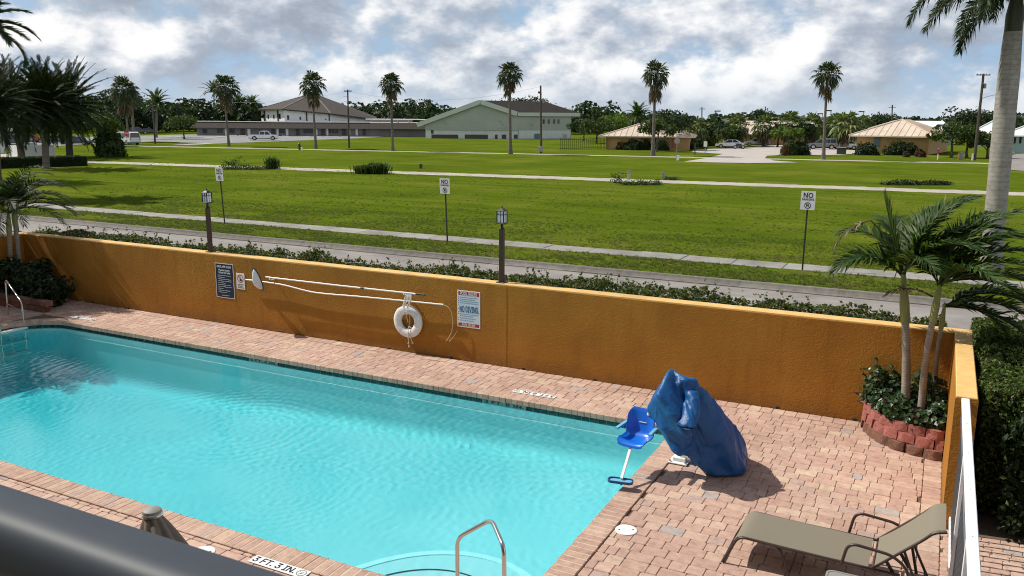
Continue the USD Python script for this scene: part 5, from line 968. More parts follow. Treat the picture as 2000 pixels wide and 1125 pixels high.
def small_palm(label, base, knee, topp, specs, seed, r=0.075, shaft=(0.9, 0.07), group=None, name='planter_palm', fm='frond', lean_wind=(0.25, -0.05, -0.05), n=66, ll=0.52, lw=0.040):
    """a feather palm: base, knee, top of trunk (world); specs: (azimuth deg, elevation deg, length, droop, twist)"""
    t = thing(name, label, 'palm tree', base, 0, group); base, knee, topp = (np.asarray(q, float) for q in (base, knee, topp))
    pts = spline([base - [0, 0, 0.1], base + (knee - base) * 0.3, knee, topp], 14); m = MB(); m.tube(pts, r * np.interp(np.linspace(0, 1, 14), [0, 0.15, 1], [1.3, 1.0, 0.8]), 12); obj('trunk', m, M_['ptrunk'], t, smooth=60, w=True)
    d = pts[-1] - pts[-3]; d /= np.linalg.norm(d); cs = [topp - d * 0.02, topp + d * shaft[0] * 0.35, topp + d * shaft[0]]; m = MB(); m.tube(cs, [shaft[1] * 1.05, shaft[1] * 1.1, shaft[1] * 0.45], 12); obj('crownshaft', m, M_['shaft'], t, smooth=60, w=True)
    hub = cs[2] - d * 0.06
    for k, (az, el, L_, dr, tw) in enumerate(specs): obj('frond', frond(hub + R(seed + k).normal(0, 0.015, 3), math.radians(az), math.radians(el), L_, dr, n, ll, lw, 22, 0.35, 0.14, lean_wind, 0.016, seed + k, twist=tw), M_[fm], t, w=True)
    return t, hub
yb1, yb2 = 14.15, 13.95
b1, t1 = PY(1773, 768, yb1), PY(1768, 628, yb1); k1_ = PY(1770, 700, yb1); b1[2] = 0.42
small_palm('palm with a pale straight trunk on the left of the red block planter', b1, k1_, t1, [(10, 64, 1.7, 1.35, 0.2), (50, 74, 1.6, 0.9, 0), (75, 68, 1.5, 1.0, 0), (-35, 58, 1.4, 1.4, 0), (160, 60, 1.3, 1.4, 0), (200, 44, 1.2, 1.6, 0.3), (120, 66, 1.3, 1.2, 0), (30, 50, 1.55, 1.3, 0), (-70, 50, 1.1, 1.5, 0), (178, 30, 1.1, 1.2, 0), (0, 80, 1.5, 0.8, 0)], 300, 0.070, (0.80, 0.066))
sp_t, sp_h = stage.GetPrimAtPath('/World/planter_palm'), PY(1763, 540, 14.15); sp_e = PY(1724, 370, 14.1); dsp = sp_e - sp_h; Ls = float(np.linalg.norm(dsp))
obj('spear_leaf', frond(sp_h, math.atan2(dsp[1], dsp[0]), math.asin(dsp[2] / Ls), Ls * 0.9, 0.0, 54, 0.46, 0.055, 35, 0.0, 0.12, (0, 0, 0), 0.025, 321, 24, 12), M_['frond'], sp_t, w=True)
b2, t2 = PY(1800, 795, yb2), PY(1822, 625, yb2); k2_ = PY(1806, 720, yb2); b2[2] = 0.42
small_palm('palm with a leaning trunk on the right of the red block planter', b2, k2_, t2, [(15, 55, 1.7, 1.5, 0), (-20, 48, 1.6, 1.5, 0.2), (45, 60, 1.6, 1.3, 0), (80, 62, 1.4, 1.1, 0), (-60, 50, 1.3, 1.5, 0), (5, 25, 1.6, 1.3, 0), (150, 50, 1.1, 1.5, 0), (-5, 70, 1.5, 1.3, 0), (30, 15, 1.5, 1.2, 0), (110, 50, 1.2, 1.3, 0), (20, 78, 1.5, 0.9, 0), (60, 72, 1.4, 0.9, 0)], 340, 0.055, (0.6, 0.052))
b3 = PY(1826, 790, 14.35); b3[2] = 0.42; t3 = PY(1838, 640, 14.35)
small_palm('slender palm behind the leaning palm against the orange wall', b3, PY(1828, 715, 14.35), t3, [(20, 35, 1.3, 1.4, 0), (-15, 25, 1.4, 1.3, 0), (0, 5, 1.35, 1.1, 0), (40, 0, 1.2, 1.0, 0)], 380, 0.036, (0.4, 0.036), lean_wind=(0.3, 0, -0.08))
t = thing('dead_frond', 'dry brown palm frond hanging at the left of the planter palms', 'palm frond', PY(1690, 440, 14.0)); q = PY(1700, 430, 14.0); obj('leaflets', frond(q, PI, math.radians(-20), 0.75, 1.0, 16, 0.32, 0.03, 5, 1.2, 0.1, (0, 0, -0.2), 0.012, 5), M_['skirt'], t, w=True); obj('stalk', MB().tube(spline([PY(1765, 520, 14.1), PY(1735, 470, 14.05), q], 8), 0.012, 6), M_['bark'], t, w=True)
t = thing('dead_frond', 'dry pale frond drooping over the wall by the leaning palm', 'palm frond', PY(1812, 585, 13.9)); q = PY(1822, 580, 13.95); obj('leaflets', frond(q, PI * 0.95, math.radians(25), 0.7, 1.2, 14, 0.3, 0.03, 5, 1.0, 0.2, (0, 0, 0), 0.014, 15), M_['skirt'], t, w=True)

# left corner: dark planted bed, palms
rng = R(50); t = thing('corner_shrub', 'dark leafy shrubs filling the bed in the far left wall corner', 'shrub', (-22, 14, 0)); P = []
for k in range(60):
    c = np.array([rng.uniform(-22.6, -20.6), rng.uniform(13.6, 14.45), rng.uniform(0.25, 0.95)]); 
    if c[0] > -21.2: c[2] *= 0.6
    d = rng.normal(0, 1, (60, 3)); d /= np.linalg.norm(d, axis=1, keepdims=True); P.append(np.c_[c + d * 0.24, d])
P = np.vstack(P); P[:, 1] = np.minimum(P[:, 1], Y_W - 0.03); P[:, 2] = np.maximum(P[:, 2], 0.03); obj('foliage', cards(P[:, :3], P[:, 3:] + [0, -0.2, 0.6], 0.16, rng, 0.5, 0.6), M_['oak'], t, w=True); obj('stem', MB().tube([[-22, 14, 0], [-22, 14, 0.7]], 0.03, 6).tube([[-21.3, 14.1, 0], [-21.2, 14.1, 0.5]], 0.03, 6), M_['bark'], t, w=True)
bl = thing('left_planter', 'low block edging of the bed in the far left wall corner', 'planter', (-21.6, 13.4, 0))
for k in range(8):
    for c_ in range(2): obj('block', MB().box((-22.85 + k * 0.32 + 0.16 * c_, 13.35, c_ * 0.152 + 0.003), (-22.85 + k * 0.32 + 0.31 + 0.16 * c_, 13.55, c_ * 0.152 + 0.149), 0.012), M_['block_low'], bl, w=True)  # darker block colour stands in for palm shade in this corner
LPW = (0.22, 0, -0.05)
for i, (bx, tx, ty, lab, sd) in enumerate(((22, 18, 455, 'palm with two pale trunks at the far left wall corner, left one', 400), (44, 30, 440, 'palm at the far left wall corner just beside the brown lantern post', 430))):
    Y = 14.1 + 0.2 * i; b = PY(bx, 560, Y); b[2] = 0.1; tp = PY(tx, ty, Y)
    small_palm(lab, b, (b + tp) / 2, tp, [(az + 17 * i, el, 1.75, 1.5, 0) for az, el in ((0, 60), (45, 50), (-30, 45), (90, 65), (140, 50), (-80, 45), (190, 45), (20, 25), (-10, 80), (240, 40), (70, 30), (-45, 20))], sd, 0.07, (0.6, 0.065), lean_wind=LPW, fm='frond_dark', n=34)
b = np.array([-24.3, 12.2, 0.0]); small_palm('palm just outside the left wall, crown at the edge of view', b, b + [0.1, 0.05, 1.5], b + [0.2, 0.1, 2.9], [(az, el, 2.1, 1.5, 0) for az, el in ((0, 60), (45, 50), (-30, 45), (90, 65), (140, 50), (-80, 45), (190, 45), (20, 25), (-10, 80), (240, 40), (70, 30), (-45, 20))], 460, 0.08, (0.7, 0.07), lean_wind=LPW, fm='frond_dark', n=34)

for i, (x, y, z) in enumerate(((-26.2, 13.4, 4.6), (-25.0, 12.0, 3.9), (-27.5, 12.2, 5.6))):
    b = np.array([x, y, 0.0]); small_palm(('leafy palm beyond the left wall, middle one of three out of view', 'leafy palm beyond the left wall, nearest one of three out of view', 'leafy palm beyond the left wall, farthest left of three out of view')[i], b, b + [0.05, 0.05, z * 0.5], b + [0.15, 0.1, z], [(k * 137.5, 75 - 5.2 * k, 2.1, 1.3, 0) for k in range(17)], 470 + 20 * i, 0.09, (0.7, 0.07), lean_wind=LPW, fm='frond_dark', n=26, lw=0.06)

# ------------------------------------------------------------------ hedges
def hedge(name, label, x0, x1, y0, y1, h, seed, mt='hedge', leaf=0.055, dens=2600, group=None, wob=0.16, core=True, z0=0.0, sprig=0.14, shape=None):
    """a clipped row of leafy shrubs over a box, with an uneven top and sprigs that stick out"""
    rng = R(seed); A = (x1 - x0) * (y1 - y0); t = thing(name, label, 'hedge', ((x0 + x1) / 2, (y0 + y1) / 2, z0), 0, group)
    def hz(x, y): return h + (meshkit.fbm(np.stack([x * 1.3, y * 1.3, np.full_like(x, seed)], -1), 3) - 0.5) * 2 * wob
    n = int(A * dens * 0.55); x, y = rng.uniform(x0, x1, n), rng.uniform(y0, y1, n); ins = np.minimum(np.minimum(x - x0, x1 - x), np.minimum(y - y0, y1 - y)); z = (hz(x, y) - 0.10 * np.exp(-ins / 0.08)) * (1 - rng.uniform(0, 1, n) ** 2.2 * 0.22)
    P = [np.c_[x, y, z]]; N = [np.tile([0, 0, 1.0], (n, 1))]
    for ax, c, s in ((1, y0, -1), (0, x0, -1), (0, x1, 1), (1, y1, 1)):
        ln = (x1 - x0) if ax == 1 else (y1 - y0); n = int(ln * h * dens * 0.42); u = rng.uniform(0, 1, n) * ln; zz = rng.uniform(0.0, 1, n) ** 0.75
        q = np.c_[x0 + u, np.full(n, c)] if ax == 1 else np.c_[np.full(n, c), y0 + u]
        dpt = rng.uniform(-0.03, 0.14, n) - (meshkit.noise(np.c_[u * 2.2, zz * h * 2.2, np.full(n, seed + ax)]) - 0.5) * 0.18; q[:, ax] -= s * dpt; N.append(np.tile([s * 0.9 if ax == 0 else 0, s * 0.9 if ax == 1 else 0, 0.45], (n, 1))); P.append(np.c_[q, zz * hz(q[:, 0], q[:, 1])])
    ns = int(A * 60 * (sprig > 0)); x, y = rng.uniform(x0, x1, ns), rng.uniform(y0, y1, ns); hh = hz(x, y)
    for k in range(9): 
        u = rng.uniform(0, 1, ns); P.append(np.c_[x + rng.normal(0, 0.02, ns) , y + rng.normal(0, 0.02, ns), hh + u * sprig * (0.3 + 0.7 * (np.arange(ns) % 7 == 0) * 1.6)]); N.append(rng.normal(0, 1, (ns, 3)))
    P, N = np.vstack(P), np.vstack(N)
    if shape is not None: ok = shape(P); P, N = P[ok], N[ok]
    obj('foliage', cards(P + [0, 0, z0], N, leaf, rng, 0.55, 0.55), M_[mt], t, w=True)
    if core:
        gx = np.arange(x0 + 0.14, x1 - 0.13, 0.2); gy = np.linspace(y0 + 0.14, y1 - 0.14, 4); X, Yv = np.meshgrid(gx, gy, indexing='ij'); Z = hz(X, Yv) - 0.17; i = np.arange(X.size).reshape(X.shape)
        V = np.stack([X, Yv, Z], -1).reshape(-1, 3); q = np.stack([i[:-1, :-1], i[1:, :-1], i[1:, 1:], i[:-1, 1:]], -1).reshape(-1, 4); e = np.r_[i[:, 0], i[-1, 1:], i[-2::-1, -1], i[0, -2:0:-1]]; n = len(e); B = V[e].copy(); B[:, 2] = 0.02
        m = MB(); m.add(np.vstack([V, B]), np.vstack([q] + [np.array([[e[k], e[(k + 1) % n], len(V) + (k + 1) % n, len(V) + k]]) for k in range(n)])); v, f = m.get(); obj('twigs', (v + [0, 0, z0], f), M_['core'], t, w=True)  # solid dark core imitating the shade between the leaves
    return t
gapL = PY(516, 505, 15.4)[0]
hedge('clipped_hedge', 'long low hedge outside the orange wall, left of the gap near the net', X_L - 0.5, gapL - 0.15, 15.08, 15.75, 1.67, 61, leaf=0.068, dens=2400, wob=0.20)
hedge('clipped_hedge', 'long low hedge outside the orange wall, from the gap to the planter palms', gapL + 0.1, 0.2, 15.08, 15.75, 1.70, 62, leaf=0.068, dens=2400, wob=0.24)
hedge('tall_hedge', 'broad dense hedge outside the right wall corner beside the road', 0.70, 3.9, 11.75, 16.2, 1.70, 63, 'hedge2', 0.062, 3600, wob=0.14, sprig=0.10)
hedge('tall_hedge', 'hedge end behind the paved strip right of the white fence, shade put into its leaf colour', 1.0, 3.9, 11.15, 11.72, 1.40, 64, 'oak', 0.085, 900, wob=0.2)  # darker leaf colour imitates the shade on this end of the hedge

# ------------------------------------------------------------------ signs on the verge
def no_parking(px, py, tx, ty, label):
    b = G(px, py); t = thing('no_parking_sign', label, 'sign', b, 0, 'no parking signs along the road'); tp = up_at(tx, ty, b) - b; yaw = math.atan2(-b[0], b[1])
    top = tp + np.array([0, 0, 0.0]); post = MB(); post.obox([0, 0, -0.05], top * 0.97, 0.05, 0.035, (0, 1, 0)); obj('post', post, M_['greenpost'], t)
    sx = np.array([1.0, 0, 0]); up = top / np.linalg.norm(top); fw = np.cross(sx, up); fw /= np.linalg.norm(fw); c = top - up * 0.31 + np.array([0, -0.034, 0]); Wd, Hg = 0.46, 0.62
    def put(nm, v, f, mt): obj(nm, (c + v[:, :1] * sx + v[:, 1:2] * up + v[:, 2:] * np.cross(sx, up), f), M_[mt], t)
    v, f = MB().prism(rrect(Wd / 2, Hg / 2, 0.03), 0, 0.006).get(); put('plate', v, f, 'white')
    for txt, h, z, mw in (('NO', 0.155, 0.17, 0.30), ('PARKING', 0.062, 0.035, 0.40), ('P', 0.115, -0.165, 0.2)):
        tm = meshkit.text_mesh(txt, h, 0.002, bold=True); bb = tm.bounds; k = min(1, mw / (bb[1][0] - bb[0][0])); v = tm.vertices.copy(); v[:, 0] = (v[:, 0] - (bb[0][0] + bb[1][0]) / 2) * k; v[:, 1] += z - (bb[0][1] + bb[1][1]) / 2; v[:, 2] += 0.0065; put('lettering', v, tm.faces, 'black')
    r = 0.105; cc = np.array([0, -0.165]); v, f = MB().prism(Point(cc).buffer(r).difference(Point(cc).buffer(r * 0.80)), 0.0065, 0.0085).prism(LineString([cc + [-r * 0.62, r * 0.62], cc + [r * 0.62, -r * 0.62]]).buffer(r * 0.09), 0.007, 0.0092).get(); put('prohibition_ring', v, f, 'black')
    for z in (0.27, -0.27): v, f = MB().prism(Point(0, z).buffer(0.012), 0.006, 0.010).get(); put('bolt', v, f, 'greyplastic')
no_parking(439, 437, 428, 327, 'white NO PARKING sign by the pavement, left of the others near the low weeds'); no_parking(874, 474, 869, 348, 'white NO PARKING sign on the verge left of the middle lantern post'); no_parking(1567, 528, 1580, 373, 'white NO PARKING sign on the verge left of the planter palms')

# ------------------------------------------------------------------ palms on the field
for i, (bx, by, tx, ty, cr, lab) in enumerate((
        (252, 277, 242, 178, 2.0, 'tall fan palm with a thin trunk above the white van'), (447, 286, 440, 172, 1.9, 'tall fan palm at the left of the brown roofed wing'), (617, 290, 611, 166, 1.9, 'tall fan palm in front of the peak of the round hall roof'),
        (767, 295, 764, 165, 1.75, 'tall fan palm right of the round hall with a dead leaf hanging'), (997, 301, 995, 146, 1.9, 'tall fan palm before the pale green gabled hall'), (1275, 304, 1281, 145, 2.0, 'tall fan palm with a long shaggy skirt by the left tan building'), (1608, 312, 1616, 147, 1.95, 'tall fan palm in front of the parked car at the right driveway'))):
    b = G(bx, by); D = dist(b); tp = DP(tx, ty, D); tp[2] -= 0.2
    fan_palm('fan_palm', lab, b, tp, cr * D / 120.0, 500 + i, 'tall fan palms across the lawn', 0.19 * (1.15 if i in (4, 5) else 1.0), 1.25 if i != 5 else 1.7, 40, 'fan', deadn=22 if i != 5 else 34)
b = G(263, 272); fan_palm('fan_palm', 'shorter darker palm just right of the tall palm above the van', b, DP(258, 192, dist(b)), 2.2, 520, None, 0.3, 0.6, 30, 'fan')
def feather_palm(name, label, b, tp, L_, nf, seed, r=0.3, fm='frond_dark', n=22, ll=0.7, lw=0.07, trunk='washtrunk', shaft=0.0, dr=(1.0, 1.7), elr=(-0.2, 1.45), group=None, shaft_mt='shaft_dark', wind=(0.12, 0, 0), dead=0):
    rng = R(seed); t = thing(name, label, 'palm tree', b, 0, group); b = np.asarray(b, float); tp = np.asarray(tp, float); m = MB(); m.tube(spline([b - [0, 0, 0.1], b + (tp - b) * 0.3, b + (tp - b) * 0.7, tp], 12), r * np.interp(np.linspace(0, 1, 12), [0, 0.1, 0.55, 1], [1.3, 1.02, 1.0, 0.8]), 12); obj('trunk', m, M_[trunk], t, smooth=60, w=True)
    hub = tp.copy()
    if shaft: m = MB(); m.tube([tp - [0, 0, 0.05], tp + [0, 0, shaft * 0.5], tp + [0, 0, shaft]], [r * 0.86, r * 0.84, r * 0.4], 14); obj('crownshaft', m, M_[shaft_mt], t, smooth=60, w=True); hub = tp + [0, 0, shaft * 0.92]
    for k in range(nf):
        u = (k + 0.5) / nf; obj('frond', frond(hub, k * 2.39996 + rng.normal(0, 0.2), elr[1] + (elr[0] - elr[1]) * u, L_ * rng.uniform(0.85, 1.1), rng.uniform(*dr) * (0.55 + 0.45 * u), n, ll, lw, 25, 0.35, 0.12, wind, 0.03, seed * 50 + k, 60, 25), M_[fm], t, w=True)
    return t
for i, (bx, by, tx, ty, L_, lab) in enumerate(((43, 311, 30, 210, 5.0, 'dark date palm behind the white utility enclosure, leftmost of its cluster'), (90, 329, 86, 206, 4.6, 'dark date palm with its pale trunk rising from the clipped hedge'), (136, 306, 132, 205, 4.9, 'dark date palm right of the white utility enclosure'))):
    b = G(bx, by); feather_palm('date_palm', lab, b, DP(tx, ty, dist(b)), L_ * 1.12 * dist(b) / 110, 96, 530 + i, 0.36 * dist(b) / 110, 'date', 30, 0.75, 0.19, 'bark' if i != 1 else 'washtrunk', 0, (0.35, 0.95), (-0.85, 1.4), 'date palms on the left of the lawn')
b = DP(-10, 330, 75); b[2] = 0; feather_palm('date_palm', 'date palm at the left edge of view, mostly out of frame', b, DP(-14, 205, 75), 4.0, 70, 535, 0.35, 'date', 28, 0.75, 0.12, 'bark', 0, (0.5, 1.3), (-0.9, 1.45))
b = DP(-52, 330, 62); b[2] = 0; feather_palm('royal_palm', 'palm whose fronds reach into the upper left corner', b, DP(-46, 92, 62), 3.4, 26, 540, 0.28, 'frond_dark', 90, 0.95, 0.11, 'royal', 1.2, (1.0, 1.8), (-0.1, 1.4))
rb = G(1936, 524); rt = DP(1979, 62, dist(rb))
t = thing('royal_palm', 'big royal palm with a smooth grey trunk on the right', 'palm tree', rb); c = spline([rb - [0, 0, 0.1], DP(1944, 420, dist(rb)), DP(1962, 230, dist(rb)), rt], 20)
m = MB(); m.tube(c, np.interp(np.linspace(0, 1, 20), [0, 0.05, 0.3, 0.62, 0.85, 1], [0.42, 0.35, 0.33, 0.335, 0.325, 0.27]), 20); obj('trunk', m, M_['royal'], t, smooth=60, w=True)
d = c[-1] - c[-3]; d /= np.linalg.norm(d); m = MB(); m.tube([rt - d * 0.05, rt + d * 0.5, rt + d * 1.5], [0.265, 0.27, 0.12], 16); obj('crownshaft', m, M_['shaft_dark'], t, smooth=60, w=True); hub = rt + d * 1.4; rng = R(77)
for k, (az, el, L_, dr) in enumerate(((178, 28, 3.9, 2.0), (200, 8, 3.3, 1.45), (140, 40, 3.6, 2.0), (225, -5, 2.9, 1.3), (250, 15, 3.4, 1.6), (100, 30, 3.6, 1.8), (60, 20, 3.5, 1.7), (20, 25, 3.6, 1.8), (-20, 15, 3.4, 1.7), (-60, 20, 3.4, 1.7), (160, 70, 3.4, 1.4), (0, 70, 3.4, 1.3), (280, 60, 3.3, 1.5), (205, -30, 2.7, 0.9), (330, -25, 2.8, 1.0))):
    obj('frond', frond(hub, math.radians(az), math.radians(el), L_, dr, 160, 0.80, 0.055, 20, 0.9, 0.10, (0.0, 0, -0.05), 0.03, 700 + k, 62, 32, vj=34), M_['frond_dark'], t, w=True)
b = DP(418, 262, 268); b[2] = 0; feather_palm('feather_palm', 'feather palm left of the tall palm over the brown wing', b, DP(418, 186, dist(b)), 4.2, 22, 545, 0.22, 'frond', 26, 0.9, 0.22, 'washtrunk', 0.8, (0.8, 1.5), (0.0, 1.4))
for i, (x, yb, yt, lab) in enumerate(((306, 276, 203, 'feather palm just right of the crossarm utility pole'), (466, 262, 205, 'bushy palm behind the left end of the brown wing'), (492, 262, 206, 'bushy palm at the left corner of the white clerestory'), (1245, 268, 225, 'dark palm top behind the left tan building'))):
    Dp = 205 if x in (306, 1245) else 268; b = DP(x, yb, Dp); b[2] = 0; feather_palm('feather_palm', lab, b, DP(x, yt, Dp), 3.8, 30, 550 + i, 0.25, 'frond', 24, 0.9, 0.24, 'washtrunk', 0.0, (0.8, 1.5), (-0.4, 1.4))

# ------------------------------------------------------------------ poles
def utility(px, py, tx, ty, label, arms=(0.35, 1.8), lampside=None, r=0.14):
    b = G(px, py); tp = up_at(tx, ty, b) - b; t = thing('utility_pole', label, 'utility pole', b); m = MB(); m.tube([[0, 0, -0.1], tp * 0.5, tp], [r * 1.2, r, r * 0.8], 10); obj('pole', m, M_['bark'], t)
    v = tp / np.linalg.norm(tp); ax = np.array([0.9, 0.43, 0])
    if arms:
        c = tp - v * arms[0]; obj('crossarm', MB().obox(c - ax * arms[1] / 2, c + ax * arms[1] / 2, 0.1, 0.12), M_['bark'], t)
        for s in (-0.45, -0.2, 0.2, 0.45): obj('insulator', MB().lathe([(0.03, 0.06), (0.06, 0.12), (0.03, 0.2), (0.0, 0.2)], c + ax * arms[1] * s, 8), M_['greyplastic'], t)
    return t, tp, v
def dcyl(t, c, r, h): obj('transformer', MB().lathe([(0, 0), (r, 0.02), (r, h), (r * 0.6, h + 0.06), (0, h + 0.06)], c, 12), M_['greyplastic'], t)
utility(303, 281, 297, 181, 'wooden utility pole with a wide crossarm left of the brown wing', (0.5, 1.9))
t, tp, v = utility(682, 289, 679, 175, 'tall wooden utility pole in front of the round hall roof', (0.25, 1.2)); [obj('bracket', MB().obox(tp - v * z, tp - v * z + np.array([-0.7, -0.2, 0.03]), 0.04, 0.04), M_['bark'], t) for z in (1.1, 1.9, 2.5)]
t, tp, v = utility(1057, 299, 1056, 167, 'wooden utility pole in front of the pale green hall', None); obj('bracket', MB().obox(tp - v * 1.0, tp - v * 0.9 + np.array([-0.35, -0.1, 0]), 0.06, 0.3), M_['bark'], t); dcyl(t, tp - v * 2.4 + np.array([0.3, 0.1, 0]), 0.18, 0.6); obj('meter_box', MB().box((-0.35, -0.25, 0.2), (0.3, -0.1, 0.9), 0.02), M_['greyplastic'], t)
t, tp, v = utility(1903, 313, 1921, 144, 'leaning utility pole with a street light arm beside the royal palm', (0.15, 1.7), r=0.17); c = tp * 0.71; obj('light_arm', MB().tube(spline([c, c + [0.8, 0.35, 0.35], c + [2.1, 0.9, 0.62]], 10), 0.035, 6), M_['greyplastic'], t); obj('lamp_head', MB().hull([c + np.array([2.0 + a, 0.9 + bq, 0.55 + q]) for a in (0, 0.6) for bq in (-0.12, 0.12) for q in (0, 0.14)]), M_['greyplastic'], t); dcyl(t, tp * 0.86 + np.array([0.3, 0.1, -0.3]), 0.16, 0.55)
for x, y0, y1, lab in ((1371, 250, 209, 'far thin utility pole above the parking trees'), (1743, 240, 205, 'far thin mast behind the right tan roof'), (697, 240, 205, 'far thin pole by the brown hall roof')):
    b = DP(x, y0, 260); b[2] = 0; tp = DP(x, y1, 260) - b; t = thing('utility_pole', lab, 'utility pole', b); obj('pole', MB().tube([[0, 0, 0], tp], [0.2, 0.16], 8), M_['bark'], t); obj('crossarm', MB().obox(tp * 0.93 - [0.9, 0, 0], tp * 0.93 + [0.9, 0, 0], 0.12, 0.14), M_['bark'], t)
def lot_light(px, py, ty, label, side=1, D=None):
    b = G(px, py) if D is None else DP(px, py, D); b[2] = 0; tp = up_at(px, ty, b) - b; t = thing('parking_light', label, 'street lamp', b, 0, 'parking lot lights'); obj('pole', MB().tube([[0, 0, 0], tp], [0.10, 0.07], 8), M_['darkmetal'], t); ax = np.array([0.9, 0.43, 0]) * side
    obj('lamp_head', MB().obox(tp - ax * 0.1, tp + ax * 0.95, 0.4, 0.2), M_['darkmetal'], t); obj('base', MB().lathe([(0.25, 0), (0.25, 0.6), (0.0, 0.6)], sides=12), M_['concrete'], t)
lot_light(1397, 285, 217, 'parking light left of the white parked sedan', 1); lot_light(1449, 275, 220, 'parking light behind the silver parked cars', 1, 190); lot_light(1606, 280, 222, 'parking light just left of the right fan palm trunk', -1, 185); lot_light(1623, 275, 216, 'parking light just right of the right fan palm trunk', -1, 170); lot_light(1687, 270, 218, 'parking light behind the right tan building', -1, 185)

# ------------------------------------------------------------------ buildings
def flat(*c, rough=0.8): return c
def wallquad(parent, nm, P, Q, px0, py0, px1, py1, mt, out=0.06, label=None):
    """a panel on the vertical plane P-Q spanning the given pixels, standing a little proud of it"""
    a, b = VP(px0, py1, P, Q), VP(px1, py0, P, Q); d = np.array([*(Q - P)[:2], 0.0]); d /= np.linalg.norm(d); nn = np.array([d[1], -d[0], 0.0]); 
    lo, hi = a, b; w_ = (b - a) @ d; h_ = b[2] - a[2]
    V = [a + d * w_ * i + np.array([0, 0, h_]) * j + nn * o for o in (-0.04, out) for i, j in ((0, 0), (1, 0), (1, 1), (0, 1))]; m = MB(); m.hull(V); return obj(nm, m, M_[mt], parent, w=True, label=label)
# round church hall with its low wing
A_, B_ = G(385, 264.5), G(835, 267.5); A_[2] = B_[2] = 0
dW = (B_ - A_) / np.linalg.norm(B_ - A_); nW = np.array([-dW[1], dW[0], 0])      # away from the viewer
hall = thing('assembly_hall', 'hall with a brown many sided peaked roof, white clerestory and long low wing', 'building', A_)
L_ = np.linalg.norm(B_ - A_); HW = 2.55; HT = VP(560, 238.5, A_, B_)[2]
m = MB(); m.add([A_ - [0, 0, .1], B_ - [0, 0, .1], B_ + [0, 0, HT - 0.3], A_ + [0, 0, HT - 0.3]], [[0, 1, 2, 3]]); Cn, Dn = B_ + nW * 16, A_ + nW * 16
m.add([B_ - [0, 0, .1], Cn - [0, 0, .1], Cn + [0, 0, HT - 0.3], B_ + [0, 0, HT - 0.3]], [[0, 1, 2, 3]]).add([Dn - [0, 0, .1], A_ - [0, 0, .1], A_ + [0, 0, HT - 0.3], Dn + [0, 0, HT - 0.3]], [[0, 1, 2, 3]])
obj('wing_wall', m, M_['wingwall'], hall, w=True)
Bm = VP(722, 250, A_, B_); Bm[2] = 0
eave = 1.5; zl = VP(560, 250.5, A_, B_)[2]
m = MB(); a0, b0 = A_ - dW * 1.2 - nW * eave, B_ + dW * 0.5 - nW * eave; m.add([a0 + [0, 0, zl], b0 + [0, 0, zl], b0 + nW * (eave - 0.15) + [0, 0, HT], a0 + nW * (eave - 0.15) + dW * 1.2 + [0, 0, HT]], [[0, 1, 2, 3]])
m.add([a0 + [0, 0, zl], a0 + nW * (eave - 0.15) + dW * 1.2 + [0, 0, HT], A_ + nW * 14 + [0, 0, HT], A_ - dW * 1.2 + nW * 14 + [0, 0, zl]], [[0, 1, 2, 3]]); m.add([a0 + [0, 0, zl], b0 + [0, 0, zl], b0 + nW * eave + [0, 0, zl], a0 + nW * eave + [0, 0, zl]], [[0, 3, 2, 1]])
obj('mansard_roof', m, M_['mansard'], hall, w=True)
obj('roof_deck', MB().add([A_ + [0, 0, HT + .05], B_ + [0, 0, HT + .05], Cn + [0, 0, HT + .05], Dn + [0, 0, HT + .05]], [[0, 1, 2, 3]]), M_['fascia'], hall, w=True)
m = MB(); m.obox(A_ - nW * 0.15 + [0, 0, HT + 0.08], Bm - nW * 0.15 + [0, 0, HT + 0.08], 0.3, 0.22); obj('fascia', m, M_['fascia'], hall, w=True)
for x0, x1, nm in ((396, 404, 'window'), (424, 434, 'window'), (448, 458, 'window'), (470, 478, 'door'), (530, 537, 'door'), (545, 556, 'window'), (578, 585, 'door'), (593, 611, 'window'), (627, 634, 'door'), (643, 647, 'window'), (649, 653, 'window'), (655, 660, 'window'), (668, 676, 'door'), (708, 714, 'door')): wallquad(hall, nm, A_, B_, x0, 252, x1, 260 if nm == 'window' else 264, 'darkwin' if nm == 'window' else 'door', 0.06)
for x0, x1 in ((440, 444), (484, 489), (541, 544), (559, 563), (616, 620), (638, 641), (680, 684), (695, 699)): wallquad(hall, 'pier', A_, B_, x0, 251.5, x1, 264.5, 'fascia', 0.14)
ap = DP(612, 182, 262); ev = [DP(503, 213, 258), DP(551, 212.5, 243), DP(646, 221.5, 240), DP(736, 232.5, 246)]; bk = [DP(735, 228, 285), DP(650, 214, 300), DP(560, 209, 292)]
rim = ev + bk; m = MB(); 
for i in range(len(rim)): m.add([ap, rim[i], rim[(i + 1) % len(rim)]], [[0, 1, 2]])
for i in range(len(rim)): p, q = rim[i], rim[(i + 1) % len(rim)]; m.add([p, q, q - [0, 0, 0.35], p - [0, 0, 0.35]], [[0, 1, 2, 3]])
obj('hall_roof', m, M_['shingle'], hall, w=True)
for e in ev[:3]: obj('ridge_cap', MB().obox(e + (ap - e) * 0.01 + [0, 0, 0.06], ap + [0, 0, 0.06], 0.30, 0.10), M_['ridge' if e is not ev[0] else 'shingle'], hall, w=True)
cen = np.mean(rim, 0); ins = [np.r_[(p + (cen - p) * 0.05)[:2], p[2] - 0.1] for p in rim]; m = MB()
for i in range(len(ins)): p, q = ins[i], ins[(i + 1) % len(ins)]; m.add([p, q, np.r_[q[:2], 0], np.r_[p[:2], 0]], [[0, 1, 2, 3]])
obj('clerestory_wall', m, M_['hallwhite'], hall, w=True)
def flat3(p): return np.r_[p[:2], 0.0]
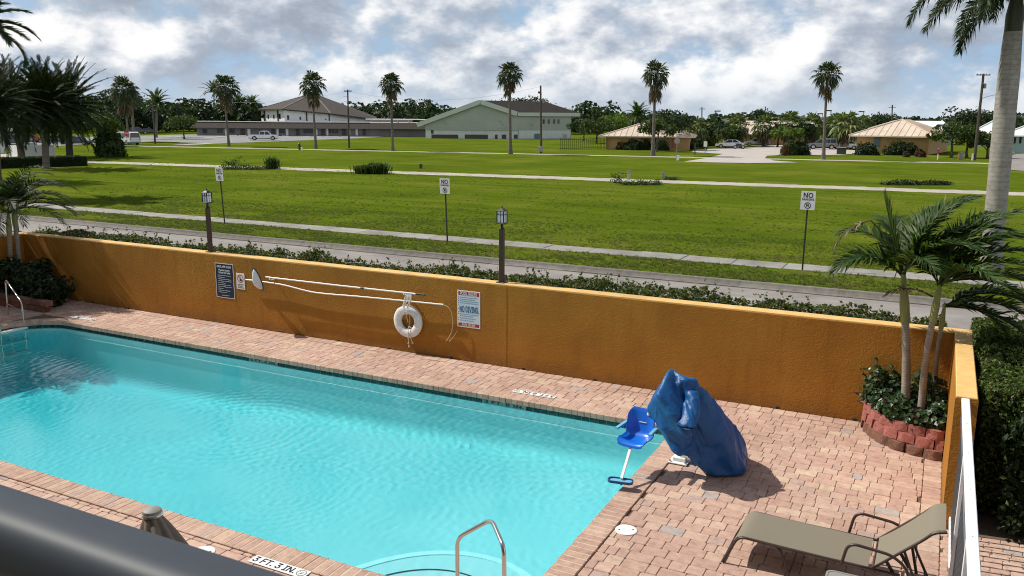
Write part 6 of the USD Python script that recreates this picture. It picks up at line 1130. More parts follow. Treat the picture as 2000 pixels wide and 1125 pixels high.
for x0, x1, y0, y1, i in ((513, 515, 223, 230, 0), (523, 525, 224, 232, 0), (534, 536, 224, 232, 0), (545, 548, 222, 232, 0), (561, 564.5, 225, 234, 1), (585, 588, 228, 234, 1), (635, 637.5, 232, 234.5, 1)): wallquad(hall, 'clerestory_window', flat3(ins[i]), flat3(ins[i + 1]), x0, y0, x1, y1, 'darkwin', 0.05)
for x, y0, i in ((517, 214, 0), (543, 213, 0), (599, 217, 1), (643, 221, 1)): wallquad(hall, 'pilaster', flat3(ins[i]), flat3(ins[i + 1]), x - 0.7, y0, x + 0.7, 236, 'shingle', 0.12)
# low covered walk between the halls
cw = thing('covered_walk', 'flat roofed covered walkway on thin posts between the two halls', 'walkway', DP(770, 266, 222)); Pq, Qq = DP(715, 262, 222), DP(838, 262, 214); Pq[2] = Qq[2] = 0; zt = VP(775, 233, Pq, Qq)[2]; dq = (Qq - Pq) / np.linalg.norm(Qq - Pq); nq = np.array([-dq[1], dq[0], 0])
obj('roof', MB().obox(Pq + nq * 2 + [0, 0, zt], Qq + nq * 2 + [0, 0, zt], 4, 0.2), M_['fascia'], cw, w=True)
for x in (778, 800): p = VP(x, 266, Pq, Qq); p[2] = 0; obj('post', MB().tube([p, p + [0, 0, zt - 0.2]], 0.22, 8), M_['wingwall'], cw, w=True)
lowr = DP(745, 262, 218); lowr[2] = 0; lq = DP(797, 262, 214); lq[2] = 0; zz = DP(770, 250.5, 216)[2]; obj('low_roof', MB().obox(lowr + [0, 0, zz], lq + [0, 0, zz], 3, 0.18), M_['fascia'], cw, w=True)
for x in (751, 761, 775, 794): p = VP(x, 266, lowr, lq); p[2] = 0; obj('post', MB().tube([p, p + [0, 0, zz - 0.1]], 0.1, 6), M_['wingwall'], cw, w=True)
gr = thing('brown_annex', 'low brown roofed block between the halls behind the walkway', 'building', DP(760, 260, 236)); a, b = DP(716, 262, 236), DP(800, 262, 232); a[2] = b[2] = 0; d = (b - a) / np.linalg.norm(b - a); nq2 = np.array([-d[1], d[0], 0]); m = MB(); m.obox(a + nq2 * 5 + [0, 0, 1.2], b + nq2 * 5 + [0, 0, 1.2], 10, 2.6); obj('wall', m, M_['door'], gr, w=True)
zt2 = DP(760, 236, 236)[2]; m = MB(); m.add([a - nq2 * 1 + [0, 0, 2.4], b - nq2 * 1 + [0, 0, 2.4], b + nq2 * 4 + [0, 0, zt2 + 0.4], a + nq2 * 4 + [0, 0, zt2 + 0.4]], [[0, 1, 2, 3]]); obj('roof', m, M_['mansard'], gr, w=True)
# pale green gabled hall
A2, C2, R2 = G(831, 270), G(1012, 271.5), G(1115, 271); A2[2] = C2[2] = R2[2] = 0
gym = thing('gabled_hall', 'large pale green hall with a broad gable and dark roof', 'building', C2)
g = [VP(831, 243, A2, C2), VP(948, 200, A2, C2), VP(1012, 221, A2, C2)]; ex = R2 - C2; Lx = np.linalg.norm(ex); exn = ex / Lx
m = MB(); m.add([A2, C2, g[2], g[1], g[0]], [[0, 1, 2], [0, 2, 3], [0, 3, 4]]); m.add([C2, R2, R2 + [0, 0, g[2][2]], g[2]], [[0, 1, 2, 3]]); m.add([A2, A2 + ex, g[0] + ex, g[0]], [[0, 3, 2, 1]]); m.add([A2 + ex, R2, g[2] + ex, g[1] + ex, g[0] + ex], [[0, 2, 1], [0, 3, 2], [0, 4, 3]]); obj('wall', m, M_['mint'], gym, w=True)
dG = (C2 - A2) / np.linalg.norm(C2 - A2); ovh = 1.2
def roofslab(p0, p1, mt, nm, th=0.35):
    a0, a1 = p0 - exn * ovh, p1 - exn * ovh; b0, b1 = p0 + exn * (Lx + ovh), p1 + exn * (Lx + ovh); m = MB(); m.hull([q + [0, 0, z] for q in (a0, a1, b0, b1) for z in (0.08, 0.08 + th)]); obj(nm, m, M_[mt], gym, w=True)
lowl = g[0] + (g[0] - g[1]) / np.linalg.norm(g[0] - g[1]) * 0.8; lowr_ = g[2] + (g[2] - g[1]) / np.linalg.norm(g[2] - g[1]) * 1.0
roofslab(g[1], lowl, 'darkroof', 'roof'); roofslab(g[1], lowr_, 'darkroof', 'roof')
for p, q in ((lowl, g[1]), (g[1], lowr_)): obj('gable_fascia', MB().obox(p - exn * (ovh + 0.06) + [0, 0, 0.12], q - exn * (ovh + 0.06) + [0, 0, 0.12], 0.15, 1.0), M_['minttrim'], gym, w=True)
obj('eave_fascia', MB().obox(lowr_ - exn * ovh + dG * 0.08 + [0, 0, 0.05], lowr_ + exn * (Lx + ovh) + dG * 0.08 + [0, 0, 0.05], 0.15, 0.8), M_['minttrim'], gym, w=True)
wallquad(gym, 'lower_wall', A2, C2, 832, 253.5, 1011.5, 271, 'mintlow', 0.10); wallquad(gym, 'ledge', A2, C2, 831, 252, 1012, 253.3, 'mint', 0.35)
for x0, x1, y0 in ((843, 895, 263), (908, 953, 263), (967, 972, 263), (980, 989, 263), (1004, 1011, 263), (842, 847, 254)): wallquad(gym, 'low_opening', A2, C2, x0, y0, x1, 271 if y0 > 260 else 261, 'door', 0.14)
wallquad(gym, 'side_lower_wall', C2, R2, 1012.5, 255, 1113.5, 271, 'mintlow', 0.10)
for x in (1060, 1070, 1080.5, 1089): wallquad(gym, 'window', C2, R2, x, 233, x + 3.6, 241.5, 'darkwin', 0.08)
wallquad(gym, 'side_door', C2, R2, 1043, 261, 1054, 271.5, 'doorblue', 0.16); wallquad(gym, 'side_door', C2, R2, 1099, 262, 1107, 271, 'mint', 0.16)
for x, y in ((866, 237), (871, 242), (977, 237), (981, 243), (1039, 243)): wallquad(gym, 'wall_vent', A2 if x < 1012 else C2, C2 if x < 1012 else R2, x - 1.6, y - 1, x + 1.6, y + 0.6, 'greyplastic', 0.15)
for x in (960, 968): p = DP(x, 199, 205); obj('roof_vent', MB().tube([p - [0, 0, 0.3], p + [0, 0, 0.5]], 0.09, 6), M_['greyplastic'], gym, w=True)
def hiphouse(name, label, P, Q, depth, zeave, zridge, wallmt, roofmt, ov=0.6, ridge_in=None, seams=0.0, doors=(), cat='building'):
    """hipped building: front wall from P to Q, going back depth"""
    P, Q = flat3(P), flat3(Q); d = (Q - P) / np.linalg.norm(Q - P); n_ = np.array([-d[1], d[0], 0]); Ln = np.linalg.norm(Q - P); t = thing(name, label, cat, (P + Q) / 2)
    C = [P, Q, Q + n_ * depth, P + n_ * depth]; m = MB()
    for i in range(4): p, q = C[i], C[(i + 1) % 4]; m.add([p, q, q + [0, 0, zeave], p + [0, 0, zeave]], [[0, 1, 2, 3]])
    obj('wall', m, M_[wallmt], t, w=True)
    E_ = [P - d * ov - n_ * ov, Q + d * ov - n_ * ov, Q + d * ov + n_ * (depth + ov), P - d * ov + n_ * (depth + ov)]; E_ = [e + [0, 0, zeave - 0.05] for e in E_]
    if Ln >= depth: ri = min(depth / 2 if ridge_in is None else ridge_in, Ln / 2 - 0.05); r0, r1 = P + d * ri + n_ * depth / 2 + [0, 0, zridge], Q - d * ri + n_ * depth / 2 + [0, 0, zridge]; fs_ = ((0, 1, r1, r0), (1, 2, r1, None), (2, 3, r0, r1), (3, 0, r0, None))
    else: ri = Ln / 2 if ridge_in is None else ridge_in; mid = (P + Q) / 2; r0, r1 = mid + n_ * ri + [0, 0, zridge], mid + n_ * (depth - ri) + [0, 0, zridge]; fs_ = ((0, 1, r0, None), (1, 2, r1, r0), (2, 3, r1, None), (3, 0, r0, r1))
    m = MB(); sm = MB()
    for i, j, u, v_ in fs_:
        m.add([E_[i], E_[j], u] + ([v_] if v_ is not None else []), [[0, 1, 2]] + ([[0, 2, 3]] if v_ is not None else []))
        if seams:
            dd = E_[j] - E_[i]; le = np.linalg.norm(dd); dd /= le; v2 = v_ if v_ is not None else u; a_, b_ = (v2 - E_[i]) @ dd, (u - E_[i]) @ dd; perp = (v2 - E_[i]) - dd * a_; s = seams / 2
            while s < le:
                k = min(s / max(a_, 1e-6), 1, (le - s) / max(le - b_, 1e-6)); sm.obox(E_[i] + dd * s + [0, 0, 0.03], E_[i] + dd * s + perp * k + [0, 0, 0.03], 0.07, 0.07); s += seams
    for i in range(4): p, q = E_[i], E_[(i + 1) % 4]; m.add([p, q, q - [0, 0, 0.18], p - [0, 0, 0.18]], [[0, 1, 2, 3]])
    m.add(E_, [[0, 3, 2, 1]]) if False else None; obj('roof', m, M_[roofmt], t, w=True)
    sv = [e - [0, 0, 0.17] for e in E_]; obj('soffit', MB().add(sv, [[0, 3, 2, 1]]), M_['fascia'], t, w=True)
    if seams: obj('roof_seam', sm, M_[roofmt], t, w=True)
    for e, r in ((0, fs_[0][3] if fs_[0][3] is not None else r0), (1, fs_[0][2])): obj('hip_cap', MB().obox(E_[e] + [0, 0, 0.05], r + [0, 0, 0.08], 0.22, 0.1), M_[roofmt], t, w=True)
    for nm, x0, y0, x1, y1, mt in doors: wallquad(t, nm, P, Q, x0, y0, x1, y1, mt, 0.06)
    return t
P, Q = flat3(DP(1183, 292, 136.5)), flat3(DP(1345, 293, 135.5)); ze = VP(1183, 264.5, P, Q)[2]; zrr = DP(1256, 235.5, dist((P + Q) / 2) + 8)[2]
hiphouse('tan_building', 'tan building with a ribbed pinkish roof behind the black fence', P, Q, 13, ze, zrr, 'tanwall', 'pinkroof', 0.9, 7, 0.9, (('door', 1312, 270, 1320, 288, 'orangedoor'), ('window', 1278, 270, 1283, 282, 'darkwin')))
P, Q = DP(1408, 286, 172), DP(1572, 286, 172); zc = lambda x, y, D: DP(x, y, D)[2]
hiphouse('tan_building', 'long tan building behind the parked silver cars and palms', P, Q, 14, zc(1480, 261, 172), zc(1480, 236, 178), 'tanwall', 'pinkroof', 0.9, 3.0, 0.9, (('door', 1445, 263, 1451, 280, 'fascia'), ('door', 1477, 262, 1481, 280, 'door'), ('window', 1465, 264, 1469, 272, 'darkwin'), ('door', 1502, 264, 1508, 280, 'orangedoor'), ('pillar', 1412, 262, 1415, 283, 'fascia')))
P, Q = flat3(DP(1671, 301, 138.0)), flat3(DP(1812, 302, 136.0)); ze = VP(1740, 264.5, P, Q)[2]
hiphouse('tan_building', 'tan building with a pyramid shaped pink roof left of the bushy tree', P, Q, 16, ze, DP(1738, 233.5, dist((P + Q) / 2) + 7)[2], 'tanwall', 'pinkroof', 0.95, None, 0.9, (('door', 1706, 267, 1720, 287, 'doorblue'), ('corner_post', 1806, 265, 1811, 300, 'tanwall')))
P, Q = DP(1690, 280, 172), DP(1800, 280, 172); hiphouse('tan_building', 'second pink roof rising behind the pyramid shaped pink roof', P, Q, 14, zc(1700, 255, 172), zc(1730, 236, 179), 'tanwall', 'pinkroof', 0.9, None, 1.0)
def whitehouse(x0, x1, ye, yr, D, label, dep=12, wallmt='tealwall', doors=()):
    P, Q = DP(x0, 280, D), DP(x1, 280, D); return hiphouse('white_roofed_house', label, P, Q, dep, zc((x0 + x1) / 2, ye, D), zc((x0 + x1) / 2, yr, D + dep / 2), wallmt, 'whiteroof', 0.6, 2.0, 0.0, doors, 'house')
whitehouse(1730, 1858, 258, 236, 190, 'white roofed house right of the pyramid shaped pink roof', 9); whitehouse(1900, 1976, 259, 234.5, 185, 'white roofed house partly behind the bushy tree and leaning pole', 7); whitehouse(1962, 2080, 264, 237, 150, 'white roofed pale teal house at the right edge by the side road', 10, 'tealwall', (('window', 1978, 268, 1985, 280, 'darkwin'), ('window', 1990, 268, 1996, 280, 'darkwin')))
whitehouse(1560, 1600, 259, 236, 200, 'white roofed house behind the tall fan palm on the right', 5.5, 'tanwall'); whitehouse(1508, 1528, 250, 236.5, 235, 'small far white roof behind the parking trees', 4); whitehouse(1835, 1905, 246, 235, 250, 'far white roof between the two bushy trees', 9); whitehouse(-60, 30, 255, 238, 190, 'pale house behind the date palms at the left edge', 10, 'wingwall')

# ------------------------------------------------------------------ fence, hedges and shrubs about the buildings
bf = thing('black_fence', 'black picket fence at the left end of the left tan building', 'fence', G(1094, 294)); F0, F1, F2 = G(1094, 294), G(1167, 290.5), G(1192, 293)
for a, b in ((F0, F1), (F1, F2)):
    n = int(np.linalg.norm(b - a) / 0.55)
    for k in range(n): p = a + (b - a) * k / n; obj('picket', MB().box(p + [-0.025, -0.025, 0], p + [0.025, 0.025, 1.75 if k % 5 else 1.9]), M_['black'], bf, w=True)
    for z in (0.25, 1.6): obj('rail', MB().obox(a + [0, 0, z], b + [0, 0, z], 0.05, 0.05), M_['black'], bf, w=True)
def shrub(name, label, base, rx, ry, h, seed, mt='oak', leaf=0.28, ncl=16, per=45, group=None, cat='shrub', cl=0.42):
    rng = R(seed); t = thing(name, label, cat, base, 0, group); n = ncl * per * 2
    d = rng.normal(0, 1, (n, 3)); d[:, 2] = np.abs(d[:, 2]); d /= np.linalg.norm(d, axis=1, keepdims=True); lump = 0.72 + 0.55 * meshkit.noise(d * 2.6 + seed, seed); r = rng.uniform(0.7, 1.0, (n, 1)) * lump[:, None]
    P = d * r * [rx, ry, h] + [0, 0, 0.05]; obj('foliage', cards(P, d + [0, 0, 0.25], leaf, rng, 0.7, 0.6), M_[mt], t)
    m = MB(); m.lathe([(0.0, h * 0.5), (rx * 0.35, h * 0.42), (rx * 0.5, h * 0.2), (rx * 0.45, 0.0)], sides=10); v, f = m.get(); obj('twigs', (v * [1, ry / rx, 1], f), M_['core'], t); return t
sh = [(1213, 292, 1.6, 1.8), (1236, 293, 1.5, 1.6), (1262, 293, 1.8, 1.7), (1288, 294, 1.6, 1.6), (1310, 293, 1.5, 1.5), (1335, 291, 1.7, 1.5), (1360, 288, 1.8, 1.5), (1692, 303, 1.6, 1.7), (1752, 303, 2.0, 2.0), (1775, 303, 1.6, 1.6)]
labs = ['rounded dark shrub at the left corner of the left tan building', 'low dark shrub along the left tan wall, second from its left corner', 'dark shrub on the left tan wall just left of the shaggy fan palm', 'dark shrub on the left tan wall just right of the shaggy fan palm', 'dark shrub before the red door of the left tan building', 'dark shrub left of the white stop sign back', 'dark shrub between the small signs at the driveway', 'dark shrub at the left end of the right tan wall', 'large dark shrub at the middle of the right tan wall', 'dark shrub right of the middle of the right tan wall']
for i, (x, y, rx, h) in enumerate(sh): shrub('dark_shrub', labs[i], G(x, y), rx, 1.1, h, 600 + i)
shrub('red_shrub', 'small reddish flowering shrub at the right end of the right tan wall', G(1797, 307), 0.75, 0.6, 1.1, 620, 'redleaf', 0.2); shrub('red_shrub', 'tiny reddish plant by the middle of the right tan wall', G(1770, 307), 0.5, 0.4, 0.7, 621, 'redleaf', 0.2, 8, 30)
shrub('clipped_shrub', 'clipped shrub with red flowers on the island, left one of two', G(1541, 303), 1.2, 1.0, 2.0, 622, 'mid', 0.25, 20, 60); shrub('clipped_shrub', 'clipped dark green shrub on the island, right one of two', G(1562, 303), 1.4, 1.0, 2.0, 623, 'oak', 0.25, 20, 60); shrub('red_flowers', 'cluster of red flowers at the foot of the clipped island shrub', G(1533, 304), 0.5, 0.4, 1.7, 624, 'redleaf', 0.16, 9, 40, cat='flowers')
for i, (x, y, tx_, ty, cr, lab) in enumerate(((1340, 289, 1337, 258, 2.2, 'shaggy cabbage palm left of the stop sign back'), (1362, 287, 1362, 255, 2.2, 'shaggy cabbage palm between the two left driveway signs'), (1386, 285, 1388, 260, 2.0, 'shaggy cabbage palm left of the left parking light'), (1440, 286.5, 1440, 250, 2.4, 'dark cabbage palm above the white parked sedan'), (1491, 286.5, 1491, 248, 2.2, 'dark cabbage palm before the long pink roof'), (1541, 287, 1541, 245, 2.5, 'cabbage palm above the bright round tree'), (1590, 288, 1586, 247, 2.3, 'dark cabbage palm before the white roofed house'), (1633, 288, 1631, 252, 2.6, 'broad cabbage palm right of the tall fan palm trunk'), (1650, 292, 1652, 250, 2.6, 'broad cabbage palm left of the right tan building'), (1688, 272, 1686, 243, 2.3, 'cabbage palm peeking over the right tan roof'))):
    b = G(x, y); fan_palm('cabbage_palm', lab, b, DP(tx_, ty + 2, dist(b)), cr * 1.12, 640 + i, None, 0.24, 0.8, 34, 'sabal', seg=8, deadn=14)
for i, (x, y, ty, rx, mt, lab) in enumerate(((1283, 296, 233, 2.6, 'mid', 'small leafy tree just left of the tall shaggy fan palm'), (1315, 293, 222, 3.0, 'oak', 'dark green tree over the left tan roof end'), (1416, 289, 250, 2.0, 'mid', 'round tree right of the left parking light'), (1538, 289, 250, 2.6, 'bright', 'bright green round tree left of the island shrubs'), (1402, 287, 243, 2.5, 'oak', 'dark tree right behind the left parking light'), (1426, 287, 247, 2.0, 'mid', 'small tree before the long pink roof, left of the dark cabbage palm'), (1518, 287, 245, 2.2, 'mid', 'tree before the right part of the long pink roof'), (1562, 288, 243, 2.4, 'oak', 'dark round tree right of the bright round tree'), (1668, 290, 240, 2.0, 'mid', 'leafy tree tight against the left of the right tan building'), (1610, 285, 250, 2.2, 'mid', 'round tree behind the grey car'), (1858, 308, 240, 2.7, 'mid', 'wide bushy tree right of the right tan building'), (1888, 308, 252, 1.8, 'mid', 'bushy tree close to the leaning pole'), (1928, 309, 263, 2.0, 'mid', 'small round tree between the leaning pole and the royal palm'), (1200, 278, 225, 3.3, 'bright', 'bright green tree left of the left pink roof'), (1165, 280, 232, 3.2, 'mid', 'round tree right of the pale green hall'), (1140, 275, 236, 3.4, 'oak', 'dark tree at the right end of the pale green hall'), (360, 272, 226, 3.4, 'mid', 'olive round tree left of the brown wing'), (205, 285, 222, 3.0, 'mid', 'yellowish tree left of the spiky bush'))):
    b = G(x, y); zt = up_at(x, ty, b)[2]; tree('leafy_tree', lab, b, zt, rx * 1.05, min(zt * 0.36, rx), mt, 660 + i, None, 0.42, 26, 60, 0.18)
for i, (x, ty, D, rx, rz, mt, lab) in enumerate(((225, 183, 260, 10, 6, 'oak', 'tall dark tree mass right of the date palms'), (1025, 194, 260, 10, 5, 'oak', 'tree top showing over the ridge of the dark hall roof'), (1085, 208, 255, 7, 5, 'oak', 'tree top over the right end of the dark hall roof'), (1893, 213, 250, 7, 5, 'oak', 'tall dark tree behind the white roofs on the right'), (1490, 216, 300, 6, 5, 'oak', 'far dark tree over the long pink roof'), (1300, 218, 240, 6, 5, 'oak', 'far dark tree right of the shaggy fan palm'), (1230, 222, 230, 5, 4, 'mid', 'far tree over the left pink roof'), (1720, 227, 320, 8, 5, 'oak', 'far tree left of the pyramid shaped pink roof'), (497, 204, 275, 5, 4, 'oak', 'dark tree at the left of the white clerestory'))):
    b = DP(x, 260, D); b[2] = 0; zt = DP(x, ty, D)[2]; tree('tall_tree', lab, b, zt, rx, rz, mt, 690 + i, None, 0.8, 34, 70, 0.35)

# far wood along the horizon
rng = R(801); P, N = [], []
for k in range(520):
    x = rng.uniform(-260, 2260); D = rng.uniform(290, 520); base_h = np.interp(x, [0, 400, 900, 1150, 1350, 1600, 2000], [10.5, 10.0, 9.0, 8.0, 6.4, 5.6, 6.4]) * D / 300 * 0.86 * (0.62 + 0.55 * meshkit.noise(np.array([x * 0.012, D * 0.02, 3.0])))
    c = DP(x, 240, D); n = 60; d = rng.normal(0, 1, (n, 3)); d /= np.linalg.norm(d, axis=1, keepdims=True); r = rng.uniform(4, 8)
    P.append(np.r_[c[:2], base_h * rng.uniform(0.25, 0.72)] + d * [r, r, base_h * 0.28]); N.append(d + [0, 0, 0.3])
P, N = np.vstack(P), np.vstack(N); P[:, 2] = np.maximum(P[:, 2], 0.2)
tag(obj('far_wood', cards(P, N, 2.3, rng, 0.6, 0.8), M_['oak']), 'dark belt of far trees along the whole horizon', 'trees', None, 'stuff')
rng = R(803); P, N = [], []
for k in range(170):
    x = rng.choice([rng.uniform(-150, 495), rng.uniform(690, 850), rng.uniform(1125, 1200)], p=[0.72, 0.16, 0.12]); D = rng.uniform(255, 290) if x < 600 or x > 1000 else rng.uniform(318, 345); h = rng.uniform(5.2, 9.6) * D / 265; c = DP(x, 240, D); n = 110; d = rng.normal(0, 1, (n, 3)); d /= np.linalg.norm(d, axis=1, keepdims=True); r = rng.uniform(2.5, 5); P.append(np.r_[c[:2], h * 0.55] + d * [r, r, h * 0.45]); N.append(d + [0, 0, 0.3])
P, N = np.vstack(P), np.vstack(N); P[:, 2] = np.maximum(P[:, 2], 0.2)
tag(obj('nearer_wood', cards(P, N, 1.3, rng, 0.6, 0.8), M_['oak']), 'dark broadleaf wood behind the parking lot and the halls', 'trees', None, 'stuff')

# ------------------------------------------------------------------ low plants on the lawn
shrub('spiky_bush', 'wild spiky bush on the lawn in front of the white van', G(215, 306), 2.0, 1.6, 3.4, 820, 'mid', 0.40, 26, 50)
def spiky(label, base, h, n, seed, spread=0.6, mt='sabal'):
    rng = R(seed); t = thing('ornamental_grass', label, 'plant', base); m = MB()
    for k in range(n):
        a = rng.uniform(0, 2 * PI); s = rng.uniform(0.15, 1) * spread; b = np.r_[rng.normal(0, 0.3 * spread, 2), 0]; d = np.array([math.cos(a), math.sin(a), 0]); w_ = np.array([-d[1], d[0], 0]) * 0.035; hh = h * rng.uniform(0.6, 1.05); p1 = b + d * s * 0.45 + [0, 0, hh * 0.72]; p2 = b + d * s + [0, 0, hh * (1.0 - 0.35 * s)]
        m.add([b - w_, b + w_, p1 + w_, p1 - w_, p2], [[0, 1, 2], [0, 2, 3], [3, 2, 4]])
    obj('blades', m, M_[mt], t); obj('tussock', MB().lathe([(0.25, 0), (0.2, 0.12), (0, 0.15)], sides=10), M_['core'], t)
spiky('upright spiky plant at the path edge right of the low weeds', G(531, 330), 1.35, 260, 821, 0.85, 'mid'); spiky('clump of arching grass at the far path, left half', G(712, 339), 0.95, 420, 822, 1.15, 'mid'); spiky('clump of arching grass at the far path, right half', G(738, 339), 1.2, 520, 823, 1.25, 'mid')
def weeds(label, x0, x1, y, h, seed, dep=1.2, mt='mid'):
    rng = R(seed); a, b = G(x0, y), G(x1, y); n = int(np.linalg.norm(b - a) * 230); u = rng.uniform(0, 1, (n, 1)); P = a + (b - a) * u + np.c_[rng.normal(0, 0.2, n), rng.uniform(-dep, dep, n) * 0.5, h * rng.uniform(0.05, 1, n) ** 1.4 * (0.35 + 0.65 * meshkit.noise(np.c_[u * 9, np.zeros(n), np.full(n, seed)]))]
    t = thing('weed_patch', label, 'weeds', (a + b) / 2); obj('foliage', cards(P, np.tile([0, -0.2, 0.8], (n, 1)), 0.2, rng, 0.7, 0.4), M_[mt], t, w=True); obj('stem', MB().tube([a * 0.5 + b * 0.5, a * 0.5 + b * 0.5 + [0, 0, h * 0.5]], 0.02, 5), M_['bark'], t, w=True)
weeds('low weeds at the far path behind the left no parking sign', 438, 520, 331, 0.55, 830); weeds('taller weeds at the left end of the low weed patch', 436, 468, 327, 1.1, 831, 0.8); weeds('dark weed at the far path left of the wooden marker post', 1197, 1212, 357, 0.95, 832, 0.6, 'oak'); weeds('low creeping weeds around the wooden marker post', 1212, 1288, 361, 0.45, 833); weeds('long dark low weed strip on the lawn before the right tan building', 1725, 1855, 361, 0.45, 834, 1.0, 'oak'); weeds('small weed tuft by the grey utility pedestal', 1300, 1320, 351, 0.35, 835)

# ------------------------------------------------------------------ small things on the lawn
def post(name, label, x, y, ty, w_, mt, cat='post', cap=None, extra=None):
    b = G(x, y); h = up_at(x, ty, b)[2]; t = thing(name, label, cat, b); obj('body', MB().box((-w_ / 2, -w_ / 2, -0.02), (w_ / 2, w_ / 2, h), min(0.02, w_ * 0.15)), M_[mt], t); obj('cap', MB().box((-w_ / 2 - 0.02, -w_ / 2 - 0.02, h), (w_ / 2 + 0.02, w_ / 2 + 0.02, h + 0.04), 0.01), M_[cap or mt], t)
    return t, h
post('utility_pedestal', 'low dark utility pedestal on the lawn right of the grass clump', 822, 329, 321, 0.22, 'greenpost', 'pedestal'); t, h = post('marker_post', 'wooden marker post standing in creeping weeds', 1228, 351, 333, 0.2, 'concrete', 'post'); obj('side_rail', MB().obox([-0.9, -0.1, 0.55], [0, 0, 0.5], 0.05, 0.05), M_['bark'], t); post('utility_pedestal', 'small grey utility pedestal right of the wooden marker post', 1295, 348, 337, 0.22, 'greyplastic', 'pedestal')
post('marker_post', 'short white post by the stop sign at the driveway path', 1324, 313, 304, 0.24, 'white'); post('marker_post', 'short pale post right of the dark hydrant', 590, 294, 288, 0.22, 'fascia')
b = G(585, 293); t = thing('fire_hydrant', 'dark fire hydrant on the lawn before the round hall', 'hydrant', b); obj('barrel', MB().lathe([(0.2, 0), (0.2, 0.06), (0.15, 0.1), (0.15, 0.75), (0.19, 0.78), (0.17, 0.9), (0.08, 1.0), (0.0, 1.02)], sides=14), M_['darkmetal'], t); obj('outlet', MB().tube([[-0.28, 0, 0.58], [0.28, 0, 0.58]], 0.08, 8), M_['darkmetal'], t)
b = G(1321, 311); h = up_at(1322, 269, b)[2]; t = thing('stop_sign', 'back of a grey octagonal stop sign at the driveway', 'sign', b); obj('post', MB().box((-0.04, -0.03, 0), (0.04, 0.03, h - 0.1), 0.005), M_['greyplastic'], t); v, f = MB().prism(Polygon([(0.38 * math.cos(a), 0.38 * math.sin(a)) for a in np.linspace(PI / 8, 2 * PI + PI / 8, 9)[:-1]]), 0, 0.01).get(); obj('plate', (np.c_[v[:, 0], -v[:, 2] - 0.035, v[:, 1] + h - 0.38], f), M_['greyplastic'], t)
b = G(1377, 301); h = up_at(1377, 276, b)[2]; t = thing('small_sign', 'small white sign on a post at the left side of the driveway', 'sign', b); obj('post', MB().box((-0.04, -0.03, 0), (0.04, 0.03, h), 0.005), M_['greyplastic'], t); obj('plate', MB().box((-0.24, -0.05, h - 0.75), (0.24, -0.035, h), 0.004), M_['white'], t)
post('wooden_post', 'plain dark post between the stop sign and the small white sign', 1357, 302, 279, 0.14, 'bark'); t, h = post('marker_post', 'orange and white marker post right of the right tan building', 1831, 312, 290, 0.13, 'white'); obj('band', MB().box((-0.09, -0.09, h * 0.5), (0.09, 0.09, h * 0.98), 0.01), M_['red'], t)
post('wooden_post', 'short tan post beside a grey cabinet near the leaning pole', 1872, 313, 299, 0.18, 'tanwall'); post('utility_cabinet', 'grey utility cabinet near the leaning pole', 1878, 313, 299, 0.5, 'greyplastic', 'cabinet'); post('marker_post', 'short white post at the foot of the leaning pole', 1899, 313, 301, 0.2, 'white'); b = G(1643, 301); t = thing('waste_bin', 'dark square bin by the broad palms left of the right tan building', 'bin', b); obj('body', MB().box((-0.6, -0.4, 0), (0.6, 0.4, 0.9), 0.04), M_['greenpost'], t); obj('lid', MB().box((-0.65, -0.45, 0.9), (0.65, 0.45, 1.0), 0.03), M_['greyplastic'], t)
# white utility enclosure with its hedge
E0, E1 = G(40, 309), G(107, 307); d = (E1 - E0) / np.linalg.norm(E1 - E0); n_ = np.array([-d[1], d[0], 0]); hE = VP(70, 284, E0, E1)[2]
en = thing('utility_enclosure', 'white walled utility enclosure under the date palms', 'enclosure', E0); C = [E0, E1, E1 + n_ * 3.2, E0 + n_ * 3.2]
for i in range(4): p, q = C[i], C[(i + 1) % 4]; dd = (q - p) / np.linalg.norm(q - p); obj('wall', MB().obox(p + dd * 0.13 + [0, 0, hE / 2], q - dd * 0.13 + [0, 0, hE / 2], 0.2, hE), M_['fascia'], en, w=True)
obj('tank', MB().obox(E0 + d * 1.2 + n_ * 1.6 + [0, 0, hE * 0.75], E1 - d * 1.5 + n_ * 1.6 + [0, 0, hE * 0.75], 1.6, hE * 0.9), M_['tealwall'], en, w=True)
H0, H1 = G(-60, 331), G(170, 324); hd = thing('box_hedge', 'dark clipped hedge below the date palms at the left', 'hedge', (H0 + H1) / 2); rng = R(840); d = (H1 - H0) / np.linalg.norm(H1 - H0); n_ = np.array([-d[1], d[0], 0]); Lh = np.linalg.norm(H1 - H0); hh = VP(100, 308, H0, H1)[2]
n = 9000; u = rng.uniform(0, Lh, n); wv = rng.uniform(0, 1.5, n); z = np.full(n, hh) + rng.normal(0, 0.05, n); top = H0 + d * u[:, None] + n_ * wv[:, None] + np.c_[np.zeros((n, 2)), z]; u2 = rng.uniform(0, Lh, n); fr = H0 + d * u2[:, None] + n_ * rng.normal(0, 0.06, (n, 1)) + np.c_[np.zeros((n, 2)), rng.uniform(0, hh, n)]; e2 = H1 + n_ * rng.uniform(0, 1.5, (800, 1)) + np.c_[np.zeros((800, 2)), rng.uniform(0, hh, 800)] + d * rng.normal(0, 0.05, (800, 1))
obj('foliage', cards(np.vstack([top, fr, e2]), np.vstack([np.tile([0, 0, 1.0], (n, 1)), np.tile(-n_ + [0, 0, 0.3], (n, 1)), np.tile(d, (800, 1))]), 0.16, rng, 0.5, 0.6), M_['oak'], hd, w=True); obj('twigs', MB().obox(H0 + n_ * 0.75 + [0, 0, hh / 2], H1 - d * 0.1 + n_ * 0.75 + [0, 0, hh / 2], 1.35, hh - 0.12), M_['core'], hd, w=True)
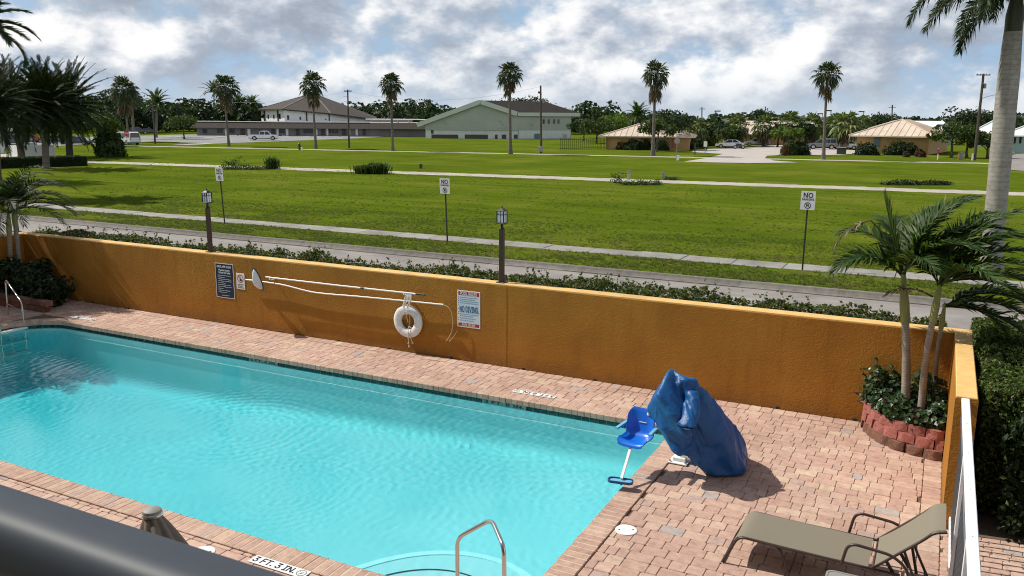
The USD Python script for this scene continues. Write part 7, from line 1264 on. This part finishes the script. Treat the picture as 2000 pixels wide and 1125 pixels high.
b = G(3, 300); t = thing('white_column', 'white square column at the left edge of the picture', 'column', b); h = up_at(3, 243, b)[2]; obj('shaft', MB().box((-0.4, -0.3, 0), (0.35, 0.3, h), 0.03), M_['fascia'], t); obj('capital', MB().box((-0.5, -0.4, h), (0.45, 0.4, h + 0.25), 0.03), M_['fascia'], t)

# ------------------------------------------------------------------ vehicles
for nm, c in (('white', (0.72, 0.73, 0.74)), ('silver', (0.38, 0.40, 0.42)), ('dark', (0.02, 0.022, 0.028)), ('navyblue', (0.02, 0.03, 0.06)), ('grey', (0.16, 0.17, 0.18)), ('red', (0.25, 0.03, 0.03))): M_['car_' + nm] = plain(f'{nm}_car_paint', c, 0.25, 0.3 if nm in ('silver', 'grey') else 0.0, 0.6, 0.6)
CARS = {'sedan': dict(L=4.6, W=1.76, body=[(-2.3, 0.35), (-2.28, 0.82), (-2.1, 0.95), (-1.55, 0.98), (0.95, 0.92), (1.9, 0.80), (2.25, 0.62), (2.3, 0.35)], cab=[(-1.75, 0.96), (-1.05, 1.38), (-0.2, 1.43), (0.35, 1.36), (1.05, 0.92)], wh=0.32, ax=(-1.40, 1.42)),
        'suv': dict(L=4.7, W=1.86, body=[(-2.35, 0.42), (-2.33, 0.98), (-2.2, 1.06), (1.0, 1.04), (2.05, 0.96), (2.32, 0.75), (2.35, 0.42)], cab=[(-2.22, 1.05), (-2.0, 1.62), (-1.4, 1.72), (0.1, 1.70), (0.45, 1.62), (1.15, 1.04)], wh=0.38, ax=(-1.42, 1.45)),
        'pickup': dict(L=5.7, W=1.95, body=[(-2.85, 0.5), (-2.85, 1.05), (-2.75, 1.12), (1.35, 1.12), (2.5, 1.06), (2.82, 0.85), (2.85, 0.5)], cab=[(-0.75, 1.11), (-0.62, 1.75), (-0.3, 1.86), (0.7, 1.86), (0.95, 1.78), (1.5, 1.11)], wh=0.42, ax=(-1.75, 1.85)),
        'van': dict(L=5.6, W=2.0, body=[(-2.8, 0.45), (-2.82, 1.15), (-2.8, 1.2), (1.9, 1.2), (2.55, 1.05), (2.8, 0.8), (2.8, 0.45)], cab=[(-2.8, 1.19), (-2.72, 1.98), (-2.4, 2.12), (1.0, 2.12), (1.35, 2.0), (1.95, 1.19)], wh=0.36, ax=(-1.7, 1.75))}
def vehicle(kind, label, base, rz, paint, cat):
    """length along local x, nose at +x"""
    q = CARS[kind]; t = thing({'sedan': 'parked_car', 'suv': 'parked_car', 'pickup': 'pickup_truck', 'van': 'passenger_van'}[kind], label, cat, base, rz); Wd = q['W'] / 2
    def slab(poly, ws):                                                  # loft of a side profile: (share of half width, inset) pairs
        m = MB(); P2 = np.array(poly); c = P2.mean(0); n = len(P2); R_ = []
        for s, k in ws: R_.append(np.c_[c[0] + (P2[:, 0] - c[0]) * k, np.full(n, s * Wd), c[1] + (P2[:, 1] - c[1]) * k])
        V = np.vstack(R_); f = [[a * n + i, a * n + (i + 1) % n, (a + 1) * n + (i + 1) % n, (a + 1) * n + i] for a in range(len(ws) - 1) for i in range(n)]; m.add(V, f)
        for a, o in ((0, 1), (len(ws) - 1, -1)): m.add(np.vstack([R_[a], R_[a].mean(0)[None]]), [[i, (i + 1) % n, n][::o] for i in range(n)])
        return m
    wb = [(-1, 0.965), (-0.93, 1.0), (0.93, 1.0), (1, 0.965)]; body = Polygon(q['body'])
    for ax in q['ax']: body = body.difference(Point(ax, q['wh']).buffer(q['wh'] * 1.14, quad_segs=5))
    v, f = MB().prism(body, -Wd, Wd).get(); obj('body', (np.c_[v[:, 0], v[:, 2] * (1 - 0.05 * np.clip(v[:, 1] - 0.7, 0, 1)), v[:, 1]], f), M_['car_' + paint], t)
    cab = np.array(q['cab']); m = MB(); n = len(cab); zt = cab[:, 1].max(); z0 = cab[0, 1]
    tum = lambda z: Wd * (0.93 - 0.19 * (z - z0) / (zt - z0)); V = np.vstack([np.c_[cab[:, 0], s * tum(cab[:, 1]), cab[:, 1]] for s in (-1, 1)]); top = [i for i in range(n) if cab[i, 1] > zt - 0.16]
    g = MB(); g.add(V, [[i, i + 1, n + i + 1, n + i] for i in range(n - 1)]); [g.add(V[o:o + n], [[0, i, i + 1][::s] for i in range(1, n - 1)]) for o, s in ((0, 1), (n, -1))]; obj('windows', g, M_['carglass'], t)
    rf = MB(); T = V[[i for i in top] + [n + i for i in top]] + [0, 0, 0.012]; rf.hull(np.vstack([T * [1, 1.01, 1], T - [0, 0, 0.05]])); obj('roof', rf, M_['car_' + paint], t)
    pl_ = MB()
    xs_ = [cab[0, 0] + 0.02, cab[-1, 0] - 0.04] + ([(cab[:, 0].min() + cab[:, 0].max()) / 2 - 0.1] if kind != 'van' else [-1.4, 0.0, 1.0]) + ([-1.15] if kind == 'suv' else [])
    def roofx(x): return np.interp(x, cab[:, 0], cab[:, 1])
    for s in (-1, 1):
        for i in (0, n - 2): a, b = cab[i], cab[i + 1]; pl_.obox([a[0], s * (tum(a[1]) + 0.005), a[1]], [b[0], s * (tum(b[1]) + 0.005), b[1]], 0.09, 0.09, (0, 1, 0))
        for x in xs_[2:]: z = min(roofx(x), zt); pl_.obox([x, s * (tum(z0) + 0.004), z0], [x, s * (tum(z) + 0.004), z], 0.09, 0.05, (0, 1, 0))
    obj('pillar', pl_, M_['car_' + paint], t)
    for ax in q['ax']:
        for s in (-1, 1):
            y = s * (Wd - 0.10); w_ = obj('wheel', MB().tube([[ax, y - 0.11, q['wh']], [ax, y + 0.11, q['wh']]], q['wh'], 18), M_['tyre'], t); obj('rim', MB().tube([[ax, y + s * 0.105, q['wh']], [ax, y + s * 0.122, q['wh']]], q['wh'] * 0.62, 14), M_['rim'], w_)
    xf, xr = q['body'][-1][0], q['body'][0][0]; zb = q['body'][1][1]
    for s in (-1, 1): obj('headlight', MB().box((xf - 0.16, s * Wd * 0.62 - 0.17, zb - 0.26), (xf + 0.01, s * Wd * 0.62 + 0.17, zb - 0.12), 0.02), M_['headl'], t); obj('tail_light', MB().box((xr - 0.02, s * Wd * 0.78 - 0.10, zb - 0.30), (xr + 0.08, s * Wd * 0.78 + 0.10, zb - 0.04), 0.02), M_['lens'], t)
    obj('bumper', MB().box((xf - 0.05, -Wd * 0.9, 0.33), (xf + 0.06, Wd * 0.9, 0.52), 0.03).box((xr - 0.06, -Wd * 0.9, 0.33), (xr + 0.05, Wd * 0.9, 0.52), 0.03), M_['greyplastic' if kind in ('pickup', 'van') else 'car_' + paint], t)
    obj('underbody', MB().box((xr + 0.2, -Wd * 0.8, 0.22), (xf - 0.2, Wd * 0.8, 0.36)), M_['tyre'], t)
    if kind == 'pickup': obj('bed_liner', MB().box((-2.7, -Wd * 0.86, 1.10), (-0.85, Wd * 0.86, 1.128)), M_['tyre'], t)
    if kind == 'suv':
        for s in (-1, 1): obj('roof_rack', MB().tube([[-1.8, s * Wd * 0.68, 1.76], [0.2, s * Wd * 0.68, 1.76]], 0.025, 6), M_['greyplastic'], t)
    return t
def vw(x, y, ang): 
    """ground point below the pixel, and a heading ang degrees from 'pointing right in the picture'"""
    b = G(x, y); b[2] = 0.022; return b, math.atan2(-b[0], b[1]) + math.radians(ang)
for kind, x, y, ang, paint, cat, lab in (('pickup', 515, 274, -4, 'white', 'pickup truck', 'white crew cab pickup truck parked before the brown wing'), ('van', 248, 282.5, 118, 'white', 'van', 'white passenger van seen from behind next to a red stop sign'),
        ('sedan', 1425, 289.5, 178, 'white', 'car', 'white sedan parked left of the silver one by the tan building'), ('sedan', 1479, 285.5, 183, 'silver', 'car', 'silver sedan parked in the middle of the tan building lot'), ('sedan', 1490, 282, 185, 'silver', 'car', 'pale car half hidden behind the silver sedan'), ('suv', 1605, 291.5, 186, 'grey', 'car', 'grey sport utility car behind the right tall fan palm trunk'), ('sedan', 1652, 292, 170, 'white', 'car', 'white car mostly hidden behind the broad palms'),
        ('pickup', 24, 286, 168, 'dark', 'pickup truck', 'black pickup truck at the left edge behind the white column'), ('sedan', 152, 283, -25, 'dark', 'car', 'dark sedan just right of the date palm trunks'), ('sedan', 112, 281, 15, 'grey', 'car', 'grey car behind the date palm trunks and the enclosure'), ('suv', 271, 262, 10, 'dark', 'car', 'dark car parked far off behind the van'), ('sedan', 290, 261, 5, 'dark', 'car', 'dark far car left of the crossarm utility pole'), ('sedan', 320, 253, 5, 'white', 'car', 'far white car right of the crossarm utility pole'), ('sedan', 355, 251.5, 5, 'silver', 'car', 'far pale car left of the brown wing'), ('suv', 252, 259, 0, 'silver', 'car', 'far silver car behind the fan palm trunks above the van'), ('sedan', 58, 279, 20, 'red', 'car', 'dull red car behind the enclosure at the left'), ('suv', 1575, 282, 182, 'dark', 'car', 'dark car under the canopy of the white roofed house')):
    b, rz = vw(x, y, ang); vehicle(kind, lab, b, rz, paint, cat)
b = G(249, 287); h = up_at(249, 255, b)[2]; t = thing('stop_sign', 'red stop sign on a thin post in front of the white van', 'sign', b); obj('post', MB().box((-0.04, -0.03, 0), (0.04, 0.03, h - 0.1), 0.005), M_['greyplastic'], t); yw = math.atan2(-b[0], b[1]); ax_ = np.array([math.cos(yw), math.sin(yw), 0]); nv = np.array([math.sin(yw), -math.cos(yw), 0])
v, f = MB().prism(Polygon([(0.42 * math.cos(a), 0.42 * math.sin(a)) for a in np.linspace(PI / 8, 2 * PI + PI / 8, 9)[:-1]]), 0, 0.012).get(); obj('plate', (v[:, :1] * ax_ + v[:, 2:] * nv + nv * 0.04 + np.c_[np.zeros((len(v), 2)), v[:, 1] + h - 0.42], f), M_['red'], t); tm = meshkit.text_mesh('STOP', 0.24, 0.003, True); v = tm.vertices - [tm.bounds.mean(0)[0], tm.bounds.mean(0)[1], 0]; obj('lettering', (v[:, :1] * ax_ + v[:, 2:] * nv + nv * 0.053 + np.c_[np.zeros((len(v), 2)), v[:, 1] + h - 0.42], tm.faces), M_['white'], t)
# dark motorbike beside the white sedan
b = G(1443, 291); t = thing('motorbike', 'dark motorbike parked at the tail of the white sedan', 'motorbike', b, math.atan2(-b[0], b[1]) + 0.5)
for x in (-0.7, 0.7): w_ = obj('wheel', MB().tube([[x, -0.07, 0.32], [x, 0.07, 0.32]], 0.32, 16), M_['tyre'], t); obj('rim', MB().tube([[x, -0.075, 0.32], [x, 0.075, 0.32]], 0.2, 12), M_['rim'], w_)
obj('frame', MB().hull([(a, y, z) for a, z in ((-0.5, 0.35), (0.45, 0.35), (0.35, 0.85), (-0.45, 0.8)) for y in (-0.15, 0.15)]), M_['car_dark'], t); obj('seat', MB().box((-0.65, -0.16, 0.8), (0.05, 0.16, 0.9), 0.03), M_['tyre'], t); obj('fork', MB().tube([[0.7, 0, 0.32], [0.4, 0, 1.05]], 0.06, 8), M_['rim'], t); obj('handlebar', MB().tube([[0.4, -0.38, 1.08], [0.4, 0.38, 1.08]], 0.025, 8), M_['black'], t); obj('windscreen', MB().hull([(0.45 + a, y, 1.05 + z) for a, z in ((0, 0), (0.03, 0), (-0.12, 0.4), (-0.09, 0.4)) for y in (-0.22, 0.22)]), M_['car_dark'], t)
# wheel stops in the far lot
b0 = G(375, 269.5); ws = thing('wheel_stop', 'white wheel stop on the far parking lot', 'wheel stop', b0, 0.38, 'wheel stops on the far parking lot'); obj('block', MB().box((-0.95, -0.1, 0.02), (0.95, 0.1, 0.2), 0.04), M_['fascia'], ws)
for x, y in ((392, 270), (410, 270.5), (330, 268), (350, 268.8), (312, 267.4), (432, 269), (540, 267.5), (558, 267.2), (600, 267.6), (622, 267.6), (640, 268), (655, 268.2), (675, 268.4), (456, 266), (474, 266.2)): dup(ws, G(x, y), 0.38, 'white wheel stop on the far parking lot')
# wires between the poles
for a, b, lab in ((DP(297, 184, dist(G(303, 281))), DP(679, 178, dist(G(682, 289))), 'thin overhead wire between the two left utility poles'), (DP(679, 178, dist(G(682, 289))), DP(1056, 169, dist(G(1057, 299))), 'thin overhead wire between the two middle utility poles')):
    t_ = np.linspace(0, 1, 20)[:, None]; tag(obj('overhead_wire', MB().tube(a + (b - a) * t_ - [0, 0, 1] * (1.6 * 4 * t_ * (1 - t_)), 0.012, 4), M_['black']), lab, 'wire')
